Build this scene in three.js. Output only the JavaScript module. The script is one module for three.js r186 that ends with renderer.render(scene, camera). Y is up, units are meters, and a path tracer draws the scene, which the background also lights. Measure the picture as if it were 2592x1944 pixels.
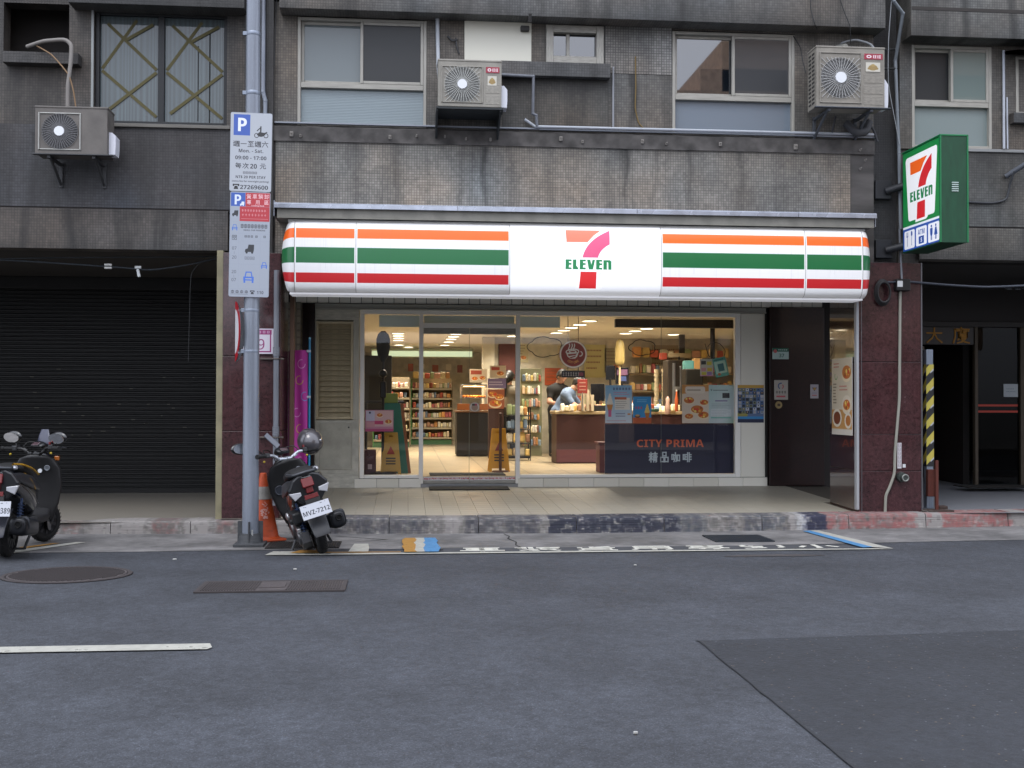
import * as THREE from 'three';
import { mergeGeometries, mergeVertices } from 'three/addons/utils/BufferGeometryUtils.js';
import { RoundedBoxGeometry } from 'three/addons/geometries/RoundedBoxGeometry.js';
import { MarchingCubes } from 'three/addons/objects/MarchingCubes.js';

// ---------------------------------------------------------------- camera, sky, sun, exposure
const scene = new THREE.Scene();
const camera = new THREE.PerspectiveCamera(37.41, 4 / 3, 0.05, 400);
camera.position.set(0, 1.45, 12.9);
camera.rotation.order = 'YXZ';
camera.rotation.set(0.0157, -0.0925, 0.0025);
const renderer = new THREE.WebGLRenderer({ antialias: true });
renderer.toneMapping = THREE.LinearToneMapping;
renderer.toneMappingExposure = 2.2;
renderer.shadowMap.enabled = true;

{ // overcast sky: brighter towards the zenith, faintly blue
  const W = 64, H = 32, data = new Float32Array(W * H * 4);
  for (let j = 0; j < H; j++) for (let i = 0; i < W; i++) {
    const s = Math.max(0, Math.sin(((j + 0.5) / H - 0.5) * Math.PI)), l = 1.3 * (0.66 + 0.34 * s) * (j < H / 2 ? 0.3 : 1), k = (j * W + i) * 4;
    data[k] = 0.9 * l; data[k + 1] = 0.95 * l; data[k + 2] = 1.09 * l; data[k + 3] = 1;
  }
  const sky = new THREE.DataTexture(data, W, H, THREE.RGBAFormat, THREE.FloatType);
  sky.mapping = THREE.EquirectangularReflectionMapping; sky.magFilter = THREE.LinearFilter; sky.needsUpdate = true;
  scene.background = sky; scene.environment = sky;
}
const sun = new THREE.DirectionalLight(new THREE.Color(1, 0.96, 0.9), 0.5);
sun.position.set(-6, 22, 13); sun.target.position.set(1, 0, 0);
sun.castShadow = true; sun.shadow.radius = 45; sun.shadow.mapSize.set(2048, 2048);
Object.assign(sun.shadow.camera, { left: -16, right: 16, top: 16, bottom: -16, near: 1, far: 60 });
scene.add(sun, sun.target);

// ---------------------------------------------------------------- small helpers
let seed = 20240;
const rnd = () => { seed = (seed * 1664525 + 1013904223) >>> 0; return seed / 4294967296; };
const rr = (a, b) => a + (b - a) * rnd();
const V = (x, y, z) => new THREE.Vector3(x, y, z);
const used = {};
const numbered = (n) => { const k = used[n] = (used[n] ?? -1) + 1; return k ? n + '_' + String(k).padStart(3, '0') : n; };
function tag(o, label, category, group, kind) {
  if (label) o.userData.label = label;
  if (category) o.userData.category = category;
  if (group) o.userData.group = group;
  if (kind) o.userData.kind = kind;
  return o;
}
function thing(name, label, category, pos = [0, 0, 0], turn = 0, group) {
  const o = new THREE.Group(); o.name = numbered(name); o.position.set(...pos); o.rotation.y = turn; scene.add(o);
  return tag(o, label, category, group);
}
const plain = (g) => {                                   // position, normal, uv only, no index, so that anything merges
  g = g.index ? g.toNonIndexed() : g;
  for (const k of Object.keys(g.attributes)) if (!['position', 'normal', 'uv'].includes(k)) g.deleteAttribute(k);
  if (!g.attributes.normal) g.computeVertexNormals();
  if (!g.attributes.uv) g.setAttribute('uv', new THREE.BufferAttribute(new Float32Array(g.attributes.position.count * 2), 2));
  g.clearGroups();
  return g;
};
const merged = (gs) => { gs = [].concat(gs); return gs.length === 1 ? gs[0] : mergeGeometries(gs.map(plain)); };
function obj(name, gs, m, parent = scene) {
  const o = new THREE.Mesh(merged(gs), m); o.name = parent === scene ? numbered(name) : name; o.castShadow = o.receiveShadow = true;
  parent.add(o); return o;
}
const struct = (name, gs, m) => tag(obj(name, gs, m), null, null, null, 'structure');
function put(g, x = 0, y = 0, z = 0, rx = 0, ry = 0, rz = 0) {
  if (rx || ry || rz) g.applyMatrix4(new THREE.Matrix4().makeRotationFromEuler(new THREE.Euler(rx, ry, rz)));
  return g.translate(x, y, z);
}
const box = (w, h, d, x, y, z, rx, ry, rz) => put(new THREE.BoxGeometry(w, h, d), x, y, z, rx, ry, rz);
const bx = (x0, x1, y0, y1, z0, z1) => box(x1 - x0, y1 - y0, z1 - z0, (x0 + x1) / 2, (y0 + y1) / 2, (z0 + z1) / 2);
const rbox = (w, h, d, r, x, y, z, rx, ry, rz, seg = 2) => put(new RoundedBoxGeometry(w, h, d, seg, r), x, y, z, rx, ry, rz);
const rbx = (x0, x1, y0, y1, z0, z1, r = 0.006) => rbox(x1 - x0, y1 - y0, z1 - z0, r, (x0 + x1) / 2, (y0 + y1) / 2, (z0 + z1) / 2, 0, 0, 0, 1);
const cyl = (r0, r1, h, x, y, z, rx, ry, rz, n = 20) => put(new THREE.CylinderGeometry(r0, r1, h, n), x, y, z, rx, ry, rz);
const sph = (r, x, y, z, sx = 1, sy = 1, sz = 1) => new THREE.SphereGeometry(r, 20, 14).scale(sx, sy, sz).translate(x, y, z);
const tube = (pts, r, n = 24, k = 8, sharp) => new THREE.TubeGeometry(sharp ? pts.slice(1).reduce((c, p, i) => (c.add(new THREE.LineCurve3(V(...pts[i]), V(...p))), c), new THREE.CurvePath()) : new THREE.CatmullRomCurve3(pts.map((p) => V(...p)), false, 'catmullrom', 0.3), n, r, k, false);
const rod = (a, b, r, n = 10) => { const d = V(...b).sub(V(...a)), g = new THREE.CylinderGeometry(r, r, d.length(), n); g.applyQuaternion(new THREE.Quaternion().setFromUnitVectors(V(0, 1, 0), d.clone().normalize())); return g.translate((a[0] + b[0]) / 2, (a[1] + b[1]) / 2, (a[2] + b[2]) / 2); };
function chamferTile(w, h, d, c) {                       // a tile whose face looks to +z, its four front edges bevelled
  const q = [], X = w / 2, Y = h / 2, ring = (x, y, z) => [[-x, -y, z], [x, -y, z], [x, y, z], [-x, y, z]], A = ring(X, Y, 0), B = ring(X, Y, d - c), C = ring(X - c, Y - c, d);
  const quad = (a, b, e, f) => q.push(...a, ...b, ...e, ...a, ...e, ...f);
  for (let i = 0; i < 4; i++) { const j = (i + 1) % 4; quad(A[i], A[j], B[j], B[i]); quad(B[i], B[j], C[j], C[i]); }
  quad(...C);
  const g = new THREE.BufferGeometry().setAttribute('position', new THREE.Float32BufferAttribute(q, 3)); g.computeVertexNormals();
  return uvWorld(g);
}
function uvWorld(g, s = 1, ox = 0, oy = 0, sy = s) {     // uv in metres (over s) from the face's main direction
  if (g.index) g = g.toNonIndexed();
  const p = g.attributes.position, n = g.attributes.normal, uv = new Float32Array(p.count * 2);
  for (let i = 0; i < p.count; i++) {
    const ax = Math.abs(n.getX(i)), ay = Math.abs(n.getY(i)), az = Math.abs(n.getZ(i));
    const [u, v] = ay > ax && ay > az ? [p.getX(i), p.getZ(i)] : ax > az ? [p.getZ(i), p.getY(i)] : [p.getX(i), p.getY(i)];
    uv[i * 2] = (u - ox) / s; uv[i * 2 + 1] = (v - oy) / sy;
  }
  g.setAttribute('uv', new THREE.BufferAttribute(uv, 2)); return g;
}
function loft(secs, k = 20, axis = 'z') {                // superellipse sections { p: centre, w, h: half sizes, n: squareness } skinned and capped
  const pos = [], idx = [];
  for (const s of secs) for (let i = 0; i < k; i++) {
    const a = (i / k) * 2 * Math.PI, c = Math.cos(a), q = Math.sin(a), e = 2 / (s.n ?? 2.6), u = Math.sign(c) * Math.abs(c) ** e * s.w, v = Math.sign(q) * Math.abs(q) ** e * s.h, [x, y, z] = s.p;
    pos.push(...(axis === 'z' ? [x + u, y + v, z] : [x + u, y, z - v]));
  }
  for (let j = 0; j < secs.length - 1; j++) for (let i = 0; i < k; i++) { const a = j * k + i, b = j * k + ((i + 1) % k), c = a + k, d = b + k; idx.push(a, b, d, a, d, c); }
  for (const [j, flip] of [[0, 1], [secs.length - 1, 0]]) { const m = pos.length / 3; pos.push(...secs[j].p); for (let i = 0; i < k; i++) { const a = j * k + i, b = j * k + ((i + 1) % k); idx.push(...(flip ? [m, b, a] : [m, a, b])); } }
  const g = new THREE.BufferGeometry().setAttribute('position', new THREE.Float32BufferAttribute(pos, 3)); g.setIndex(idx);
  const first = secs[0].p, last = secs[secs.length - 1].p, down = axis === 'z' ? last[2] < first[2] : last[1] < first[1];
  if (down) { const q = g.index.array; for (let i = 0; i < q.length; i += 3) [q[i], q[i + 1]] = [q[i + 1], q[i]]; }
  g.computeVertexNormals(); return g;
}
function extrude(pts, depth, bevel = 0, holes = []) {
  const s = new THREE.Shape(pts.map((p) => new THREE.Vector2(...p)));
  for (const h of holes) s.holes.push(new THREE.Path(h.map((p) => new THREE.Vector2(...p))));
  return new THREE.ExtrudeGeometry(s, { depth, bevelEnabled: bevel > 0, bevelSize: bevel, bevelThickness: bevel, bevelSegments: 2, curveSegments: 10 });
}
// a profile of (z, y) points drawn out along x
const profX = (prof, x0, x1, steps = 1) => { const g = new THREE.ExtrudeGeometry(new THREE.Shape(prof.map((p) => new THREE.Vector2(...p))), { depth: x1 - x0, bevelEnabled: false, steps }), p = g.attributes.position; for (let i = 0; i < p.count; i++) p.setXYZ(i, x1 - p.getZ(i), p.getY(i), p.getX(i)); g.computeVertexNormals(); return g; };
const rect = (x0, x1, y0, y1) => [[x0, y0], [x1, y0], [x1, y1], [x0, y1]];
const flat = (pts, y) => uvWorld(new THREE.ShapeGeometry(new THREE.Shape(pts.map(([x, z]) => new THREE.Vector2(x, -z)))).rotateX(-Math.PI / 2).translate(0, y, 0)); // a level sheet from (x, z) corners

// ---------------------------------------------------------------- noise, textures, materials
const hash = (x, y, s = 0) => { let h = (x * 374761393 + y * 668265263 + s * 2147483647) | 0; h = Math.imul(h ^ (h >>> 13), 1274126177); return ((h ^ (h >>> 16)) >>> 0) / 4294967296; };
function vnoise(x, y, s = 0, per = 0) {
  const ix = Math.floor(x), iy = Math.floor(y), w = (i) => (per ? ((i % per) + per) % per : i), f = x - ix, g = y - iy, u = f * f * (3 - 2 * f), v = g * g * (3 - 2 * g);
  const a = hash(w(ix), w(iy), s), b = hash(w(ix + 1), w(iy), s), c = hash(w(ix), w(iy + 1), s), d = hash(w(ix + 1), w(iy + 1), s);
  return (a + (b - a) * u) * (1 - v) + (c + (d - c) * u) * v;
}
const fbm = (x, y, s = 0, o = 4, per = 0) => { let t = 0, a = 0.5, n = 0; for (let i = 0; i < o; i++) { t += a * vnoise(x, y, s + i, per); n += a; a /= 2; x *= 2; y *= 2; per *= 2; } return t / n; };
function pixels(w, h, f, srgb = true, repeat) {          // f(u, v in 0..1, i, j) gives [r, g, b] in 0..255
  const d = new Uint8Array(w * h * 4);
  for (let j = 0; j < h; j++) for (let i = 0; i < w; i++) { const c = f((i + 0.5) / w, (j + 0.5) / h, i, j), k = (j * w + i) * 4; for (let q = 0; q < 3; q++) d[k + q] = Math.max(0, Math.min(255, typeof c === 'number' ? c : c[q])); d[k + 3] = 255; }
  const t = new THREE.DataTexture(d, w, h); t.magFilter = THREE.LinearFilter; t.minFilter = THREE.LinearMipmapLinearFilter; t.generateMipmaps = true;
  t.wrapS = t.wrapT = THREE.RepeatWrapping; if (srgb) t.colorSpace = THREE.SRGBColorSpace; if (repeat) t.repeat.set(...repeat); t.needsUpdate = true; return t;
}
function canvas(w, h, draw) {
  const c = document.createElement('canvas'); c.width = w; c.height = h; const x = c.getContext('2d'); draw(x, w, h);
  const t = new THREE.CanvasTexture(c); t.colorSpace = THREE.SRGBColorSpace; t.anisotropy = 8; return t;
}
const std = (color, roughness = 0.6, metalness = 0, more = {}) => new THREE.MeshStandardMaterial({ color, roughness, metalness, ...more });
const phys = (o) => new THREE.MeshPhysicalMaterial(o);
const grainT = pixels(512, 512, (u, v, i, j) => 222 + (fbm(u * 8, v * 8, 3, 5, 8) - 0.5) * 60 + (hash(i, j, 9) - 0.5) * 22, true);
const grainB = pixels(512, 512, (u, v, i, j) => 128 + (fbm(u * 32, v * 32, 5, 4, 32) - 0.5) * 180, false);
const smudgeR = pixels(512, 512, (u, v) => { const t = 150 + (fbm(u * 6, v * 6, 31, 5, 6) - 0.5) * 190; return [t, t, t]; }, false);
const M = {
  alu: std('#a9a69d', 0.45, 0.1, { map: grainT }), aluWhite: std('#e3e1db', 0.5), cream: std('#d6d3c7', 0.6),
  galv: std('#868d99', 0.5, 0.08, { map: grainT, roughnessMap: smudgeR }), pipe: std('#787c84', 0.55, 0.1, { map: grainT }), darkPipe: std('#3a3b3d', 0.6, 0.1), white: std('#d8d8d4', 0.5), steel: std('#8f9092', 0.35, 0.8), chrome: std('#d0d0d0', 0.12, 1),
  black: std('#070708', 0.45), blackGloss: phys({ color: '#08080a', roughness: 0.3, clearcoat: 0.8, clearcoatRoughness: 0.12 }), rubber: std('#0a0a0b', 0.85, 0, { bumpMap: grainB, bumpScale: 0.002 }), darkGrey: std('#1d1e20', 0.5), midGrey: std('#55565a', 0.55),
  red: std('#5e0509', 0.45), amber: phys({ color: '#9a520c', roughness: 0.25, clearcoat: 1 }), lens: phys({ color: '#a3a4a9', roughness: 0.12, clearcoat: 1 }), mirror: std('#eeeeee', 0.03, 1),
  paintWhite: std('#c3c1b6', 0.7, 0, { map: grainT }), paintYellow: std('#b48a45', 0.75, 0, { map: grainT }), paintBlue: std('#5f93bd', 0.75, 0, { map: grainT }), dark: std('#0a0a0a', 0.9),
  litter: std('#9c9c98', 0.8), wire: std('#17181a', 0.6), rust: std('#5d2b20', 0.85, 0.1, { map: grainT }), blueShock: std('#122848', 0.4, 0.3), engine: std('#5d5d60', 0.42, 0.6, { map: grainT }),
};
// ---------------------------------------------------------------- glyphs (drawn stroke by stroke) and marks
const STROKES = {
  精: '8,22 16,38;40,20 32,38;4,48 46,48;25,10 25,95;24,50 6,78;26,50 44,74;52,20 98,20;56,34 94,34;50,48 100,48;75,8 75,48;58,58 58,95;58,58 92,58;92,58 92,92 84,95;58,70 92,70;58,81 92,81',
  品: '30,8 30,42;30,8 70,8;70,8 70,42;30,40 70,40;6,54 6,94;6,54 44,54;44,54 44,94;6,92 44,92;56,54 56,94;56,54 94,54;94,54 94,94;56,92 94,92',
  咖: '4,30 4,72;4,30 24,30;24,30 24,72;4,70 24,70;32,36 60,36 58,88 50,90;46,12 45,40 40,70 28,92;70,34 70,84;70,34 96,34;96,34 96,84;70,82 96,82',
  啡: '4,30 4,72;4,30 24,30;24,30 24,72;4,70 24,70;56,12 56,92;76,12 76,92;36,30 56,30;36,50 56,50;32,72 56,70;76,30 98,30;76,50 98,50;76,72 100,72',
  大: '8,38 92,38;50,8 50,40 36,70 8,94;52,42 66,72 94,94',
  廈: '50,4 50,12;12,14 96,14;14,14 14,60 4,96;26,24 92,24;58,24 54,34;36,34 84,34;36,34 36,62;84,34 84,62;36,44 84,44;36,53 84,53;36,62 84,62;46,62 30,78;44,70 76,70 54,90 28,97;46,74 70,90 96,97',
  富: '50,4 50,12;10,14 90,14;10,14 8,26;90,14 88,26;26,26 74,26;34,34 34,46;34,34 66,34;66,34 66,46;34,46 66,46;18,56 18,96;18,56 82,56;82,56 82,96;18,76 82,76;50,56 50,96;18,95 82,95',
  週: '10,12 18,24;4,38 20,38 8,66 24,72;6,86 24,80 50,92 98,92;36,14 36,70 30,84;36,14 92,14;92,14 92,80 84,82;50,28 80,28;64,18 64,40;48,42 82,42;52,54 52,76;52,54 78,54;78,54 78,76;52,74 78,74',
  一: '8,50 92,50', 至: '10,12 90,12;48,12 24,36 78,34;66,26 82,42;50,44 50,90;18,66 84,66;6,92 94,92', 六: '48,6 54,20;6,34 94,34;36,48 10,92;64,48 92,92',
  每: '28,6 8,32;22,20 88,20;28,36 82,36 74,92 64,92;28,36 18,74 80,74;6,56 96,56;48,42 54,50;44,60 50,68', 次: '8,20 22,34;4,80 26,56;50,8 34,46;46,28 92,28 82,46;64,36 58,66 34,94;62,54 92,94', 元: '22,14 78,14;6,42 94,42;38,42 34,72 8,94;62,42 62,84 70,90 94,88 94,74',
  貨: '30,6 8,34;18,24 18,46;44,10 44,40 92,40;84,10 48,28;24,50 24,84;24,50 78,50;78,50 78,84;24,61 78,61;24,72 78,72;24,84 78,84;38,86 10,98;62,86 92,98',
  車: '12,16 88,16;22,30 22,66;22,30 78,30;78,30 78,66;22,48 78,48;22,66 78,66;4,80 96,80;50,4 50,98',
  裝: '20,6 20,44;6,14 6,26 20,26;34,4 34,48;8,38 20,38;46,18 96,18;70,6 70,40;52,40 92,40;50,46 50,56;8,58 94,58;46,60 8,86;32,72 32,94 48,88;52,62 92,94;84,66 66,78',
  卸: '18,6 8,26;14,20 50,20;4,38 54,38;30,20 30,84;30,58 50,58;14,54 14,84;6,88 54,80;66,14 66,96;66,14 92,14 92,70 80,70',
  專: '10,14 90,14;22,24 22,50;22,24 78,24;78,24 78,50;22,37 78,37;22,50 78,50;50,4 50,60;10,60 84,58;6,74 94,74;68,60 68,96 56,96;28,80 40,90',
  用: '18,10 18,70 6,96;18,10 86,10;86,10 86,92 74,94;18,36 86,36;18,62 86,62;52,10 52,96',
  區: '10,8 94,8;10,8 10,92;10,92 96,92;36,18 70,18 70,40 36,40 36,18;20,52 44,52 44,78 20,78 20,52;58,52 84,52 84,78 58,78 58,52',
  小: '50,6 50,92 40,90;26,36 10,74;74,36 92,74', 型: '8,14 56,14;6,36 58,36;22,14 20,36 8,56;42,14 42,56;68,14 68,46;88,8 88,56 80,56;22,72 80,72;50,56 50,94;6,94 94,94', 停: '26,6 6,46;16,30 16,96;62,4 62,14;34,18 96,18;46,26 82,26;82,26 82,42;46,42 82,42;46,26 46,42;36,52 34,64;36,52 94,52 92,64;44,68 84,68;64,68 64,94 56,94',
};
function glyph(x, ch, px, py, s, color, lw = 0.09, sx = 1) {
  x.strokeStyle = color; x.lineWidth = s * lw; x.lineCap = 'square'; x.lineJoin = 'miter';
  for (const st of STROKES[ch].split(';')) { x.beginPath(); st.trim().split(' ').forEach((p, i) => { const [a, b] = p.split(',').map(Number); x[i ? 'lineTo' : 'moveTo'](px + a / 100 * s * sx, py + b / 100 * s); }); x.stroke(); }
}
const glyphs = (x, text, px, py, s, gap, color, lw, sx) => [...text].forEach((c, i) => STROKES[c] ? glyph(x, c, px + i * gap, py, s, color, lw, sx) : write(x, c, px + i * gap + s / 2, py + s * 0.95, s * 1.25, color, 'center', true));
function write(x, s, px, py, size, color, align = 'left', bold = false, sx = 1) {
  x.save(); x.translate(px, py); x.scale(sx, 1); x.font = (bold ? 'bold ' : '') + size + 'px sans-serif'; x.fillStyle = color; x.textAlign = align; x.textBaseline = 'alphabetic'; x.fillText(s, 0, 0); x.restore();
}
const poly = (x, pts, color) => { x.fillStyle = color; x.beginPath(); pts.forEach(([a, b], i) => x[i ? 'lineTo' : 'moveTo'](a, b)); x.closePath(); x.fill(); };
const disc = (x, a, b, r, color, ry = r) => { x.fillStyle = color; x.beginPath(); x.ellipse(a, b, r, ry, 0, 0, 7); x.fill(); };
function numeral(x, X, Y, w, h, c) {                     // the numeral with the word across it, box 0..100 by 0..100
  x.save(); x.translate(X, Y); x.scale(w / 100, h / 100);
  poly(x, [[-3, -3], [103, -4], [103, 30], [80, 44], [80, 100], [72, 103], [24, 103], [27, 66], [-3, 66]], c.white);
  poly(x, [[0, 0], [78, 0], [62, 9], [48, 21], [2, 21]], c.orange);
  x.fillStyle = c.red; x.beginPath(); x.moveTo(97, 0); x.lineTo(97, 24); x.bezierCurveTo(84, 29, 74, 37, 71, 47); x.lineTo(37, 47); x.bezierCurveTo(42, 30, 56, 14, 97, 0); x.fill();
  poly(x, [[33, 71], [68, 71], [67, 99], [30, 99]], c.red2 ?? c.red);
  const g = c.green, L = [[0, 'E'], [16, 'L'], [31, 'E'], [47, 'V'], [67, 'E'], [83, 'n']];
  for (const [u, k] of L) {
    if (k === 'E') poly(x, [[u, 50.5], [u + 13, 50.5], [u + 13, 53.5], [u + 7, 53.5], [u + 8, 56.5], [u + 13, 56.5], [u + 13, 59.5], [u + 8, 59.5], [u + 7, 64], [u + 13, 64], [u + 13, 67], [u, 67]], g);
    if (k === 'L') poly(x, [[u, 50.5], [u + 7.5, 50.5], [u + 7.5, 61], [u + 11.5, 64.5], [u + 11.5, 67], [u, 67]], g);
    if (k === 'V') poly(x, [[u, 50.5], [u + 7, 50.5], [u + 9.5, 59], [u + 12, 50.5], [u + 17.5, 50.5], [u + 13, 67], [u + 4, 67]], g);
    if (k === 'n') poly(x, [[u, 51], [u + 14, 51], [u + 17.5, 53], [u + 17.5, 67], [u + 11, 67], [u + 10.5, 55], [u + 7.5, 54], [u + 7.5, 67], [u, 67]], g);
  }
  x.restore();
}
const carMark = (x, cx, cy, s, color) => { x.fillStyle = color; x.strokeStyle = color; x.lineWidth = s * 0.09; x.beginPath(); x.moveTo(cx - s * 0.28, cy - s * 0.02); x.lineTo(cx - s * 0.2, cy - s * 0.4); x.lineTo(cx + s * 0.2, cy - s * 0.4); x.lineTo(cx + s * 0.28, cy - s * 0.02); x.stroke(); x.fillRect(cx - s * 0.42, cy - s * 0.04, s * 0.84, s * 0.12); x.fillRect(cx - s * 0.42, cy, s * 0.16, s * 0.26); x.fillRect(cx + s * 0.26, cy, s * 0.16, s * 0.26); x.fillRect(cx - s * 0.42, cy + s * 0.18, s * 0.84, s * 0.09); x.fillRect(cx - s * 0.4, cy + s * 0.26, s * 0.14, s * 0.2); x.fillRect(cx + s * 0.26, cy + s * 0.26, s * 0.14, s * 0.2); };
const truckMark = (x, cx, cy, s, color) => { poly(x, [[cx - s * 0.1, cy - s * 0.5], [cx + s * 0.5, cy - s * 0.5], [cx + s * 0.5, cy - s * 0.05], [cx + s * 0.45, cy + s * 0.3], [cx - s * 0.5, cy + s * 0.3], [cx - s * 0.45, cy], [cx - s * 0.2, cy - s * 0.08]], color); disc(x, cx - s * 0.3, cy + s * 0.36, s * 0.12, color); disc(x, cx + s * 0.3, cy + s * 0.36, s * 0.12, color); };
const phoneMark = (x, cx, cy, s, color) => { poly(x, [[cx - s * 0.35, cy + s * 0.4], [cx - s * 0.2, cy - s * 0.1], [cx + s * 0.2, cy - s * 0.1], [cx + s * 0.35, cy + s * 0.4]], color); x.fillStyle = color; x.fillRect(cx - s * 0.5, cy - s * 0.4, s, s * 0.18); x.fillRect(cx - s * 0.5, cy - s * 0.4, s * 0.22, s * 0.34); x.fillRect(cx + s * 0.28, cy - s * 0.4, s * 0.22, s * 0.34); };
function poster(name, label, category, x0, x1, y0, y1, z, t, o = {}) {   // a sheet or plate with its print on the front, thickness o.d
  const d = o.d ?? 0.004, front = o.front ?? std('#ffffff', o.rough ?? 0.5, 0, { map: t }), edge = o.edge ?? M.white;
  const m = new THREE.Mesh(new THREE.BoxGeometry(Math.abs(x1 - x0), y1 - y0, d), [edge, edge, edge, edge, front, edge]); m.name = numbered(name); m.castShadow = m.receiveShadow = true;
  m.position.set((x0 + x1) / 2, (y0 + y1) / 2, z); m.rotation.set(o.rx ?? 0, o.ry ?? 0, o.rz ?? 0); (o.parent ?? scene).add(m);
  if (o.parent) { m.name = name; return m; }
  return tag(m, label, category, o.group);
}

// ---------------------------------------------------------------- wall tiles: small mosaic, grimy, one texture per stretch of wall
const mosaicB = pixels(64, 64, (u, v) => { const a = Math.min(u, 1 - u, v, 1 - v) * 64; return a < 6 ? 20 + a * 10 : 190; }, false);
function mosaic(w, h, base, o = {}) {
  const ppm = Math.min(2048 / w, o.ppm ?? 280), W = Math.round(w * ppm), H = Math.round(h * ppm), ts = o.size ?? 0.03, s = o.s ?? 1, n = Math.round(w / ts), m = Math.round(h / ts);
  const t = pixels(W, H, (u, v) => {
    const a = u * n, b = v * m, i = Math.floor(a), j = Math.floor(b), e = Math.min(a - i, 1 - a + i, b - j, 1 - b + j), X = u * w, Y = v * h;
    let l = 1 + (hash(i, j, s) - 0.5) * 0.15;
    if (e < 0.13) l *= (o.grout ?? 0.68) * 0.6 + 0.4;
    l *= 0.8 + 0.4 * fbm(X * 0.9, Y * 1.4, s + 3, 4);
    const streak = fbm(X * 7 + 0.6 * vnoise(X * 3, Y * 2, 4), Y * 0.35, s + 8, 4); l *= 1 - (o.streak ?? 0.5) * Math.max(0, streak - 0.48) * 2.2;
    l *= 0.9 + 0.2 * fbm(X * 16, Y * 16, s + 5, 3);
    for (const d of o.stains ?? []) { const q = (X - d[0] - 0.02 * Math.sin(Y * 9 + d[0])) / d[2], fall = Math.max(0, 1 - Math.max(0, (d[1] - Y)) / d[3]) * (Y < d[1] + 0.02 ? 1 : 0); l *= 1 - 0.7 * d[4] * fall * Math.exp(-q * q); }
    if (o.dirtTop) l *= 1 - o.dirtTop * Math.exp(-(h - Y) * 7) * (0.6 + 0.8 * fbm(X * 3, 1, s + 40, 3));
    if (o.dirtLow) l *= 1 - o.dirtLow * Math.exp(-Y * 7) * (0.6 + 0.8 * fbm(X * 3, 1, s + 41, 3));
    const warm = (fbm(X * 1.3, Y * 1.3, s + 60, 3) - 0.5) * 0.16;
    l *= 0.71; return [base[0] * l * (1 + warm), base[1] * l, base[2] * l * (1 - warm)];
  });
  t.wrapS = t.wrapT = THREE.MirroredRepeatWrapping;
  const b = mosaicB.clone(); b.repeat.set(n, m); b.needsUpdate = true;
  return std('#ffffff', 0.62, 0, { map: t, bumpMap: b, bumpScale: 0.0025 });
}
const onWall = (g, x0, x1, y0, y1) => uvWorld(g, x1 - x0, x0, y0, y1 - y0);
const cementM = std('#555250', 0.85, 0, { map: grainT, bumpMap: grainB, bumpScale: 0.004 });
const darkCementM = std('#575452', 0.85, 0, { map: pixels(512, 512, (u, v) => 205 + (fbm(u * 9, v * 9, 71, 5, 9) - 0.5) * 190), bumpMap: grainB, bumpScale: 0.004 });
const graniteT = pixels(512, 512, (u, v, i, j) => { const k = hash(i >> 1, j >> 1, 5), l = 0.82 + 0.4 * (fbm(u * 40, v * 40, 3, 3, 40) - 0.5) + (k > 0.86 ? 0.4 : k < 0.2 ? -0.3 : 0) * 0.5 + 0.25 * (fbm(u * 3, v * 3, 8, 3, 3) - 0.5); return [74 * l, 47 * l, 49 * l]; });
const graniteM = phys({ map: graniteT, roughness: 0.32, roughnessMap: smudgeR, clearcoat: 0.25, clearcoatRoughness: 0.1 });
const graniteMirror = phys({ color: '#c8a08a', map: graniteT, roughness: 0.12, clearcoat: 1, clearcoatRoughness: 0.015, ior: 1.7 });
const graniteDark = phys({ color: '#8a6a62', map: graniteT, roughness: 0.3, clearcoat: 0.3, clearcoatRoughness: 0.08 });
// ---------------------------------------------------------------- ground, road, gutter, paint
const asphaltT = pixels(1024, 1024, (u, v, i, j) => { const k = hash(i >> 1, j >> 1, 2), l = 0.86 + 0.3 * (fbm(u * 60, v * 60, 7, 3, 60) - 0.5) + 0.28 * (fbm(u * 5, v * 5, 9, 4, 5) - 0.5) + (k > 0.93 ? 0.36 : k < 0.08 ? -0.24 : 0) + 0.16 * (hash(i >> 2, j >> 2, 14) - 0.5) + 0.14 * (hash(i, j, 4) - 0.5); return [55 * l, 58 * l, 64 * l]; });
const asphaltB = pixels(512, 512, (u, v, i, j) => 128 + (fbm(u * 64, v * 64, 17, 3, 64) - 0.5) * 160 + (hash(i, j, 3) - 0.5) * 60, false);
asphaltT.repeat.set(1 / 2.6, 1 / 2.6); asphaltB.repeat.set(1 / 1.2, 1 / 1.2);
const roadM = std('#ffffff', 0.82, 0, { map: asphaltT, bumpMap: asphaltB, bumpScale: 0.004, vertexColors: true });
function toned(g, f) { const p = g.attributes.position, c = new Float32Array(p.count * 3); for (let i = 0; i < p.count; i++) { const t = f(p.getX(i), p.getZ(i)); c.set(Array.isArray(t) ? t : [t, t, t], i * 3); } g.setAttribute('color', new THREE.BufferAttribute(c, 3)); return g; }
{
  struct('ground', flat(rect(-150, 150, -150, 150), -0.03), std('#5a5956', 0.9));
  const g = uvWorld(new THREE.PlaneGeometry(64, 12.6, 320, 84).rotateX(-Math.PI / 2).translate(0, 0, 5.2));
  toned(g, (x, z) => 1.12 * (0.91 + 0.14 * fbm(x * 0.35, z * 1.3, 50, 4) + 0.12 * fbm(x * 1.6 + 9, z * 3.2, 54, 4)) * (1 - 0.16 * Math.exp(-(((z - 3.1) / 0.5) ** 2)) * fbm(x * 0.7, 2, 57, 3)));
  const m = new THREE.Mesh(g, roadM); m.name = 'road'; m.receiveShadow = true; scene.add(tag(m, null, null, null, 'structure'));
}
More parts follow.
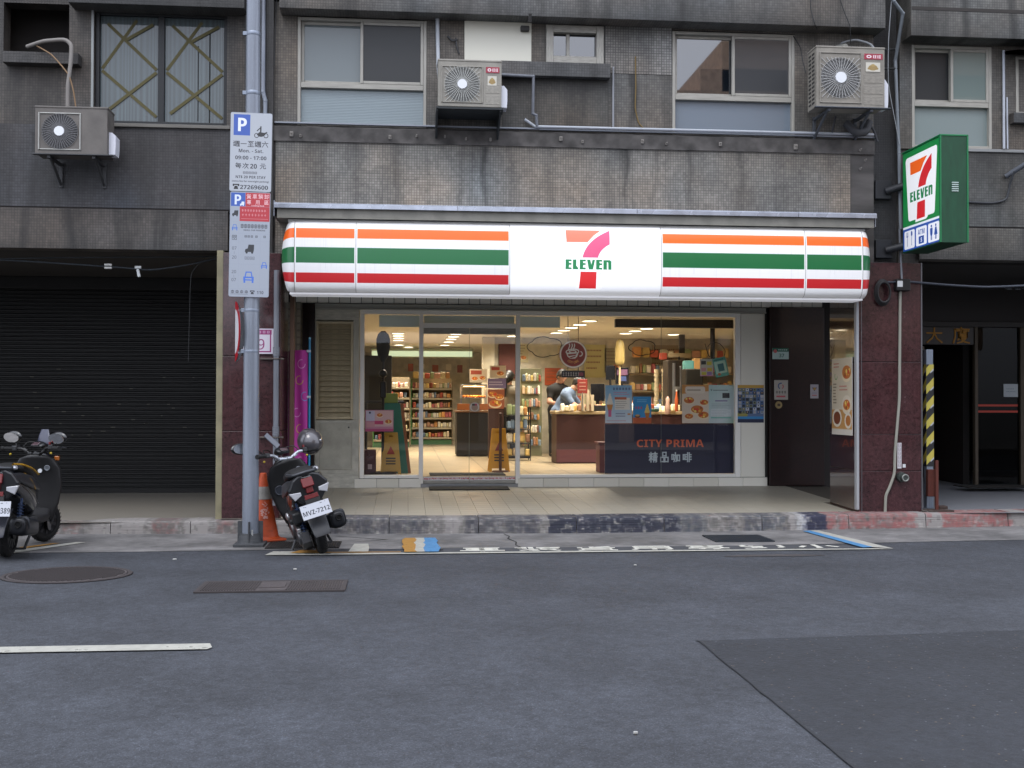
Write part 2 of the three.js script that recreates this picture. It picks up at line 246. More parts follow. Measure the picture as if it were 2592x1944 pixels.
// newer, coarser asphalt laid in a cut with a ragged edge
{
  const pts = []; for (let i = 0; i <= 44; i++) pts.push([1.77 + rr(-0.004, 0.004), 12 - i * (12 - 6.16) / 44]); pts.push([1.75, 6.13]);
  for (let i = 1; i <= 60; i++) pts.push([1.77 + i * 0.4, 6.14 - i * 0.4 * 0.07 + rr(-0.012, 0.012)]); pts.push([26, 12]);
  const t = pixels(1024, 1024, (u, v, i, j) => { const k = hash(i >> 1, j >> 1, 21), l = 0.84 + 0.3 * (fbm(u * 70, v * 70, 23, 3, 70) - 0.5) + 0.22 * (fbm(u * 4, v * 4, 29, 4, 4) - 0.5) + 0.16 * (hash(i, j, 4) - 0.5), q = hash(i >> 2, j >> 2, 77) > 0.9962; return q ? (hash(i >> 2, j >> 2, 8) > 0.6 ? [98, 86, 72] : [88, 92, 98]) : [43 * l, 46 * l, 52 * l].map((c) => c + (k > 0.93 ? 15 : 0)); });
  t.repeat.set(1 / 2.2, 1 / 2.2);
  struct('road_patch', flat(pts, 0.004), std('#ffffff', 0.85, 0, { map: t, bumpMap: asphaltB, bumpScale: 0.007 }));
  const joint = pts.slice(0, 46), side = joint.map(([x, z]) => [x - 0.003 - 0.006 * fbm(z * 4, 1, 4, 3), z]);
  tag(obj('tar_joint', flat([...joint.map(([x, z]) => [x + 0.004, z]), ...side.reverse()], 0.007), std('#232427', 0.9)), null, null, null, 'structure');
}
const kerbZ = (x) => { const t = [[-20, 0.1], [-6, 0.1], [-2.9, 0.22], [0, 0.43], [1.9, 0.5], [4, 0.42], [6.9, 0.18], [9, 0.12], [20, 0.1]]; let i = 0; while (i < t.length - 2 && x > t[i + 1][0]) i++; const f = (x - t[i][0]) / (t[i + 1][0] - t[i][0]); return t[i][1] + (t[i + 1][1] - t[i][1]) * f; };
const kerbTop = (x) => (x < -2.2 ? 0.135 : x > -1.2 ? 0.172 : 0.135 + 0.037 * (x + 2.2));
{ // pale concrete gutter strip between kerb and asphalt
  const t = pixels(1024, 256, (u, v, i, j) => { const l = 0.8 + 0.5 * (fbm(u * 14, v * 4, 11, 5, 14) - 0.5) + 0.2 * (fbm(u * 80, v * 22, 12, 3) - 0.5) + 0.1 * (hash(i, j, 6) - 0.5); return [124 * l, 122 * l, 121 * l]; });
  t.repeat.set(1 / 6, 1 / 1.6);
  const g = [[-8, 1.72], [-4, 1.72], [-2.5, 1.7], [-1.2, 1.66], [0.5, 1.7], [2, 1.72], [4, 1.66], [5.4, 1.5], [7, 1.4], [9, 1.4]];
  struct('gutter_strip', flat([[-14, -0.2], [-14, 1.72], ...g.map(([x, z]) => [x, z + rr(-0.02, 0.02)]), [20, 1.4], [20, -0.2]], 0.004), std('#ffffff', 0.85, 0, { map: t, bumpMap: grainB, bumpScale: 0.003 }));
  const crack = (pts, w) => { const a = pts.map(([x, z]) => [x + w * rr(0.4, 1), z]), b = pts.map(([x, z]) => [x - w * rr(0.4, 1), z]).reverse(); return flat([...a, ...b], 0.0075); };
  tag(obj('pavement_crack', [crack([[1.06, 0.52], [1.1, 0.75], [1.07, 0.95], [1.13, 1.25], [1.1, 1.5], [1.14, 1.7], [1.12, 1.95]], 0.012), crack([[-0.75, 0.6], [-0.2, 0.95], [-0.5, 1.1]], 0.02)], std('#2a2928', 0.95)), null, null, null, 'structure');
}
const mark = (name, pts, m, y = 0.009) => struct(name, flat(pts, y), m);
const wornT = pixels(512, 512, (u, v) => { const k = fbm(u * 24, v * 24, 88, 5, 24), q = fbm(u * 5, v * 5, 81, 3, 5); return k + q * 0.25 > 0.9 ? 165 : 232 + (k - 0.5) * 40; });
wornT.repeat.set(0.9, 0.9);
const lineWhite = std('#aaa9a0', 0.75, 0, { map: wornT }), lineYellow = std('#a67a36', 0.75, 0, { map: wornT }), lineBlue = std('#4a82b0', 0.75, 0, { map: wornT });
mark('lane_line', [[-9, 6.0], [-9, 6.15], [-1.15, 6.15], [-1.13, 6.1], [-1.16, 5.99]], lineWhite);
mark('parking_line', [[-0.72, 2.0], [-0.7, 2.1], [4.78, 2.09], [4.66, 2.02], [2, 2.0]], lineWhite);
mark('parking_line', [[-1.27, 1.82], [-1.32, 2.08], [-0.7, 2.1], [-0.72, 2.03], [-1.05, 2.0], [-0.98, 1.84]], lineWhite);
mark('parking_line', [[-1.02, 1.78], [-1.1, 1.98], [-0.05, 2.0], [-0.05, 1.96], [-0.85, 1.93], [-0.78, 1.8]], lineYellow, 0.013);
mark('parking_line', [[-0.52, 1.35], [-0.55, 1.95], [-0.36, 1.95], [-0.36, 1.72], [-0.38, 1.35]], lineWhite, 0.0165);
{ const z0 = 0.92, z1 = 2.03, jag = (x) => Array.from({ length: 9 }, (_, i) => [x + rr(-0.018, 0.018), z0 + (z1 - z0) * i / 8]), a = jag(-0.03), b = jag(0.09), c = jag(0.18), d = jag(0.32);
  mark('parking_line', [...a, ...b.slice().reverse()], lineYellow, 0.02); mark('parking_line', [...b, ...c.slice().reverse()], lineWhite, 0.02); mark('parking_line', [...c, ...d.slice().reverse()], lineBlue, 0.02); }
mark('parking_line', [[4.42, 0.53], [4.52, 0.5], [4.63, 1.95], [4.52, 1.98]], lineBlue, 0.013);
mark('parking_line', [[4.52, 0.5], [4.62, 0.5], [4.79, 2.08], [4.63, 1.96]], lineWhite, 0.013);
mark('parking_line', [[-5.6, 1.98], [-4.4, 1.98], [-3.95, 1.8], [-3.7, 1.45], [-3.35, 0.95], [-3.25, 0.98], [-3.55, 1.5], [-3.8, 1.95], [-4.3, 2.12], [-5.6, 2.12]], lineWhite);
mark('parking_line', [[-5.6, 1.92], [-4.5, 1.9], [-4.05, 1.7], [-3.8, 1.4], [-3.55, 1.05], [-3.48, 1.05], [-3.72, 1.5], [-3.95, 1.8], [-4.4, 1.99], [-5.6, 1.99]], lineYellow, 0.013);
{ // asphalt strip along the bay with worn painted characters on it
  struct('asphalt_strip', flat([[0.36, 1.7], [0.36, 2.0], [4.5, 2.0], [4.42, 1.72]], 0.008), std('#46484c', 0.9, 0, { map: grainT }));
  const bar = (a, b, w) => { const dx = b[0] - a[0], dz = b[1] - a[1], l = Math.hypot(dx, dz), nx = -dz / l * w / 2, nz = dx / l * w / 2; return flat([[a[0] + nx, a[1] + nz], [b[0] + nx, b[1] + nz], [b[0] - nx, b[1] - nz], [a[0] - nx, a[1] - nz]], 0.0125); };
  const gs = [], S = ['車', '裝', '貨', '用', '專', '卸', '小', '型'];
  for (let k = 0; k < 7; k++) for (const st of STROKES[S[k]].split(';')) { const p = st.split(' ').map((q) => q.split(',').map(Number)); for (let i = 1; i < p.length; i++) { const q = (a) => [0.5 + k * 0.56 + a[0] * 0.0047, 1.99 - (100 - a[1]) * 0.0029]; if (hash(k, i, p[0][0]) > 0.1) gs.push(bar(q(p[i - 1]), q(p[i]), 0.052)); } }
  tag(obj('road_lettering', gs, std('#bdbcb2', 0.75)), null, null, null, 'structure');
}
// ---------------------------------------------------------------- kerb, one stone at a time
{
  const g = thing('kerb'); g.userData.kind = 'structure';
  const L = 20, X0 = -9, t = canvas(2048, 128, (x, w, h) => {
    x.fillStyle = '#827e7b'; x.fillRect(0, 0, w, h); const u = (X) => (X - X0) / L * w;
    const paint = (a, b, c, al, hole) => { for (let i = 0; i < (b - a) * 260; i++) { x.globalAlpha = al * rr(0.4, 1); x.fillStyle = c; const px = rr(a, b); if (fbm(px * 3, 3, 90, 3) < hole) continue; x.fillRect(u(px), rr(-10, h * 0.9), rr(2, 8), rr(10, 50)); } x.globalAlpha = 1; };
    paint(-9, -1.9, '#6c4644', 0.28, 0.52); paint(-9, 11, '#5a5754', 0.4, 0.35); paint(1.55, 3.0, '#262834', 0.75, 0.0); paint(4.46, 4.74, '#25273a', 0.95, 0); paint(4.38, 4.5, '#a8a8a8', 0.45, 0.2); paint(4.75, 10.5, '#865250', 0.4, 0.3); paint(3, 4.3, '#3d4048', 0.3, 0.45); paint(-1.4, 1.5, '#3a3b42', 0.3, 0.5);
    for (let i = 0; i < 900; i++) { x.globalAlpha = rr(0.05, 0.3); x.fillStyle = rnd() > 0.45 ? '#33312f' : '#b5b2ac'; x.fillRect(rr(0, w), rr(0, h), rr(1, 5), rr(2, 34)); } x.globalAlpha = 1;
  });
  t.wrapS = t.wrapT = THREE.MirroredRepeatWrapping;
  const m = std('#ffffff', 0.85, 0, { map: t, bumpMap: grainB, bumpScale: 0.006 });
  for (let x = -8; x < 11;) {
    const len = rr(0.85, 1.15), x1 = x + len, h = kerbTop(x + len / 2) + rr(-0.006, 0.006), za = kerbZ(x), zb = kerbZ(x1), r = 0.035;
    const prof = [[-0.34, 0], [0, 0], [-0.012, h - r], [-0.018, h - r * 0.4], [-0.04, h - r * 0.08], [-0.06, h], [-0.34, h + 0.004]];
    const s = new THREE.ExtrudeGeometry(new THREE.Shape(prof.map((p) => new THREE.Vector2(...p))), { depth: len - 0.008, bevelEnabled: false, steps: 6 });
    const p = s.attributes.position; for (let i = 0; i < p.count; i++) { const a = p.getX(i), b = p.getY(i), c = p.getZ(i), f = c / len; const n = 0.006 * (fbm((x + c) * 6, b * 20, 33, 3) - 0.5) * (b > 0.02 ? 1 : 0); p.setXYZ(i, x + len - 0.008 - c, b + n, a + za + (zb - za) * (1 - f) + n); }
    s.computeVertexNormals(); obj('kerb_stone', uvWorld(s, L, X0, 0, 0.2), m, g); x = x1;
  }
}
// ---------------------------------------------------------------- iron covers in the road
{
  const iron = std('#7d7474', 0.75, 0.1, { map: pixels(256, 256, (u, v, i, j) => 150 + 70 * (fbm(u * 20, v * 20, 44, 4, 20) - 0.5) + 24 * (hash(i, j) - 0.5)) }), ironDark = std('#3a3535', 0.8, 0.1);
  const a = thing('manhole_cover', 'round ribbed iron manhole cover in the asphalt, left of the rectangular one', 'manhole cover', [-2.8, 0.004, 3.16]);
  obj('ring', put(new THREE.TorusGeometry(0.5, 0.022, 6, 64).scale(1, 0.86, 0.35), 0, 0.002, 0, -Math.PI / 2), ironDark, a);
  obj('lid', cyl(0.475, 0.475, 0.008, 0, 0.003, 0, 0, 0, 0, 64).scale(1, 1, 0.86), iron, a);
  const ribs = []; for (let i = -13; i <= 13; i++) { const q = i * 0.034, l = Math.sqrt(Math.max(0, 0.45 ** 2 - q * q)) * 2; ribs.push(box(0.013, 0.006, l, q, 0.0095, 0)); }
  obj('rib', ribs.map((g) => g.rotateY(-0.5).scale(1, 1, 0.86)), ironDark, a).userData.kind = 'stuff';
  const b = thing('access_cover', 'rectangular ribbed iron access cover set in the asphalt in front of the scooter', 'access cover', [-1.03, 0.004, 3.9]);
  obj('frame', [box(1.13, 0.012, 0.03, 0, 0.004, -0.24), box(1.13, 0.012, 0.03, 0, 0.004, 0.24), box(0.03, 0.0125, 0.45, -0.55, 0.004, 0), box(0.03, 0.0125, 0.45, 0.55, 0.004, 0)], ironDark, b);
  obj('lid', box(1.07, 0.008, 0.45, 0, 0.004, 0), iron, b);
  const r = []; for (let i = -26; i <= 26; i++) if (Math.abs(i) > 5) r.push(box(0.01, 0.006, 0.42, i * 0.02, 0.0105, 0)); obj('rib', r, ironDark, b).userData.kind = 'stuff';
  obj('badge', box(0.19, 0.006, 0.2, 0, 0.0105, 0.0), iron, b);
  const c = thing('drain_grate', 'dark steel drain grate in the gutter below the navy kerb', 'drain grate', [3.5, 0.006, 1.13]);
  obj('frame', [box(0.62, 0.01, 0.03, 0, 0.004, -0.27), box(0.62, 0.01, 0.03, 0, 0.004, 0.27), box(0.03, 0.0105, 0.5, -0.3, 0.004, 0), box(0.03, 0.0105, 0.5, 0.3, 0.004, 0), box(0.58, 0.002, 0.5, 0, 0.002, 0)], std('#2b3036', 0.6, 0.4), c);
  const k = []; for (let i = -13; i <= 13; i++) k.push(box(0.012, 0.012, 0.5, i * 0.0215, 0.006, 0)); obj('bar', k, std('#3d434b', 0.5, 0.6), c).userData.kind = 'stuff';
  const d = thing('drain_grate', 'blackened drain grate under the parked scooter beside the cone', 'drain grate', [-1.02, 0.006, 1.35]);
  obj('frame', [box(0.72, 0.01, 0.5, 0, 0.002, 0)], std('#1c1b1b', 0.8, 0.3), d); obj('bar', k.map((g) => g.clone().scale(1.15, 1, 0.95)), std('#2e2c2b', 0.7, 0.4), d).userData.kind = 'stuff';
  const hm = std('#4a4646', 0.9, 0, { map: grainT }); struct('road_repair', flat(Array.from({ length: 26 }, (_, i) => { const t = i / 26 * 6.283; return [3.46 + 0.45 * Math.cos(t) * (1 + 0.2 * Math.sin(t * 3)), 2.42 + 0.09 * Math.sin(t) * (1 + 0.3 * Math.cos(t * 2))]; }), 0.004), hm);
  // scraps of litter
  for (const [x, z, s, ry, where] of [[2.02, 2.98, 0.024, 0.4, 'in the lane before the shop'], [-2.1, 2.3, 0.034, 1, 'on the asphalt above the round cover'], [-0.95, 3.0, 0.03, 2, 'between the two iron covers'], [1.0, 8.0, 0.02, 1, 'near the bottom of the photo']]) tag(obj('litter', rbox(s, 0.012, s * 0.7, 0.004, x, 0.008, z), M.litter), 'small white scrap of litter ' + where, 'litter', 'scraps of litter');
}
// ---------------------------------------------------------------- buildings
const glassM = phys({ color: '#ffffff', transmission: 1, thickness: 0, roughness: 0.0, ior: 1.5 });
const frost = (c) => phys({ color: c, roughness: 0.55, clearcoat: 1, clearcoatRoughness: 0.02 });
const frostA = frost('#566062'), frostB = frost('#606c78'), frostGreen = frost('#5d6b67'), meshPane = phys({ color: '#17191b', roughness: 0.7, clearcoat: 0.35, clearcoatRoughness: 0.15 }), clearDark = phys({ color: '#151a20', roughness: 0.02, ior: 2.0, clearcoat: 1, clearcoatRoughness: 0.005 });
const ribT = pixels(16, 64, (u, v) => 128 + 100 * Math.sin(v * 6.283), false);
const ribbed = (c) => { const b = ribT.clone(); b.repeat.set(1, 22); b.needsUpdate = true; return phys({ color: c, roughness: 0.5, clearcoat: 1, clearcoatRoughness: 0.05, bumpMap: b, bumpScale: 0.002 }); };
const bars = (x0, x1, y0, y1, z0, z1, w) => [rbx(x0, x0 + w, y0, y1, z0, z1), rbx(x1 - w, x1, y0, y1, z0, z1), rbx(x0 + w, x1 - w, y0, y0 + w, z0, z1 - 0.003), rbx(x0 + w, x1 - w, y1 - w, y1, z0, z1 - 0.003)];
function windowUnit(parent, x0, x1, y0, y1, z, o) {
  const w = new THREE.Group(); w.name = 'window'; parent.add(w); const fm = o.frame ?? M.alu, f = 0.035, yb = o.bar, xs = o.split;
  obj('frame', [...bars(x0, x1, y0, y1, z - 0.09, z + 0.015, f), ...(yb ? [rbx(x0 + f, x1 - f, yb - 0.03, yb + 0.03, z - 0.09, z + 0.01)] : [])], fm, w);
  const top = y1 - f, low = (yb ? yb + 0.03 : y0 + f), back = o.backLeft ? [z - 0.035, z - 0.06] : [z - 0.06, z - 0.035];
  const sash = (a, b, zz, m) => { obj('sash', bars(a, b, low, top, zz - 0.018, zz + 0.018, 0.034), fm, w); obj('pane', bx(a + 0.03, b - 0.03, low + 0.03, top - 0.03, zz - 0.004, zz + 0.004), m, w); };
  sash(x0 + f, xs + 0.02, back[0] , o.left); sash(xs - 0.02, x1 - f, back[1] + 0.03, o.right);
  if (yb) obj('pane', bx(x0 + f, x1 - f, y0 + f, yb - 0.03, z - 0.05, z - 0.042), o.low, w);
  return w;
}
// the middle building
const mid = thing('apartment_building', 'tiled apartment building with a convenience store on its ground floor', 'building');
{
  const wallM = mosaic(7.3, 1.45, [138, 131, 122], { s: 3, streak: 0.4, dirtTop: 0.35, grout: 0.7, stains: [[0.28, 0.7, 0.06, 0.8, 0.3], [3.0, 1.0, 0.05, 0.9, 0.35], [4.4, 0.9, 0.03, 0.7, 0.4]] });
  const W1 = [-1.24, 0.21, 4.55, 5.8], W2 = [3.06, 4.52, 4.55, 5.78], WS = [1.58, 2.25, 5.35, 5.79];
  const shell = extrude(rect(-1.79, 5.48, 4.5, 5.95), 0.24, 0, [W1, W2, WS].map((q) => rect(...q).reverse())).translate(0, 0, -0.24);
  obj('wall', onWall(shell, -1.79, 5.48, 4.5, 5.95), wallM, mid);
  obj('wall', bx(-1.5, 5.4, 4.5, 5.95, -0.6, -0.5), M.dark, mid);
  const sp = mosaic(6.68, 1.3, [174, 168, 158], { s: 11, streak: 0.28, dirtTop: 0.25, dirtLow: 0.12, grout: 0.62, stains: [[2.35, 1.25, 0.03, 1.0, 0.5], [2.3, 1.3, 0.14, 0.4, 0.35], [3.95, 1.28, 0.07, 0.35, 0.6], [4.0, 1.28, 0.025, 1.1, 0.55], [4.35, 1.28, 0.03, 0.9, 0.3], [4.75, 1.28, 0.03, 0.9, 0.4], [5.35, 1.28, 0.05, 1.2, 0.35], [0.9, 1.28, 0.1, 1.1, 0.25], [1.35, 1.28, 0.05, 1.2, 0.25], [3.1, 1.28, 0.05, 1.2, 0.2], [6.0, 1.28, 0.12, 1.2, 0.2]] });
  obj('spandrel', onWall(bx(-1.48, 5.19, 3.1, 4.39, -0.24, 0.012), -1.48, 5.19, 3.1, 4.39), sp, mid);
  obj('spandrel', bx(-1.5, 5.48, 3.1, 4.39, -0.235, -0.002), darkCementM, mid);
  // the grimy ledge below the windows, with the stubs of old anchors
  const ledge = profX([[-0.2, 4.375], [0.028, 4.375], [0.03, 4.535], [-0.02, 4.57], [-0.2, 4.575]], -1.5, 5.48);
  obj('ledge', uvWorld(ledge, 1.4), darkCementM, mid);
  for (const [x, y, s] of [[-1.3, 4.45, 1.2], [-1.2, 4.43, 0.7], [-0.2, 4.44, 1], [0.1, 4.46, 0.6], [0.42, 4.46, 0.6], [0.66, 4.44, 0.6], [0.94, 4.44, 0.8], [1.75, 4.47, 1.1], [2.0, 4.44, 0.8], [2.7, 4.46, 1], [2.98, 4.44, 0.6], [3.62, 4.45, 1], [4.52, 4.44, 1.3], [5.3, 4.42, 0.6], [5.36, 4.3, 0.6], [5.3, 4.2, 0.6]])
    obj('anchor', [rbox(0.035 * s, 0.05 * s, 0.03, 0.008, x, y, 0.035), cyl(0.008, 0.008, 0.05, x, y + 0.008, 0.05, Math.PI / 2, 0, 0, 8)], std('#77736e', 0.9), mid);
  obj('flashing', [rbx(-1.49, 1.5, 4.572, 4.59, -0.1, 0.036, 0.004), rbx(1.5, 5.5, 4.568, 4.586, -0.1, 0.04, 0.004)], std('#9a9fa8', 0.6, 0.2, { map: grainT }), mid);
  // floor slab overhang and the storeys above
  obj('slab', onWall(bx(-1.42, 5.52, 5.8, 7.1, -0.3, 0.25), -1.42, 5.52, 5.8, 7.1), mosaic(6.94, 1.3, [138, 134, 128], { s: 21, streak: 0.4, dirtLow: 0.35, ppm: 200, stains: [[2.85, 1.3, 0.1, 1.3, 0.25], [4.2, 1.3, 0.05, 1.3, 0.3], [6.6, 0.6, 0.3, 0.6, 0.5]] }), mid);
  obj('upper_storeys', bx(-1.79, 5.79, 7.1, 13, -6, 0), std('#6c675f', 0.8), mid);
  obj('pier', onWall(bx(-1.82, -1.5, 3.1, 7.1, -0.3, 0.06), -1.82, -1.5, 3.1, 7.1), mosaic(0.32, 4, [66, 64, 63], { s: 31, streak: 0.5 }), mid);
  obj('pier', onWall(bx(5.48, 5.8, 3.1, 7.1, -0.3, -0.08), 5.48, 5.8, 3.1, 7.1), mosaic(0.32, 4, [58, 57, 58], { s: 33, streak: 0.6 }), mid);
  obj('wall', onWall(bx(5.79, 6.04, 3.1, 4.47, -0.24, -0.03), 5.79, 6.04, 3.1, 4.47), mosaic(0.25, 1.37, [92, 89, 85], { s: 34, streak: 0.5 }), mid); obj('core', [bx(-14, 14, 3.3, 7.05, -18, -0.75), bx(-9, -1.65, 0, 3.28, -8, -3.34), bx(7.1, 14, 0, 3.28, -18, -6.7)], M.dark, mid);
  obj('pale_patch', onWall(bx(2.27, 3.05, 5.25, 5.8, -0.05, 0.006), 2.27, 3.05, 5.25, 5.8), mosaic(0.78, 0.55, [168, 167, 164], { s: 35, streak: 0.3, grout: 0.5 }), mid);
  obj('white_panel', uvWorld(rbx(0.64, 1.41, 5.35, 5.86, -0.06, 0.02)), std('#c9c7ba', 0.6, 0), mid);
  obj('sill_shelf', [onWall(bx(1.05, 2.31, 5.17, 5.33, -0.1, 0.11), 1.05, 2.31, 5.17, 5.33)], mosaic(1.26, 0.16, [110, 108, 106], { s: 37, streak: 0.3 }), mid);
  obj('recess', onWall(bx(1.08, 2.3, 4.58, 5.17, -0.1, 0.004), 1.08, 2.3, 4.58, 5.17), mosaic(1.22, 0.6, [112, 106, 97], { s: 39, streak: 0.3, dirtTop: 0.5 }), mid);
  windowUnit(mid, -1.24, 0.21, 4.56, 5.79, -0.01, { bar: 5.02, split: -0.52, left: frostA, right: meshPane, low: ribbed('#66757a') });
  windowUnit(mid, 3.06, 4.52, 4.56, 5.77, -0.01, { bar: 5.0, split: 3.79, left: clearDark, right: frost('#26282b'), low: frostB });
  const sw = new THREE.Group(); sw.name = 'window'; mid.add(sw);
  obj('frame', [...bars(1.58, 2.25, 5.35, 5.79, -0.08, 0.02, 0.085)], M.alu, sw);
  obj('pane', bx(1.66, 2.17, 5.43, 5.71, -0.07, -0.06), clearDark, sw); obj('mullion', rbx(1.82, 1.86, 5.43, 5.71, -0.06, -0.035), M.alu, sw);
  // arcade: ceiling, the back wall over and beside the shop
  obj('arcade_ceiling', bx(-2.03, 6.03, 3.1, 3.2, -3.3, -0.24), std('#77756f', 0.9, 0, { map: grainT }), mid);
  const bw = std('#c4c1b5', 0.7, 0, { map: grainT });
  obj('back_wall', [bx(-1.6, 6.12, 2.96, 3.1, -3.2, -3.0), bx(-1.6, -1.46, 0.2, 2.8, -3.2, -2.98), bx(4.78, 5.16, 0.3, 2.8, -3.2, -3.06)], bw, mid);
  const band = new THREE.Group(); band.name = 'tile_band'; mid.add(band);
  obj('grout', bx(-1.53, 5.99, 2.81, 2.96, -3.1, -2.996), std('#3f3e3a', 0.9), band);
  const tileMs = ['#eae8df', '#e4e2d8', '#efede5'].map((c) => std(c, 0.28)), tg = chamferTile(0.143, 0.136, 0.012, 0.004);
  for (let i = 0; i < 50; i++) { const t = new THREE.Mesh(tg, tileMs[(i * 7) % 3]); t.name = 'tile'; t.position.set(-1.46 + i * 0.1502, 2.885, -2.997); t.castShadow = t.receiveShadow = true; band.add(t); }
  // granite panels beside the shop
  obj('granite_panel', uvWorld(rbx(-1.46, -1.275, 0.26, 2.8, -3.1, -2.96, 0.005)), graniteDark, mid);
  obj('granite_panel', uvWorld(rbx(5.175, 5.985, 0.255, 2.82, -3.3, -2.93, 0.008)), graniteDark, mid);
  const wt = mosaic(0.3, 2.7, [150, 142, 124], { s: 71, streak: 0.4, size: 0.1, grout: 0.6 });
  obj('tiled_jamb', onWall(bx(-1.62, -1.44, 0.2, 2.8, -2.97, -2.7), -1.62, -1.44, 0.2, 2.8), wt, mid);
}
// granite-clad pillars of the arcade
function pillar(x0, x1, y0, zf, zb, rows) {
  const p = new THREE.Group(); p.name = 'pillar'; mid.add(p);
  obj('core', bx(x0 + 0.02, x1 - 0.02, y0, 3.1, zb + 0.02, zf - 0.022), std('#1a1716', 0.9), p);
  for (let i = 0; i < rows.length - 1; i++) {
    const a = rows[i] + 0.003, b = rows[i + 1] - 0.003;
    obj('granite_slab', uvWorld(rbx(x0, x1, a, b, zf - 0.02, zf, 0.004)), graniteM, p);
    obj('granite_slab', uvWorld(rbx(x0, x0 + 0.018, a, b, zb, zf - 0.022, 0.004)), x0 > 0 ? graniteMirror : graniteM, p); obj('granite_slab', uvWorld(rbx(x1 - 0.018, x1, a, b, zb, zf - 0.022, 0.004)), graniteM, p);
  }
  return p;
}
const pl = pillar(-2.03, -1.4, 0.08, 0.12, -0.7, [0.08, 1.12, 1.95, 3.1]), pr = pillar(5.27, 6.03, 0.14, 0.05, -0.86, [0.14, 0.65, 1.08, 1.93, 3.1]);
obj('corner_trim', uvWorld(rbx(-2.1, -2.03, 0.12, 3.12, -0.1, 0.11, 0.004)), std('#8b8468', 0.6, 0, { map: grainT }), pl);
obj('corner_trim', rbx(-1.36, -1.31, 0.2, 3.1, -0.62, -0.5, 0.004), std('#7d5f4c', 0.45, 0.3, { map: grainT }), pl);
obj('corner_trim', [rbx(5.235, 5.267, 0.2, 3.1, 0.0, 0.07, 0.004)], std('#a9abae', 0.5, 0.05, { map: grainT }), pr);
obj('corner_trim', [rbx(6.03, 6.045, 0.16, 3.1, -0.02, 0.055, 0.003), rbx(5.3, 5.307, 0.16, 3.1, 0.03, 0.056, 0.002)], std('#6d6d70', 0.4, 0.7), pr);

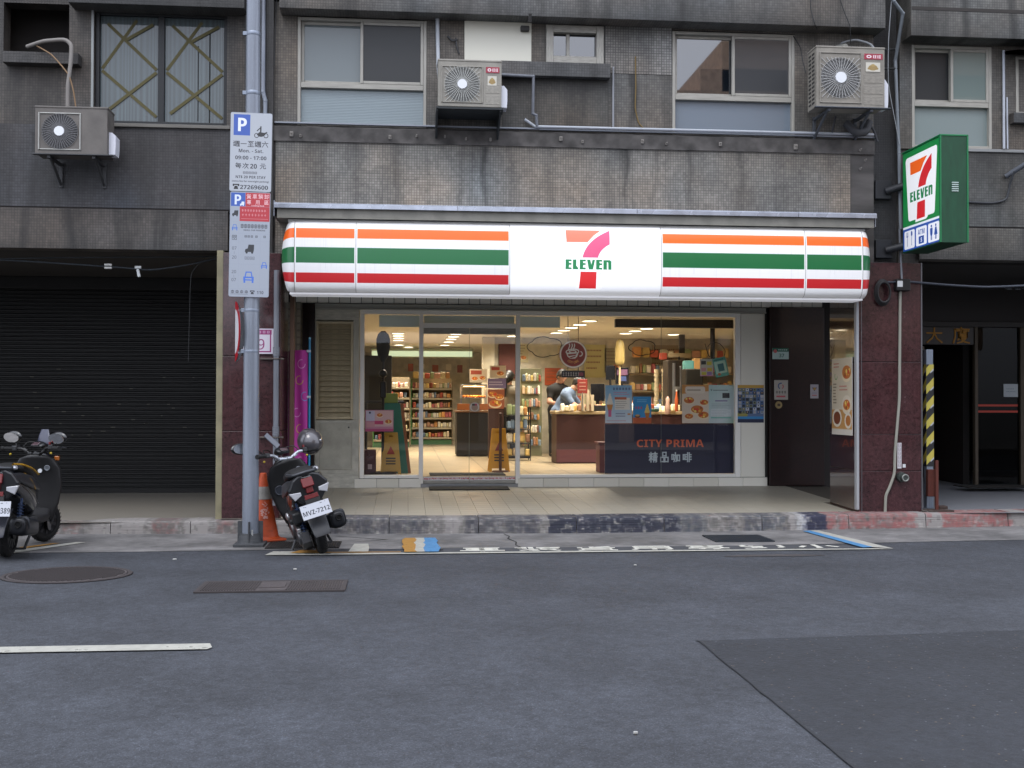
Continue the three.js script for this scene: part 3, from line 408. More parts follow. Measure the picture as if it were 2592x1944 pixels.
// left neighbour
const left = thing('apartment_building', 'dark tiled building over the closed shutter at the left edge', 'building');
{
  const hole = rect(-3.47, -2.02, 4.53, 5.8).reverse(), niche = rect(-4.44, -3.74, 5.27, 5.84).reverse();
  obj('wall', onWall(extrude(rect(-7, -1.82, 4.5, 5.95), 0.22, 0, [hole, niche]).translate(0, 0, -0.22), -7, -1.82, 4.5, 5.95), mosaic(5.18, 1.45, [98, 92, 86], { s: 41, streak: 0.5, dirtTop: 0.4, grout: 0.66, stains: [[2.3, 1.4, 0.5, 1.2, 0.45]] }), left);
  obj('wall', bx(-7, -1.9, 4.5, 5.95, -0.62, -0.5), std('#2c2826', 0.9, 0, { map: grainT }), left);
  obj('ledge', onWall(bx(-4.4, -3.6, 5.14, 5.26, -0.1, 0.14), -4.4, -3.6, 5.14, 5.26), mosaic(0.8, 0.12, [86, 82, 79], { s: 43 }), left);
  obj('wall', onWall(bx(-7, -1.82, 3.59, 4.5, -0.22, 0.0), -7, -1.82, 3.59, 4.5), mosaic(5.18, 0.91, [80, 79, 82], { s: 45, streak: 0.35, stains: [[3.3, 0.5, 0.25, 0.5, 0.4], [3.45, 0.9, 0.02, 0.9, 0.5], [2.9, 0.8, 0.02, 0.8, 0.3]] }), left);
  obj('sill', rbx(-3.52, -1.98, 4.49, 4.53, -0.1, 0.03, 0.006), std('#75726c', 0.8, 0, { map: grainT }), left);
  obj('lintel', onWall(bx(-7, -2.0, 3.13, 3.575, -0.22, 0.0), -7, -2.0, 3.13, 3.575), mosaic(5, 0.45, [122, 115, 109], { s: 47, streak: 0.6, dirtTop: 0.2, dirtLow: 0.3, stains: [[4.0, 0.4, 0.05, 0.4, 0.3]] }), left);
  obj('joint', bx(-7, -1.85, 3.575, 3.59, -0.2, -0.008), std('#2a2523', 0.9), left);
  obj('slab', onWall(bx(-3.68, -1.8, 5.78, 7.1, -0.3, 0.25), -3.68, -1.8, 5.78, 7.1), mosaic(1.88, 1.3, [100, 97, 94], { s: 49, streak: 0.4, dirtLow: 0.4 }), left);
  obj('upper_storeys', bx(-14, -1.82, 5.95, 13, -6, -0.01), std('#4a4744', 0.85), left);
  const w = new THREE.Group(); w.name = 'window'; left.add(w); const fd = std('#16181b', 0.5, 0.2);
  obj('frame', bars(-3.47, -2.02, 4.53, 5.8, -0.16, -0.05, 0.045), fd, w); obj('mullion', rbx(-2.79, -2.72, 4.57, 5.76, -0.13, -0.06), fd, w);
  obj('jamb', rbx(-3.5, -3.472, 4.53, 5.8, -0.1, 0.01), std('#8c908f', 0.6), w);
  const curtainT = pixels(512, 128, (u, v) => { const f = 0.75 + 0.2 * Math.sin(u * 95 + 3 * Math.sin(u * 13)) * 0.5 + 0.2 * (fbm(u * 30, v * 2, 91, 3) - 0.5); return [72 * f, 88 * f, 92 * f]; });
  for (const [a, b] of [[-3.425, -2.79], [-2.72, -2.065]]) {
    obj('pane', bx(a, b, 4.575, 5.755, -0.105, -0.099), phys({ color: '#ffffff', map: curtainT, roughness: 0.6, clearcoat: 1, clearcoatRoughness: 0.02 }), w);
    const t = [], q = (x0, y0, x1, y1) => { const l = Math.hypot(x1 - x0, y1 - y0); t.push(box(l, 0.034, 0.003, (x0 + x1) / 2, (y0 + y1) / 2, -0.0972, 0, 0, Math.atan2(y1 - y0, x1 - x0))); };
    const L = b - a, H = 1.18, y = 4.575; q(a + 0.02, y + H * 0.5, a + L * 0.62, y + H * 0.97); q(a + L * 0.12, y + H * 0.93, b - 0.02, y + H * 0.5); q(a + 0.02, y + H * 0.48, b - 0.02, y + 0.06); q(a + 0.06, y + 0.1, b - 0.02, y + H * 0.5 - 0.03); q(a + L * 0.45, y + H * 0.78, b - 0.06, y + H * 0.93);
    obj('tape', t.map((g, i) => g.translate(0, 0, i * 0.0031)), std('#4a4420', 0.7), w);
  }
  obj('curtain_gap', [bx(-2.36, -2.348, 4.6, 5.45, -0.0985, -0.098), bx(-2.235, -2.218, 4.58, 5.6, -0.0985, -0.098)], std('#0e1113', 0.8), w);
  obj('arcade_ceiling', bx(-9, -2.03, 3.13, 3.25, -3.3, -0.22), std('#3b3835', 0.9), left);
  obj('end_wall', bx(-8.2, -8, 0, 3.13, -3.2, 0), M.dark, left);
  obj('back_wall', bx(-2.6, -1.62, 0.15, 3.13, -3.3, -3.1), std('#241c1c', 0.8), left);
}
// right neighbour
const right = thing('apartment_building', 'tiled building at the right edge with the dark lobby entrance', 'building');
{
  obj('wall', onWall(extrude(rect(5.8, 12, 4.46, 5.95), 0.22, 0, [rect(5.95, 6.94, 4.46, 5.7).reverse()]).translate(0, 0, -0.22), 5.8, 12, 4.46, 5.95), mosaic(6.2, 1.49, [112, 107, 100], { s: 51, streak: 0.45, dirtTop: 0.3 }), right);
  obj('wall', bx(5.85, 12, 4.4, 5.95, -0.7, -0.55), M.dark, right);
  obj('wall', onWall(bx(6.03, 12, 3.55, 4.46, -0.22, 0.0), 6.03, 12, 3.55, 4.46), mosaic(6, 0.91, [118, 114, 106], { s: 53, streak: 0.5, dirtTop: 0.2, stains: [[0.8, 0.9, 0.12, 0.5, 0.35], [0.35, 0.9, 0.4, 0.45, 0.3]] }), right);
  obj('lintel', onWall(bx(6.03, 12, 3.15, 3.53, -0.22, 0.012), 6.03, 12, 3.15, 3.53), mosaic(6, 0.38, [132, 129, 121], { s: 55, streak: 0.5, dirtLow: 0.4 }), right);
  obj('joint', bx(6.03, 12, 3.53, 3.55, -0.2, -0.01), std('#2a2624', 0.9), right);
  obj('ledge', rbx(5.95, 12, 4.44, 4.475, -0.1, 0.02, 0.005), std('#8d8f8f', 0.7, 0, { map: grainT }), right);
  obj('slab', onWall(bx(5.82, 12, 5.72, 7.1, -0.3, 0.27), 5.82, 12, 5.72, 7.1), mosaic(6.2, 1.38, [134, 130, 122], { s: 57, streak: 0.5, dirtLow: 0.35, stains: [[0.9, 1.38, 0.2, 0.5, 0.4]] }), right);
  obj('slab_groove', bx(5.83, 12, 6.02, 6.06, 0.2, 0.274), std('#33302e', 0.9), right);
  obj('upper_storeys', bx(5.8, 14, 7.1, 13, -6, 0), std('#67625b', 0.8), right);
  windowUnit(right, 5.95, 6.94, 4.475, 5.7, -0.01, { bar: 5.0, split: 6.45, left: meshPane, right: frostGreen, low: frost('#6c7a7a') });
  windowUnit(right, 7.24, 8.2, 4.9, 5.6, -0.005, { split: 7.7, left: frost('#727c80'), right: meshPane });
  obj('hood', [extrude([[0, 5.62], [0.3, 5.56], [0.3, 5.585], [0, 5.66]], 1.2).rotateY(Math.PI / 2).scale(1, 1, -1).translate(7.1, 0, 0)], std('#3c3f45', 0.5, 0.3), right);
  obj('sill', onWall(bx(7.16, 12, 4.78, 4.9, -0.05, 0.1), 7.16, 12, 4.78, 4.9), mosaic(4.8, 0.12, [96, 93, 90], { s: 59 }), right);
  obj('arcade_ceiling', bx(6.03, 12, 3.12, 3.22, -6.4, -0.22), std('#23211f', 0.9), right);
  obj('end_wall', bx(12, 12.2, 0, 3.15, -6.4, 0.0), M.dark, right);
}
// floors of the arcade
const slope = (x0, x1, ya, yb, z0, z1) => { const g = new THREE.BufferGeometry().setAttribute('position', new THREE.Float32BufferAttribute([x0, ya, z0, x1, ya, z0, x1, yb, z1, x0, ya, z0, x1, yb, z1, x0, yb, z1], 3)); g.computeVertexNormals(); return uvWorld(g); };
const floorM = std('#7d786f', 0.42);
struct('arcade_floor', slope(-9, -2.02, 0.128, 0.2, 0.2, -3.2), floorM);
struct('arcade_floor', slope(6.0, 12, 0.165, 0.25, 0.2, -6.4), std('#75777c', 0.4));
{ // the shop's stretch is paved with 20 cm tiles
  const y = (z) => 0.168 + (0.12 - z) * 0.028, f = struct('arcade_floor', slope(-2.03, 6.03, y(0.2) - 0.012, y(-3.2) - 0.012, 0.2, -3.2), std('#4f4a42', 0.8));
  const ms = ['#979285', '#969184', '#989386', '#959083'].map((c) => std(c, 0.46, 0, {})), tg = chamferTile(0.1982, 0.1975, 0.01, 0.0016).rotateX(-Math.PI / 2), far = ms.map(() => []);
  for (let r = 0; r < 16; r++) for (let c = 0; c < 34; c++) {
    const x = -1.28 + c * 0.2, z = 0.06 - r * 0.2, k = Math.floor(hash(c, r, 5) * 4); if (x > 5.2 && z > -0.95) continue;
    if (r < 9 && c < 33) { const t = new THREE.Mesh(tg, ms[k]); t.name = 'tile'; t.position.set(x, y(z) - 0.012, z); t.rotation.x = 0.028; t.receiveShadow = t.castShadow = true; f.add(t); }
    else far[k].push(tg.clone().rotateX(0.028).translate(x, y(z) - 0.012, z));
  }
  far.forEach((g, i) => { obj('tile_field', g, ms[i], f).userData.kind = 'stuff'; });
}
// ---------------------------------------------------------------- illuminated fascia over the shop
const C7 = { white: '#f4f4f4', orange: '#f0641c', red: '#d3242c', green: '#0c7a45' };
{
  const s = thing('fascia_sign', 'long illuminated convenience store fascia with orange, green and red stripes', 'shop sign');
  const fy = (v) => 2.64 + 0.79 * v, bulge = (v) => 0.34 + 0.08 * Math.pow(Math.max(0, 1 - Math.pow(Math.abs(2 * v - 1), 9)), 0.5) + 0.03 * (1 - (2 * v - 1) ** 2);
  const face = (x0, x1, fade = 0) => { // curved acrylic panel, uv 0..1 across its face; fade turns its outer end back to the wall
    const nu = fade ? 12 : 2, nv = 28, pos = [], uv = [], idx = [];
    for (let j = 0; j <= nv; j++) for (let i = 0; i <= nu; i++) { const u = i / nu, v = j / nv, k = fade ? (fade < 0 ? 1 - u : u) : 0, r = Math.sqrt(Math.max(0, 1 - k * k)), in_ = 0.16 * k * k * Math.pow(Math.abs(2 * v - 1), 2); pos.push(x0 + (x1 - x0) * u - Math.sign(fade || 1) * (fade ? in_ * 0.4 : 0), fy(v) - (v - 0.5) * 0.1 * k * k, fade ? 0.1 + (bulge(v) - 0.1) * (0.1 + 0.9 * r) : bulge(v)); uv.push(u, v); }
    for (let j = 0; j < nv; j++) for (let i = 0; i < nu; i++) { const a = j * (nu + 1) + i; idx.push(a, a + 1, a + nu + 2, a, a + nu + 2, a + nu + 1); }
    const g = new THREE.BufferGeometry().setAttribute('position', new THREE.Float32BufferAttribute(pos, 3)).setAttribute('uv', new THREE.Float32BufferAttribute(uv, 2)); g.setIndex(idx); g.computeVertexNormals(); return g;
  };
  const lit = (t, e) => phys({ map: t, emissiveMap: t, emissive: '#ffffff', emissiveIntensity: e, roughness: 0.45, clearcoat: 0.25, clearcoatRoughness: 0.06, side: THREE.DoubleSide });
  const stripe = (inset) => canvas(256, 256, (x, w, h) => { x.fillStyle = '#e2e2e2'; x.fillRect(0, 0, w, h); for (const [a, b, c] of [[0.12, 0.255, '#f26200'], [0.385, 0.6, '#00602f'], [0.735, 0.868, '#b8141c']]) { x.fillStyle = c; x.fillRect(inset * w, a * h, (1 - 2 * inset) * w, (b - a) * h); } for (let i = 0; i < 40; i++) { x.globalAlpha = rr(0.015, 0.06); x.fillStyle = '#4a463c'; const q = rr(0, w); x.fillRect(q, rr(0, 0.15) * h, rr(0.5, 2.5), rr(0.1, 0.9) * h); } x.globalAlpha = 0.16; x.fillStyle = '#5a564a'; x.fillRect(0, 0, w, 3); x.fillRect(0, h - 4, w, 4); x.globalAlpha = 1; });
  const wide = stripe(0.008), narrow = stripe(0.02), endT = stripe(0.0);
  for (const [x0, x1, t, e] of [[-1.218, -0.562, narrow, 0.05], [-0.556, 1.127, wide, 0.055], [2.833, 4.487, wide, 0.08], [4.493, 5.157, narrow, 0.055]]) obj('striped_panel', face(x0, x1), lit(t, e), s);
  obj('striped_panel', face(-1.39, -1.224, -1), lit(endT, 0.03), s); obj('striped_panel', face(5.163, 5.33, 1), lit(endT, 0.03), s);
  const logo = canvas(1024, 488, (x, w, h) => { x.fillStyle = '#f0f0f2'; x.fillRect(0, 0, w, h); numeral(x, 0.3636 * w, 0.085 * h, 0.302 * w, 0.83 * h, { ...C7, orange: '#f0775c', red: '#d4527c', red2: '#cf2328', white: '#f7f7f7' }); x.strokeStyle = '#9fb3a6'; x.lineWidth = 2; x.beginPath(); x.arc(0.59 * w, 0.7 * h, 6, 0, 7); x.stroke(); });
  obj('logo_panel', face(1.133, 2.827), lit(logo, 0.11), s);
  const dividerM = std('#9c9c98', 0.5); [-1.221, -0.559, 1.13, 2.83, 4.49, 5.16].forEach((x) => { const g = new THREE.ExtrudeGeometry(new THREE.Shape([...Array.from({ length: 21 }, (_, i) => new THREE.Vector2(bulge(i / 20) - 0.006, fy(i / 20))), new THREE.Vector2(0.1, fy(1)), new THREE.Vector2(0.1, fy(0))]), { depth: 0.012, bevelEnabled: false }); const p = g.attributes.position; for (let i = 0; i < p.count; i++) p.setXYZ(i, x + 0.006 - p.getZ(i), p.getY(i), p.getX(i)); g.computeVertexNormals(); obj('divider', g, dividerM, s); });
  obj('lit_underside', bx(-1.28, 5.2, 2.622, 2.64, 0.04, 0.34), new THREE.MeshStandardMaterial({ color: '#d8d8d8', emissive: '#f2f4ff', emissiveIntensity: 0.12 }), s); obj('housing', [bx(-1.3, 5.22, 2.645, 3.42, 0.02, 0.1), bx(-1.3, 5.22, 3.415, 3.44, 0.02, 0.36)], std('#c5c5c3', 0.5), s);
  // sheet-metal rain cover above it
  const rain = thing('rain_cover', 'weathered sheet metal rain cover along the top of the fascia sign', 'canopy');
  const joints = [-1.44, 0.55, 2.55, 4.4, 5.32], tin = std('#b9bfcc', 0.45, 0.35, { map: grainT, roughnessMap: smudgeR });
  for (let i = 0; i < 4; i++) obj('metal_sheet', uvWorld(profX([[0.015, 3.635], [0.02, 3.65], [0.455, 3.605], [0.47, 3.59], [0.47, 3.548], [0.46, 3.548], [0.455, 3.575], [0.02, 3.633]], joints[i] + 0.003, joints[i + 1] - 0.003)), tin, rain);
  obj('flange', uvWorld(profX([[0.015, 3.45], [0.42, 3.45], [0.42, 3.456], [0.02, 3.456]], -1.42, 5.3)), std('#83837e', 0.6, 0.1, { map: grainT }), rain);
  obj('cover_board', uvWorld(bx(-1.41, 5.3, 3.444, 3.568, 0.41, 0.43)), std('#8d8b82', 0.6, 0, { map: grainT }), rain);
  obj('end_plate', [bx(-1.445, -1.437, 3.46, 3.63, 0.02, 0.45), bx(5.317, 5.325, 3.46, 3.6, 0.02, 0.42)], tin, rain);
}
// ---------------------------------------------------------------- green box sign standing out from the right pillar
{
  const s = thing('projecting_sign', 'green two-sided box sign with a white lit face standing out over the right pillar', 'shop sign', [5.92, 3.195, 0.62]);
  const body = std('#0f4a30', 0.42, 0, { map: grainT });
  obj('box', [bx(-0.15, 0.15, 0, 1.17, -0.475, 0.475)], body, s);
  obj('rim', [rbx(-0.162, -0.145, 0.0, 1.17, 0.455, 0.482, 0.003), rbx(0.145, 0.162, 0.0, 1.17, 0.455, 0.482, 0.003), rbx(-0.162, 0.162, 1.16, 1.178, -0.48, 0.482, 0.003)], std('#0f6b3e', 0.4), s);
  const t = canvas(836, 1024, (x, w, h) => {
    x.fillStyle = '#16803f'; x.fillRect(0, 0, w, h);
    const top = 0.755 * h; x.fillStyle = '#f6f6f6'; x.beginPath(); x.moveTo(0.13 * w, 0.06 * h); x.lineTo(0.88 * w, 0.06 * h); x.quadraticCurveTo(0.93 * w, 0.06 * h, 0.925 * w, 0.1 * h); x.lineTo(0.86 * w, 0.68 * h); x.quadraticCurveTo(0.855 * w, 0.71 * h, 0.81 * w, 0.71 * h); x.lineTo(0.2 * w, 0.71 * h); x.quadraticCurveTo(0.155 * w, 0.71 * h, 0.15 * w, 0.68 * h); x.lineTo(0.075 * w, 0.1 * h); x.quadraticCurveTo(0.08 * w, 0.06 * h, 0.13 * w, 0.06 * h); x.fill();
    numeral(x, 0.2 * w, 0.12 * h, 0.6 * w, 0.6 * h, { ...C7, white: '#f6f6f6' });
    x.fillStyle = '#e9ecf2'; x.fillRect(0, top, w, 0.022 * h); x.fillStyle = '#2d54a8'; x.fillRect(0, top + 0.022 * h, w, h);
    for (let k = 0; k < 3; k++) { x.fillStyle = '#eef0f5'; x.beginPath(); x.roundRect(w * (0.035 + 0.325 * k), top + 0.045 * h, w * 0.29, 0.185 * h, 22); x.fill(); }
    const B = '#274d9c', y0 = top + 0.06 * h; x.fillStyle = B;
    x.fillRect(0.115 * w, y0 + 46, 9, 100); x.fillRect(0.095 * w, y0, 6, 50); x.fillRect(0.113 * w, y0, 6, 50); x.fillRect(0.131 * w, y0, 6, 50); x.fillRect(0.095 * w, y0 + 40, 0.045 * w, 10); x.fillRect(0.235 * w, y0 + 40, 9, 106); disc(x, 0.24 * w, y0 + 24, 18, B, 28);
    write(x, 'ATM', 0.505 * w, y0 + 62, 74, B, 'center', true); x.fillStyle = B; x.fillRect(0.435 * w, y0 + 80, 0.14 * w, 76); write(x, '$', 0.505 * w, y0 + 142, 66, '#eef0f5', 'center', true);
    for (const [q, skirt] of [[0.77, 0], [0.885, 1]]) { disc(x, q * w, y0 + 16, 14, B); poly(x, skirt ? [[q * w - 14, y0 + 34], [q * w + 14, y0 + 34], [q * w + 36, y0 + 110], [q * w - 36, y0 + 110]] : [[q * w - 28, y0 + 34], [q * w + 28, y0 + 34], [q * w + 26, y0 + 90], [q * w + 16, y0 + 110], [q * w - 16, y0 + 110], [q * w - 26, y0 + 90]], B); x.fillRect(q * w - 14, y0 + 108, 12, 46); x.fillRect(q * w + 3, y0 + 108, 12, 46); }
  });
  const fm = phys({ map: t, emissiveMap: t, emissive: '#ffffff', emissiveIntensity: 0.13, roughness: 0.3, clearcoat: 0.6, clearcoatRoughness: 0.1 });
  for (const k of [-1, 1]) obj('lit_face', put(new THREE.PlaneGeometry(0.925, 1.14), k * 0.152, 0.585, 0, 0, k * Math.PI / 2), fm, s);
  const slots = []; for (let i = 0; i < 5; i++) slots.push(rbox(0.075, 0.012, 0.012, 0.003, 0.01, 0.56 + i * 0.023, 0.478)); obj('vent', slots, std('#aebfba', 0.4, 0.2), s);
  for (const [a, b] of [[0.83, 0.75], [0.12, 0.05]]) obj('bracket', [rod([-0.02, a, -0.46], [-0.3, b, -0.6], 0.045), rbox(0.2, 0.22, 0.06, 0.01, -0.32, b + 0.02, -0.64)], std('#25272b', 0.55, 0.3), s);
}
// ---------------------------------------------------------------- air conditioner outdoor units
const gold = (x, a, b, s) => { disc(x, a, b, s * 0.5, '#8e7748'); disc(x, a, b - s * 0.42, s * 0.22, '#9b8450'); disc(x, a - s * 0.4, b + s * 0.15, s * 0.2, '#8a7344'); disc(x, a + s * 0.4, b + s * 0.15, s * 0.2, '#8a7344'); };
function acUnit(label, x0, x1, y0, y1, zf, o) {
  const w = x1 - x0, h = y1 - y0, d = 0.28, a = thing('air_conditioner', label, 'air conditioner', [(x0 + x1) / 2, y0, zf - d]), cm = o.body, X = w / 2, gx0 = -X + 0.035, gx1 = gx0 + o.gw, gy0 = 0.04, gy1 = h - 0.06, cx = (gx0 + gx1) / 2, cy = (gy0 + gy1) / 2, R = Math.min(o.gw, gy1 - gy0) * 0.47;
  const hole = []; for (let i = 0; i < 40; i++) { const t = -i / 40 * 2 * Math.PI; hole.push([cx + R * Math.cos(t), cy + R * Math.sin(t)]); }
  obj('casing', [bx(-X, X, 0, h, 0, 0.03), rbx(-X, -X + 0.012, 0, h - 0.01, 0.03, d - 0.025), rbx(X - 0.012, X, 0, h - 0.01, 0.03, d - 0.025), extrude(rect(-X + 0.006, X - 0.006, 0.006, h - 0.012), 0.016, 0.006, [hole]).translate(0, 0, d - 0.022), bx(-X + 0.012, X - 0.012, 0, 0.012, 0.03, d - 0.025)].map((g) => uvWorld(g)), cm, a);
  obj('lid', uvWorld(rbx(-X - 0.006, X + 0.006, h - 0.012, h + 0.012, -0.004, d + 0.006, 0.008)), cm, a);
  obj('fan_well', cyl(R, R, 0.16, cx, cy, d - 0.1, Math.PI / 2, 0, 0, 40), std('#1a1b1e', 0.8), a);
  const blades = []; for (let i = 0; i < 3; i++) { const b = extrude([[0.02, -0.03], [R * 0.6, -R * 0.42], [R * 0.9, -0.05], [R * 0.75, R * 0.25], [0.03, 0.05]], 0.004, 0.002); b.rotateY(0.25).rotateZ(i * 2.094 + 0.4).translate(cx, cy, d - 0.02); blades.push(b); } obj('fan_blade', blades, std('#707378', 0.5), a);
  const wires = []; for (let i = 1; i <= 11; i++) wires.push(put(new THREE.TorusGeometry(R * (0.26 + 0.74 * i / 11), 0.0022, 4, 48), cx, cy, d + 0.012)); for (let i = 0; i < o.spokes; i++) { const t = i / o.spokes * 2 * Math.PI + 0.1, l = o.square ? Math.min(R / Math.max(Math.abs(Math.cos(t)), Math.abs(Math.sin(t))), R * 1.36) : R; wires.push(rod([cx + R * 0.25 * Math.cos(t), cy + R * 0.25 * Math.sin(t), d + 0.014], [cx + l * Math.cos(t + o.swirl), cy + l * Math.sin(t + o.swirl), d + 0.01], 0.0034, 5)); }
  obj('fan_grille', wires, o.wire, a);
  obj('grille_frame', bars(gx0, gx1, gy0, gy1, d - 0.004, d + 0.014, 0.014), o.trim, a);
  obj('hub', cyl(R * 0.27, R * 0.29, 0.02, cx, cy, d + 0.018, Math.PI / 2, 0, 0, 28), std('#d3d6da', 0.4), a);
  obj('valve_cover', uvWorld(extrude([[0, 0.02], [0.06, 0.02], [0.065, 0.1], [0.065, h * 0.42], [0.03, h * 0.5], [0, h * 0.5]], 0.16, 0.006).rotateY(0).translate(X, 0, 0.05)), std('#c9cbd3', 0.5), a);
  if (o.side) { const sl = []; for (let j = 0; j < 13; j++) for (let k = 0; k < 2; k++) sl.push(rbox(0.008, 0.022, 0.075, 0.003, -X - 0.001, 0.06 + j * (h - 0.12) / 12, 0.075 + k * 0.105)); obj('side_slot', sl, std('#2e2d2b', 0.8), a).userData.kind = 'stuff'; }
  if (o.label) {
    poster('brand_label', 0, 0, gx1 + 0.03, X - 0.025, h - 0.13, h - 0.065, d + 0.003, canvas(128, 64, (x) => { x.fillStyle = '#8c2436'; x.fillRect(0, 0, 128, 64); disc(x, 34, 32, 18, '#d9c8cc'); disc(x, 34, 32, 8, '#8c2436'); x.fillStyle = '#d9c8cc'; for (const k of [62, 92]) { x.fillRect(k, 16, 6, 34); x.fillRect(k + 9, 16, 14, 6); x.fillRect(k + 9, 30, 14, 5); x.fillRect(k + 9, 44, 14, 6); x.fillRect(k + 14, 16, 5, 34); } }), { parent: a });
    poster('sticker', 0, 0, gx1 + 0.05, X - 0.055, h - 0.27, h - 0.165, d + 0.003, canvas(64, 64, (x) => { x.fillStyle = '#b9b5a9'; x.fillRect(0, 0, 64, 64); gold(x, 32, 36, 40); }), { parent: a, edge: cm });
    for (let i = 0; i < o.panels; i++) obj('embossed_panel', rbox(X - gx1 - 0.05, 0.1, 0.006, 0.003, (gx1 + X) / 2 + 0.003, 0.08 + i * 0.125, d + 0.0), cm, a);
  }
  const zb = -(zf - d), bm = o.bm ?? M.darkPipe;
  if (o.solid) { obj('tray', bx(-X - 0.02, X + 0.02, -0.03, -0.008, zb, d + 0.02), bm, a); for (const q of [-X, X]) obj('bracket', extrude([[0, -0.02], [zf, -0.02], [zf, -0.05], [0.04, -0.26], [0, -0.26]], 0.02).rotateY(-Math.PI / 2).translate(q, 0, zb), bm, a); }
  else { obj('tray', rbx(-X - 0.02, X + 0.06, -0.014, -0.001, d - 0.03, d + 0.03, 0.004), bm, a); for (const k of [-1, 1]) obj('bracket', [rbox(0.035, 0.03, zf, 0.004, k * X * 0.62, -0.03, zb + zf / 2), rod([k * X * 0.62, -0.25, zb + 0.015], [k * X * 0.62, -0.03, zb + zf * 0.85], 0.016, 6), rbox(0.035, 0.28, 0.025, 0.004, k * X * 0.62, -0.14, zb + 0.012)], bm, a); }
  return a;
}
const dirtyAc = std('#68635e', 0.55, 0, { map: grainT }), paleAc = std('#98948a', 0.5, 0, { map: grainT }), paleAc2 = std('#8f8a80', 0.5, 0, { map: grainT });
acUnit('grimy grey outdoor unit over the closed shutter, under the taped window', -3.95, -3.2, 4.08, 4.58, 0.46, { body: dirtyAc, gw: 0.44, spokes: 40, swirl: 0.25, wire: std('#6c6c6e', 0.5), trim: std('#9b9b96', 0.5) });
acUnit('cream outdoor unit beside the white wall panel, on a dark boxed bracket', 0.33, 1.03, 4.7, 5.21, 0.46, { body: paleAc, gw: 0.46, spokes: 36, swirl: 0.0, square: 1, wire: std('#a9aaa6', 0.5), trim: paleAc, label: 1, panels: 2, solid: 1, bm: std('#24282a', 0.6, 0.2) });
acUnit('large cream outdoor unit with slotted side, beside the green box sign', 4.6, 5.4, 4.8, 5.48, 0.5, { body: paleAc2, gw: 0.49, spokes: 36, swirl: 0.0, square: 1, wire: std('#a5a5a4', 0.5), trim: paleAc2, label: 1, panels: 3, side: 1, bm: std('#4f5359', 0.6, 0.3) });
// ---------------------------------------------------------------- pipes and wires on the walls
const line = (name, label, cat, pts, r, m, sharp = true, n = 40) => tag(obj(name, sharp ? [...pts.slice(1).map((p, i) => rod(pts[i], p, r, 8)), ...pts.slice(1, -1).map((p) => sph(r * 1.08, ...p))] : tube(pts, r, n, 7), m), label, cat);
line('refrigerant_pipe', 'pale wrapped pipe curling down to the grimy unit on the left', 'pipe', [[-4.15, 5.32, 0.12], [-3.95, 5.36, 0.2], [-3.72, 5.37, 0.24], [-3.64, 5.3, 0.26], [-3.64, 5.1, 0.28], [-3.66, 4.85, 0.3], [-3.66, 4.6, 0.3]], 0.022, std('#77736f', 0.8), false);
line('cable', 'thin tan wire looping from the niche to the grimy unit', 'cable', [[-4.05, 5.33, 0.15], [-3.85, 5.2, 0.24], [-3.66, 4.98, 0.3], [-3.6, 4.8, 0.31], [-3.57, 4.6, 0.31]], 0.008, std('#7a6248', 0.8), false);
line('drain_pipe', 'grey pipe from the cream unit across and down to the ledge', 'pipe', [[1.03, 5.16, 0.14], [1.42, 5.15, 0.14], [1.42, 4.74, 0.08], [1.46, 4.72, 0.08], [1.47, 4.6, 0.06]], 0.017, M.pipe);
line('conduit', 'pale wrapped pipe standing above the cream unit', 'pipe', [[0.33, 5.8, 0.05], [0.335, 5.5, 0.06], [0.34, 5.27, 0.1], [0.36, 5.0, 0.14]], 0.022, std('#9da2a8', 0.6));
line('conduit', 'thin grey conduit lying along the ledge to the right', 'pipe', [[1.33, 4.68, 0.05], [1.45, 4.6, 0.05], [5.46, 4.605, 0.05]], 0.016, std('#a0a5ac', 0.55, 0.1));
line('conduit', 'thin vertical conduit right of the small window recess', 'pipe', [[2.36, 5.32, 0.02], [2.36, 4.6, 0.02]], 0.012, std('#83858a', 0.6));
line('cable', 'ochre cable hanging down the pale wall patch', 'cable', [[2.62, 5.45, 0.02], [2.625, 5.1, 0.02], [2.62, 4.85, 0.02], [2.66, 4.68, 0.02], [2.73, 4.6, 0.03]], 0.008, std('#6b5830', 0.7), false);
line('downpipe', 'grey downpipe bending down the dark pier by the green sign', 'pipe', [[5.5, 6.25, 0.3], [5.6, 6.1, 0.3], [5.73, 5.98, 0.25], [5.74, 5.5, 0.02], [5.76, 4.9, 0.02], [5.78, 4.4, 0.02], [5.8, 3.5, 0.02]], 0.021, std('#6c7278', 0.5, 0.2));
line('cable', 'thin pale wire sagging down the dark pier', 'cable', [[5.58, 6.3, 0.32], [5.58, 5.7, 0.2], [5.62, 5.2, 0.1], [5.72, 4.75, 0.06], [5.77, 4.5, 0.06]], 0.005, std('#8b8e92', 0.6), false);
line('cable', 'black wire hanging down the slab over the large cream unit', 'cable', [[4.63, 6.4, 0.27], [4.62, 6.0, 0.27], [4.66, 5.82, 0.28], [4.72, 5.78, 0.2]], 0.005, M.wire, false);
line('cable', 'black wire slanting down to the pipe stub over the large cream unit', 'cable', [[4.88, 6.4, 0.27], [5.0, 6.0, 0.28], [5.08, 5.8, 0.28], [5.12, 5.62, 0.2]], 0.005, M.wire, false);
line('cable', 'black wire looped beside the large cream unit', 'cable', [[4.5, 5.75, 0.02], [4.56, 5.6, 0.08], [4.55, 5.4, 0.2], [4.57, 5.25, 0.24]], 0.006, M.wire, false);
line('refrigerant_pipe', 'pipe hooped over the top of the large cream unit', 'pipe', [[5.05, 5.62, 0.02], [5.06, 5.66, 0.1], [5.2, 5.68, 0.16], [5.36, 5.62, 0.2], [5.42, 5.45, 0.3], [5.43, 5.3, 0.3]], 0.014, std('#6d7074', 0.6), false);
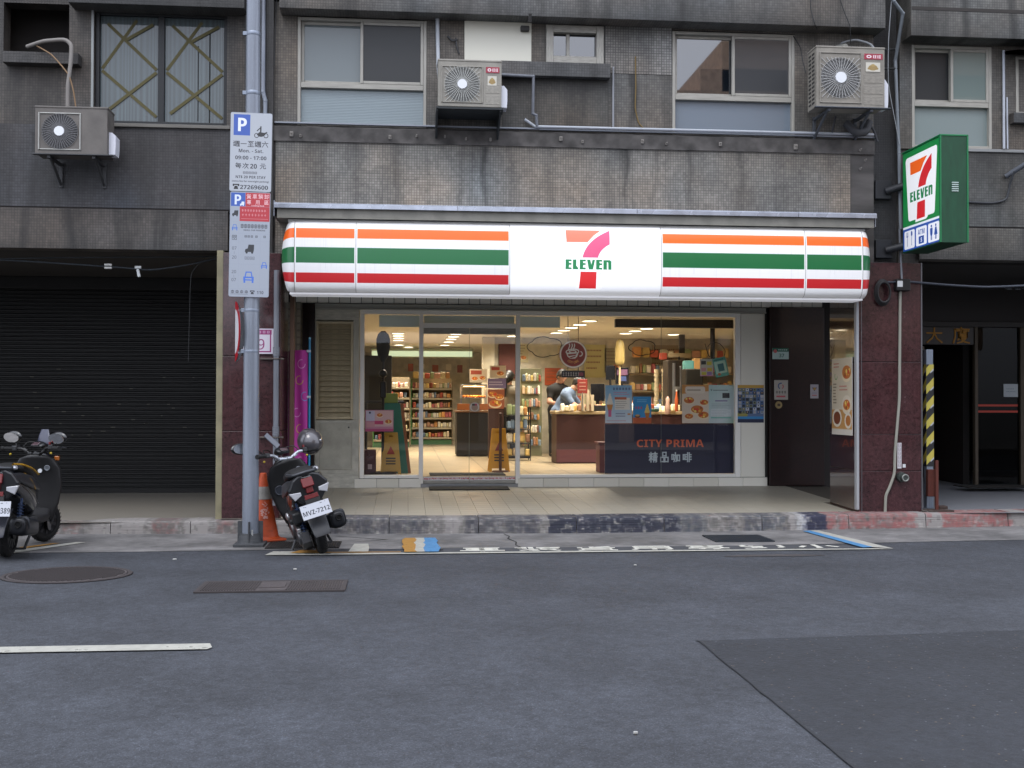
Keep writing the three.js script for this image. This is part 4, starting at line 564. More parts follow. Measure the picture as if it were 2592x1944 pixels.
tag(obj('pipe_stub', [rod([5.03, 5.63, 0.02], [5.08, 5.6, 0.16], 0.032), rod([5.06, 5.5, 0.12], [5.06, 5.62, 0.12], 0.02)], std('#8b8b84', 0.7)), 'stubby pale pipe end over the large cream unit', 'pipe');
tag(obj('wiring_bundle', [tube([[5.1, 4.72, 0.1], [5.2, 4.6, 0.16], [5.32, 4.62, 0.14], [5.38, 4.74, 0.1]], 0.05, 20, 8), rod([4.95, 4.6, 0.05], [4.98, 4.8, 0.1], 0.012), rod([5.3, 4.59, 0.05], [5.3, 4.75, 0.08], 0.02), tube([[5.4, 4.72, 0.08], [5.46, 4.64, 0.06], [5.5, 4.52, 0.06]], 0.014, 12, 6)], std('#35363a', 0.7)), 'tangle of dark pipes under the large cream unit', 'pipes');
line('conduit', 'pair of thin black straps and wires on the dark pier', 'cable', [[5.5, 5.62, 0.0], [5.76, 5.63, 0.03]], 0.012, M.wire); line('conduit', 'lower black strap across the dark pier', 'cable', [[5.5, 5.4, 0.0], [5.76, 5.4, 0.03]], 0.012, M.wire);
line('conduit', 'pair of white pipes beside the far right window', 'pipe', [[7.08, 5.66, 0.02], [7.08, 4.48, 0.02]], 0.016, std('#a4a9b2', 0.5)); line('conduit', 'thinner white pipe next to the pair at the far right', 'pipe', [[7.12, 5.1, 0.02], [7.125, 4.48, 0.02]], 0.01, std('#a4a9b2', 0.5));
line('conduit', 'thin pale wall conduit behind the parking pole', 'pipe', [[-1.61, 7, 0.09], [-1.61, 4.9, 0.09], [-1.585, 4.8, 0.09], [-1.585, 3.2, 0.09]], 0.024, M.galv);
line('cable', 'thin black wire down the pier left of the first window', 'cable', [[-1.42, 6.3, 0.27], [-1.47, 5.8, 0.1], [-1.49, 5.2, 0.08]], 0.005, M.wire, false);
line('cable', 'black cable curving along the wall right of the green sign', 'cable', [[6.3, 3.85, 0.02], [6.9, 3.83, 0.02], [7.1, 3.88, 0.02], [7.14, 4.05, 0.04], [7.16, 4.2, 0.1]], 0.014, std('#303337', 0.6), false);
tag(obj('awning_arm', [rod([7.1, 4.15, 0.02], [7.5, 4.45, 0.4], 0.03)], std('#4b5058', 0.5)), 'grey metal arm at the right edge beyond the green sign', 'bracket');
tag(obj('wall_lamp', [rbox(0.05, 0.06, 0.05, 0.01, 1.36, 5.85, 0.2), cyl(0.03, 0.025, 0.09, 1.37, 5.79, 0.22, 0.3, 0, 0), rbox(0.1, 0.06, 0.06, 0.01, 1.33, 5.72, 0.05)], std('#2c2b2a', 0.6)), 'small black fitting at the corner of the white wall panel', 'fitting');
tag(obj('old_bracket', [tube([[0.45, 5.62, 0.01], [0.5, 5.56, 0.04], [0.56, 5.58, 0.03]], 0.012, 8, 6), tube([[0.54, 5.6, 0.02], [0.55, 5.5, 0.03], [0.58, 5.42, 0.01]], 0.01, 8, 6)], M.darkPipe), 'bent dark bracket on the wall above the cream unit', 'bracket');
// downpipe with clamps on the left pillar
{
  const d = thing('downpipe', 'grey downpipe clamped to the left granite pillar behind the scooter', 'pipe', [-1.44, 0.1, 0.17]);
  obj('pipe', [cyl(0.03, 0.03, 2.6, 0, 1.5, 0), cyl(0.036, 0.036, 0.1, 0, 1.02, 0), cyl(0.036, 0.036, 0.1, 0, 1.9, 0)], M.pipe, d);
  for (const y of [0.95, 1.82]) obj('clamp', [rbox(0.26, 0.02, 0.03, 0.004, -0.05, y, -0.03), put(new THREE.TorusGeometry(0.034, 0.008, 6, 20), 0, y, 0, Math.PI / 2)], std('#57504a', 0.6, 0.3), d);
}
// conduit, box and coil on the right pillar
line('conduit', 'cream conduit snaking down the right granite pillar', 'pipe', [[5.77, 2.9, 0.07], [5.765, 2.4, 0.068], [5.76, 1.9, 0.068], [5.755, 1.5, 0.068], [5.73, 1.2, 0.068], [5.7, 0.85, 0.068], [5.69, 0.62, 0.07], [5.63, 0.46, 0.075], [5.585, 0.36, 0.075], [5.575, 0.15, 0.075]], 0.017, std('#9b9a8e', 0.55, 0, { map: grainT }), false, 80);
{ const j = thing('junction_box', 'black junction box with a white label at the top of the right pillar', 'junction box', [5.78, 2.76, 0.05]); obj('box', rbox(0.17, 0.14, 0.09, 0.01, 0, 0.07, 0.045), M.black, j); obj('label', rbox(0.065, 0.07, 0.004, 0.001, -0.045, 0.08, 0.092), std('#b9bcbd', 0.6), j); }
tag(obj('cable_coil', [0, 1, 2].map((i) => put(new THREE.TorusGeometry(0.13 - i * 0.012, 0.014, 8, 36).scale(0.72, 1.12, 1), 5.545, 2.74, 0.09 + i * 0.02)), M.wire), 'coil of black cable hung beside the fascia sign on the right pillar', 'cable');
line('cable', 'black cable strung from the junction box across the dark lobby', 'cable', [[5.6, 2.86, 0.1], [5.85, 2.87, 0.1], [6.3, 2.84, 0.1], [6.8, 2.82, 0.1], [7.4, 2.85, 0.1], [8.5, 2.95, 0.1]], 0.014, std('#30353f', 0.6), false);
line('cable', 'vertical black lead between the pier and the junction box', 'cable', [[5.79, 2.88, 0.07], [5.79, 3.2, 0.03], [5.78, 3.5, 0.03]], 0.013, M.pipe, false);
{ const v = thing('fire_valve', 'round brass fire hydrant valve low on the right pillar', 'valve', [5.775, 0.58, 0.05]); obj('body', [cyl(0.055, 0.06, 0.06, 0, 0, 0.03, Math.PI / 2, 0, 0, 24), cyl(0.04, 0.045, 0.05, 0.012, -0.005, 0.08, Math.PI / 2, 0, 0, 20)], std('#4f5552', 0.45, 0.7), v); obj('cap', put(new THREE.TorusGeometry(0.036, 0.009, 8, 24), 0.012, -0.005, 0.107), std('#8c8f8a', 0.4, 0.8), v); }
poster('valve_label', 'narrow white vertical label above the fire valve', 'label', 5.735, 5.785, 0.68, 0.98, 0.054, canvas(32, 192, (x) => { x.fillStyle = '#b7b3b6'; x.fillRect(0, 0, 32, 192); x.strokeStyle = '#4a3a44'; x.lineWidth = 2; for (let i = 0; i < 6; i++) { x.strokeRect(7, 8 + i * 30, 18, 20); x.beginPath(); x.moveTo(7, 18 + i * 30); x.lineTo(25, 18 + i * 30); x.stroke(); } }));
poster('valve_tag', 'small white square tag right of the fire valve label', 'label', 5.8, 5.835, 0.69, 0.73, 0.054, canvas(16, 16, (x) => { x.fillStyle = '#c0c2c4'; x.fillRect(0, 0, 16, 16); }));
// cables and connectors in front of the shutter
line('cable', 'black cable sagging across the top of the closed shutter', 'cable', [[-7, 3.06, -0.3], [-4.6, 3.03, -0.3], [-3.9, 3.0, -0.3], [-3.2, 2.96, -0.3], [-2.9, 2.94, -0.3], [-2.5, 3.0, -0.3], [-2.1, 3.1, -0.3]], 0.01, std('#2a3138', 0.6), false, 60);
line('cable', 'upper black cable along the lintel over the closed shutter', 'cable', [[-5, 3.02, -0.28], [-4, 3.06, -0.28], [-3, 3.08, -0.28], [-2.05, 3.1, -0.28]], 0.008, std('#22282d', 0.6), false);
line('cable', 'thin wire hanging down in front of the closed shutter', 'cable', [[-2.3, 3.08, -0.3], [-2.45, 2.9, -0.3], [-2.47, 2.4, -0.3], [-2.48, 1.9, -0.3]], 0.004, std('#26282a', 0.6), false);
tag(obj('cable_connector', [rbox(0.08, 0.022, 0.03, 0.004, -3.37, 2.99, -0.28), rbox(0.08, 0.022, 0.03, 0.004, -3.37, 2.955, -0.28)], std('#d5d5d0', 0.5)), 'pair of white cable clips on the sagging cable', 'cable clip');
tag(obj('cable_connector', [rbox(0.07, 0.03, 0.03, 0.004, -3.04, 2.965, -0.28), rbox(0.03, 0.09, 0.03, 0.004, -3.035, 2.9, -0.28, 0, 0, 0.2)], std('#d2d6d6', 0.5)), 'white hanging cable plug right of the cable clips', 'cable clip');
// ---------------------------------------------------------------- parking sign pole
{
  const px = -1.555, pz = 1.32, p = thing('sign_pole', 'tall galvanised pole at the road edge carrying the parking signs', 'pole', [px, 0, pz]);
  obj('shaft', [cyl(0.064, 0.082, 7.2, 0, 3.6, 0, 0, 0, 0, 32)], M.galv, p);
  obj('base', [rbox(0.3, 0.03, 0.3, 0.006, 0, 0.02, 0), cyl(0.1, 0.13, 0.1, 0, 0.08, 0, 0, 0, 0, 12), box(0.012, 0.22, 0.05, 0, 0.14, 0.1), box(0.05, 0.22, 0.012, 0.1, 0.14, 0), box(0.05, 0.22, 0.012, -0.1, 0.14, 0)], std('#4a4c4f', 0.7, 0.2, { map: grainT }), p);
  for (const y of [1.95, 2.36, 4.55, 5.15]) obj('band', [put(new THREE.TorusGeometry(0.077 - y * 0.002, 0.006, 6, 28).scale(1, 1, 4), 0, y, 0, Math.PI / 2), rbox(0.05, 0.04, 0.03, 0.004, -0.075, y, 0.02)], std('#7f8794', 0.45, 0.5), p);
  for (const [y, s, a] of [[0.95, 0.1, 0.6], [1.2, 0.06, 0.4], [1.68, 0.05, 0.5], [1.45, 0.04, 0.3], [0.72, 0.08, 0.7]]) obj('scuff', put(new THREE.CylinderGeometry(0.0805 - y * 0.0025, 0.0805 - y * 0.0025 + 0.0012, s * 0.5, 14, 1, true, a - 0.5, 0.7), 0, y, 0), std('#5f646c', 0.8), p);
  obj('foil_stub', [rbox(0.02, 0.1, 0.012, 0.004, 0.03, 0.12, 0.09)], std('#9a9c9c', 0.5), p);
  const K = '#25272d', W = '#a2a7ae', B = '#2c50a0', R = '#a8232e';
  const t1 = canvas(416, 800, (x, w, h) => {
    x.fillStyle = W; x.fillRect(0, 0, w, h); x.fillStyle = B; x.fillRect(30, 16, 166, 214); write(x, 'P', 113, 188, 190, '#d6dae2', 'center', true);
    x.strokeStyle = '#17181b'; x.lineWidth = 7; for (const q of [262, 356]) { x.beginPath(); x.arc(q, 226, 21, 0, 7); x.stroke(); } poly(x, [[262, 218], [290, 190], [336, 196], [352, 216], [318, 238], [292, 238]], '#17181b'); x.fillRect(296, 140, 13, 60); x.fillStyle = '#17181b'; x.fillRect(298, 130, 12, 60); poly(x, [[300, 152], [268, 184], [262, 176], [294, 146]], '#17181b'); poly(x, [[336, 198], [366, 186], [370, 194], [344, 210]], '#17181b');
    glyphs(x, '週一至週六', 28, 282, 66, 72, K, 0.1); write(x, 'Mon. - Sat.', 208, 404, 48, K, 'center', true, 1.05); write(x, '09:00 - 17:00', 208, 476, 52, K, 'center', true, 1.05);
    glyphs(x, '每次', 52, 508, 62, 74, K, 0.1); write(x, '20', 200, 566, 66, K, 'left', true); glyph(x, '元', 300, 508, 62, K, 0.1);
    for (let i = 0; i < 5; i++) { x.strokeStyle = '#44464c'; x.lineWidth = 4; x.strokeRect(134 + i * 29, 600, 20, 20); x.beginPath(); x.moveTo(134 + i * 29, 610); x.lineTo(154 + i * 29, 610); x.stroke(); }
    write(x, 'NT$ 20 PER STAY', 208, 668, 37, K, 'center', true, 1.05); write(x, '(extra fee for overnight parking)', 208, 706, 24, K, 'center', true);
    phoneMark(x, 64, 754, 66, '#121316'); write(x, '27269600', 102, 778, 58, K, 'left', true, 1.12);
  });
  const t2 = canvas(400, 1040, (x, w, h) => {
    x.fillStyle = '#9299a4'; x.fillRect(0, 0, w, h); x.fillStyle = B; x.fillRect(6, 6, 144, 134); write(x, 'P', 72, 124, 138, '#cdd4e0', 'center', true); truckMark(x, 118, 116, 44, '#cdd4e0');
    x.fillStyle = R; x.fillRect(152, 4, 244, 136); glyphs(x, '貨車裝卸', 160, 14, 50, 60, '#dcb9bd', 0.09); glyphs(x, '專用區', 164, 74, 46, 88, '#dcb9bd', 0.09); write(x, 'Loading Dock', 276, 138, 20, '#dcb9bd', 'center', true);
    x.fillStyle = R; x.fillRect(96, 142, 300, 146); x.fillStyle = '#c98a90'; for (let i = 0; i < 9; i++) { x.fillRect(116 + i * 28, 172, 17, 4); x.fillRect(116 + i * 28, 182, 20, 4); x.fillRect(122 + i * 28, 170, 4, 24); } for (let i = 0; i < 8; i++) { x.fillRect(118 + i * 32, 222, 20, 4); x.fillRect(126 + i * 32, 212, 4, 26); } x.fillRect(110, 262, 272, 3);
    truckMark(x, 50, 214, 62, '#23252a'); carMark(x, 48, 352, 66, '#3f68b4');
    x.strokeStyle = '#8d94a0'; x.lineWidth = 3; for (const y of [296, 412, 486, 716, 960]) { x.beginPath(); x.moveTo(4, y); x.lineTo(396, y); x.stroke(); } for (const [a, y0, y1] of [[92, 296, 960], [308, 412, 960]]) { x.beginPath(); x.moveTo(a, y0); x.lineTo(a, y1); x.stroke(); }
    x.strokeStyle = '#3a3d44'; for (let i = 0; i < 8; i++) { x.lineWidth = 5; const q = 112 + i * 34; x.strokeRect(q, 322, 22, 30); x.beginPath(); x.moveTo(q, 336); x.lineTo(q + 22, 336); x.moveTo(q + 11, 318); x.lineTo(q + 11, 356); x.stroke(); } write(x, 'SMALL CAR PARKING', 246, 384, 22, '#3a3d44', 'center', true);
    for (const q of [34, 60, 160, 190, 222, 268, 350]) { x.lineWidth = 4; x.strokeRect(q - 9, 430, 18, 18); x.beginPath(); x.moveTo(q - 9, 439); x.lineTo(q + 9, 439); x.stroke(); if (q < 70) { x.strokeRect(q - 9, 456, 18, 18); } }
    write(x, '07', 48, 574, 44, '#3a3d44', 'center'); write(x, '|', 48, 610, 26, '#3a3d44', 'center'); write(x, '20', 48, 664, 44, '#3a3d44', 'center'); write(x, '20', 48, 808, 44, '#3a3d44', 'center'); write(x, '|', 48, 844, 26, '#3a3d44', 'center'); write(x, '07', 48, 888, 44, '#3a3d44', 'center');
    truckMark(x, 200, 566, 92, '#23252a'); x.strokeStyle = '#5c6068'; for (let i = 0; i < 4; i++) { x.lineWidth = 4; x.strokeRect(156 + i * 26, 642, 16, 26); x.beginPath(); x.moveTo(156 + i * 26, 655); x.lineTo(172 + i * 26, 655); x.stroke(); }
    carMark(x, 196, 844, 124, '#3a66bd'); carMark(x, 350, 724, 72, '#3a66bd');
    x.strokeStyle = '#3a3d44'; for (let i = 0; i < 4; i++) { x.lineWidth = 5; x.strokeRect(26 + i * 46, 982, 24, 18); x.beginPath(); x.moveTo(38 + i * 46, 976); x.lineTo(38 + i * 46, 1004); x.stroke(); } x.lineWidth = 3; x.beginPath(); x.moveTo(20, 1014); x.lineTo(190, 1014); x.stroke(); phoneMark(x, 236, 994, 46, '#23252a'); write(x, '110', 280, 1010, 42, '#3a3d44', 'left', true);
  });
  const signM = (t) => phys({ map: t, roughness: 0.45, clearcoat: 0.25, clearcoatRoughness: 0.3 });
  const plate = (name, label, w, h, y, t, dx) => { const s = thing(name, label, 'street sign', [px + dx, y, pz + 0.085], 0); const g = new THREE.ShapeGeometry(roundRect(w, h, 0.018), 6), q = g.attributes.uv, r = g.attributes.position; for (let i = 0; i < q.count; i++) q.setXY(i, r.getX(i) / w + 0.5, r.getY(i) / h); obj('print', g.translate(0, 0, 0.0035), signM(t), s); obj('plate', new THREE.ExtrudeGeometry(roundRect(w + 0.004, h + 0.004, 0.02), { depth: 0.003, bevelEnabled: false }), std('#8d929a', 0.5, 0.4), s); obj('clip', [rbox(0.16, 0.03, 0.02, 0.004, 0, h * 0.18, -0.012), rbox(0.16, 0.03, 0.02, 0.004, 0, h * 0.82, -0.012)], std('#7f858d', 0.5, 0.5), s); s.rotation.y = 0.02; s.rotation.z = -0.012; return s; };
  plate('parking_sign', 'upper white parking sign with a blue P and a scooter symbol', 0.405, 0.785, 3.545, t1, -0.01); plate('loading_sign', 'lower grey and red loading bay sign under the parking sign', 0.39, 1.045, 2.49, t2, -0.02);
  // the bent round sign: two halves of a disc folded against the pole
  const r = thing('traffic_sign', 'round red-rimmed traffic sign folded against the left side of the pole', 'street sign', [px - 0.185, 2.16, pz - 0.19]);
  const half = (R0, R1, a0, a1) => { const s = new THREE.Shape(); s.absarc(0, 0, R1, a0, a1, false); if (R0 > 0) s.absarc(0, 0, R0, a1, a0, true); else s.lineTo(0, 0); return s; };
  const fold = (sh, d, z) => new THREE.ExtrudeGeometry(sh, { depth: d, bevelEnabled: false, curveSegments: 32 }).translate(0, 0, z);
  const redM = std('#a01e28', 0.4), A = Math.PI / 2;
  const turnR = (g) => g.rotateY(-1.27), turnL = (g) => g.rotateY(-1.72).translate(0, 0, 0);
  obj('red_rim', [turnR(fold(half(0.225, 0.305, -A, A), 0.003, 0.003)), turnL(fold(half(0.225, 0.305, A, 3 * A), 0.003, 0.003))], redM, r);
  obj('face', [turnR(fold(half(0, 0.225, -A, A), 0.003, 0.002)), turnL(fold(half(0, 0.225, A, 3 * A), 0.003, 0.002))], std('#c9c9cc', 0.45), r);
  obj('back', [turnR(fold(half(0, 0.305, -A, A), 0.002, -0.001)), turnL(fold(half(0, 0.305, A, 3 * A), 0.002, -0.001))], std('#5d6168', 0.5, 0.4), r);
  obj('bracket', [rbox(0.1, 0.03, 0.03, 0.004, 0.1, 0.2, 0.19), rbox(0.1, 0.03, 0.03, 0.004, 0.1, -0.22, 0.19)], std('#6b7078', 0.5, 0.4), r);
}
function roundRect(w, h, r) { const s = new THREE.Shape(), x = -w / 2; s.moveTo(x + r, 0); s.lineTo(x + w - r, 0); s.quadraticCurveTo(x + w, 0, x + w, r); s.lineTo(x + w, h - r); s.quadraticCurveTo(x + w, h, x + w - r, h); s.lineTo(x + r, h); s.quadraticCurveTo(x, h, x, h - r); s.lineTo(x, r); s.quadraticCurveTo(x, 0, x + r, 0); return s; }
poster('house_number', 'white and magenta house number plate with a 9 on the left pillar', 'house number', -1.86, -1.475, 1.975, 2.255, 0.13, canvas(384, 280, (x) => { x.fillStyle = '#c0bcc6'; x.fillRect(0, 0, 384, 280); x.fillStyle = '#82205f'; x.fillRect(20, 14, 344, 52); x.lineWidth = 14; x.strokeStyle = '#82205f'; x.strokeRect(24, 20, 328, 236); write(x, '9', 250, 232, 160, '#82205f', 'center'); x.strokeStyle = '#b9a0b4'; x.lineWidth = 5; for (let i = 0; i < 7; i++) { x.strokeRect(40 + i * 46, 28, 22, 22); x.beginPath(); x.moveTo(40 + i * 46, 39); x.lineTo(62 + i * 46, 39); x.stroke(); } }), { d: 0.008, edge: M.white });
// ---------------------------------------------------------------- the closed shutter on the left
{
  const s = thing('roller_shutter', 'closed dark brown roller shutter under the left building', 'roller shutter', [0, 0, 0]);
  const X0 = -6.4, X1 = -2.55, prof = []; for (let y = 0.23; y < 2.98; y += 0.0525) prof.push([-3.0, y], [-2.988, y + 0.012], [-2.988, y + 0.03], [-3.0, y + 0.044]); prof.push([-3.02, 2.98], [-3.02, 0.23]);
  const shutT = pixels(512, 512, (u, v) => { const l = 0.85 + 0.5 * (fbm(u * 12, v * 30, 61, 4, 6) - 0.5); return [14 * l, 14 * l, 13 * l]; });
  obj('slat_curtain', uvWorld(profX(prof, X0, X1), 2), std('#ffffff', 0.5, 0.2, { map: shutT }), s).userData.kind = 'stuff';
  obj('bottom_rail', rbx(X0, X1, 0.19, 0.25, -3.02, -2.975, 0.006), std('#141312', 0.6, 0.3), s);
  obj('guide', [rbx(X1, X1 + 0.06, 0.19, 3.0, -3.05, -2.95, 0.006)], std('#302c28', 0.5, 0.3), s);
  obj('hood', rbx(X0, X1 + 0.06, 2.96, 3.13, -3.2, -2.9, 0.01), std('#141313', 0.6), s);
  const bits = []; for (let i = 0; i < 26; i++) { const y = 0.23 + 0.0525 * Math.floor(rr(14, 33)) + 0.02; bits.push(rbox(rr(0.02, 0.07), 0.01, 0.003, 0.001, rr(-5.4, -2.8), y, -2.985)); } obj('scratch', bits, std('#5a5850', 0.7), s);
}
// ---------------------------------------------------------------- shop front
const sf = thing('shop_front', 'aluminium framed glass front of the convenience store', 'shop front');
{
  const z0 = -3.09, z1 = -3.0, F = M.aluWhite;
  obj('frame', [rbx(-0.65, -0.59, 0.38, 2.67, z0, z1), rbx(0.17, 0.23, 0.3, 2.67, z0, z1 + 0.003), rbx(1.53, 1.59, 0.3, 2.67, z0, z1 + 0.003), rbx(4.69, 4.77, 0.38, 2.67, z0, z1), rbx(-0.65, 4.77, 2.67, 2.73, z0, z1 + 0.006), rbx(-0.59, 0.17, 0.38, 0.425, z0, z1 - 0.003), rbx(1.59, 4.69, 0.38, 0.425, z0, z1 - 0.003)], F, sf);
  obj('transom', rbx(0.23, 1.53, 2.485, 2.555, z0, z1 - 0.004), F, sf);
  obj('glass_pane', put(new THREE.PlaneGeometry(0.76, 2.245), -0.21, 1.5475, -3.045), glassM, sf); obj('glass_pane', put(new THREE.PlaneGeometry(3.1, 2.245), 3.14, 1.5475, -3.045), glassM, sf); obj('glass_pane', put(new THREE.PlaneGeometry(1.3, 0.115), 0.88, 2.6125, -3.045), glassM, sf);
  obj('glass_joint', [bx(3.618, 3.622, 0.425, 2.67, -3.05, -3.04)], std('#6d7672', 0.4), sf);
  const door = (x0, x1) => { const d = new THREE.Group(); d.name = 'sliding_door'; sf.add(d);
    obj('rail', rbx(x0, x1, 0.3, 0.345, -3.08, -3.03), M.alu, d); obj('rail', rbx(x0, x1, 2.4, 2.484, -3.08, -3.03), M.alu, d);
    obj('glass', put(new THREE.PlaneGeometry(x1 - x0, 2.055), (x0 + x1) / 2, 1.3725, -3.055), glassM, d);
    obj('edge', [bx(x1 - 0.003, x1 + 0.001, 0.345, 2.4, -3.058, -3.052)], std('#7d8783', 0.4), d);
    const red = canvas(512, 32, (x) => { x.fillStyle = '#cdcfd0'; x.fillRect(0, 0, 512, 32); for (let i = 0; i < 34; i++) { x.fillStyle = hash(i, 3) > 0.25 ? '#b02a32' : '#cf8f92'; x.fillRect(8 + i * 15, 6 + 4 * hash(i, 1), 6 + 5 * hash(i, 2), 18 - 6 * hash(i, 4)); } });
    poster('warning_strip', 0, 0, x0 + 0.004, x1 - 0.004, 0.346, 0.395, -3.05, red, { d: 0.002, parent: d }); return d; };
  door(0.232, 0.878); door(0.882, 1.528);
  // metal header, plinth, end panel
  obj('header', [rbx(-1.27, 5.13, 2.735, 2.808, -3.12, -2.955, 0.008), rbx(-1.27, 5.13, 2.725, 2.74, -3.12, -2.93, 0.004)], std('#b5b5ac', 0.5, 0.1, { map: grainT }), sf);
  obj('end_panel', uvWorld(rbx(4.775, 5.13, 0.38, 2.722, -3.06, -3.005, 0.006)), M.cream, sf); obj('end_panel', rbx(5.13, 5.172, 0.3, 2.8, -3.06, -3.02, 0.004), std('#24211f', 0.7), sf);
  const pt = ['#d8d5c9', '#d2cfc2', '#dcd9ce'].map((c) => std(c, 0.35)), plinth = (x0, x1) => { obj('plinth', bx(x0, x1, 0.24, 0.378, -3.09, -3.0), std('#6d6a62', 0.8), sf); const n = Math.round((x1 - x0) / 0.36), w = (x1 - x0) / n; for (let i = 0; i < n; i++) obj('plinth_tile', chamferTile(w - 0.004, 0.125, 0.014, 0.003).translate(x0 + (i + 0.5) * w, 0.312, -3.0), pt[i % 3], sf); };
  plinth(-0.72, 0.2); plinth(1.56, 5.16);
  obj('threshold', [rbx(0.2, 1.56, 0.24, 0.298, -3.1, -2.99, 0.006)], M.steel, sf);
  obj('blind_box', [bx(-0.39, 0.17, 2.5, 2.665, -3.2, -3.12), bx(1.6, 2.17, 2.51, 2.665, -3.2, -3.12), bx(0.24, 1.52, 2.56, 2.665, -3.2, -3.12)], std('#c3d0cc', 0.6), sf);
  // louvred plant cupboard at the left
  const l = thing('louvre_cupboard', 'beige metal cupboard with a louvred upper door, left of the shop glass', 'cupboard', [0, 0, 0]), lm = std('#d6c7a4', 0.55, 0.05, { map: grainT }), lc = std('#cbc8ba', 0.6, 0, { map: grainT });
  obj('body', [rbx(-1.27, -0.66, 2.58, 2.725, -3.2, -2.99, 0.004), rbx(-1.27, -0.66, 0.45, 1.19, -3.2, -2.998, 0.004), bx(-1.27, -1.255, 1.19, 2.58, -3.2, -2.99), bx(-0.74, -0.66, 1.19, 2.58, -3.2, -2.99), bx(-1.25, -0.74, 1.19, 2.58, -3.3, -3.2), bx(-1.28, -0.66, 0.24, 0.45, -3.2, -3.0)], lc, l);
  obj('louvre_frame', bars(-1.254, -0.742, 1.2, 2.56, -3.05, -2.985, 0.035), lm, l);
  for (let i = 0; i < 18; i++) obj('louvre_slat', rbox(0.44, 0.008, 0.1, 0.003, -0.998, 1.265 + i * 0.0725, -3.03, 0.8), lm, l);
  obj('access_door', uvWorld(rbx(-1.2, -0.76, 0.5, 1.15, -2.999, -2.985, 0.006)), std('#bdbaab', 0.6, 0, { map: grainT }), l); obj('lock', cyl(0.012, 0.012, 0.02, -0.8, 1.09, -2.978, Math.PI / 2, 0, 0, 12), M.darkPipe, l);
}
// doormat outside, notices on the back wall
tag(obj('doormat', rbox(1.1, 0.012, 0.4, 0.004, 0.86, 0.257, -2.76, 0.028), std('#1b1a19', 0.95, 0, { bumpMap: grainB, bumpScale: 0.006 })), 'dark doormat on the tiles outside the sliding doors', 'doormat');
poster('house_number', 'small green and white house number plate 37 on the dark granite', 'house number', 5.21, 5.45, 2.07, 2.23, -2.918, canvas(240, 160, (x) => { x.fillStyle = '#a9c0bc'; x.fillRect(0, 0, 240, 160); x.fillStyle = '#1c5f4c'; x.fillRect(0, 0, 240, 52); disc(x, 42, 46, 26, '#b5595a'); write(x, '37', 136, 132, 72, '#2b5f50', 'center', true); x.fillStyle = '#b8cfc9'; for (let i = 0; i < 5; i++) x.fillRect(88 + i * 28, 18, 16, 16); }), { d: 0.008 });
poster('notice', 'white notice with a blue and red swirl on the dark granite', 'notice', 5.24, 5.44, 1.49, 1.77, -2.921, canvas(200, 280, (x) => { x.fillStyle = '#9f9a92'; x.fillRect(0, 0, 200, 280); x.lineWidth = 16; x.strokeStyle = '#3b4c7a'; x.beginPath(); x.arc(98, 84, 40, 2, 5); x.stroke(); x.strokeStyle = '#a3595a'; x.beginPath(); x.arc(106, 92, 26, -1.2, 1.4); x.stroke(); x.fillStyle = '#4b4742'; for (let i = 0; i < 4; i++) { x.fillRect(22 + i * 40, 160, 30, 7); x.fillRect(22 + i * 40, 176, 30, 7); x.fillRect(34 + i * 40, 152, 7, 42); } x.fillStyle = '#b04450'; x.fillRect(30, 222, 130, 22); }), { d: 0.006 });
poster('notice', 'small white notice with a yellow mark at the right edge of the dark granite', 'notice', 5.77, 5.89, 1.51, 1.71, -2.921, canvas(120, 200, (x) => { x.fillStyle = '#aaa5ab'; x.fillRect(0, 0, 120, 200); poly(x, [[24, 44], [98, 44], [60, 96]], '#3d3a5c'); disc(x, 62, 62, 20, '#b18a3e'); x.fillStyle = '#8d8da0'; x.fillRect(20, 118, 80, 10); x.fillStyle = '#b2696b'; x.fillRect(24, 150, 70, 14); }), { d: 0.006 });
{ const b = thing('wall_bell', 'round brass bell push on the dark granite below the swirl notice', 'bell', [5.305, 1.415, -2.925]); obj('plate', cyl(0.05, 0.054, 0.015, 0, 0, 0, Math.PI / 2, 0, 0, 28), std('#a8956a', 0.35, 0.6), b); obj('button', cyl(0.02, 0.022, 0.02, 0, 0, 0.01, Math.PI / 2, 0, 0, 20), std('#4a3a2a', 0.4), b); }
// posters on and behind the glass
const food = (x, a, b, r, seedN) => { disc(x, a, b + r * 0.2, r * 1.1, '#d8c7a8', r * 0.7); disc(x, a, b, r, '#b5672c', r * 0.62); for (let i = 0; i < 9; i++) disc(x, a + (hash(i, seedN) - 0.5) * r * 1.3, b + (hash(i, seedN + 1) - 0.5) * r * 0.7, r * 0.2, ['#c23e26', '#d59a3a', '#8f4a1e', '#e3c66a'][i % 4]); };
const fakeLines = (x, a, b, w, n, gap, c, t = 4) => { x.fillStyle = c; for (let i = 0; i < n; i++) for (let k = 0; k * 14 < w * (0.6 + 0.4 * hash(i, 7)); k++) x.fillRect(a + k * 14, b + i * gap, 10, t); };
const softIce = (x, a, b, s, cream, cone) => { for (let i = 0; i < 5; i++) disc(x, a, b - i * s * 0.2, s * (0.34 - i * 0.06), cream, s * 0.15); poly(x, [[a - s * 0.3, b + s * 0.1], [a + s * 0.3, b + s * 0.1], [a + s * 0.12, b + s * 0.9], [a - s * 0.12, b + s * 0.9]], cone); };
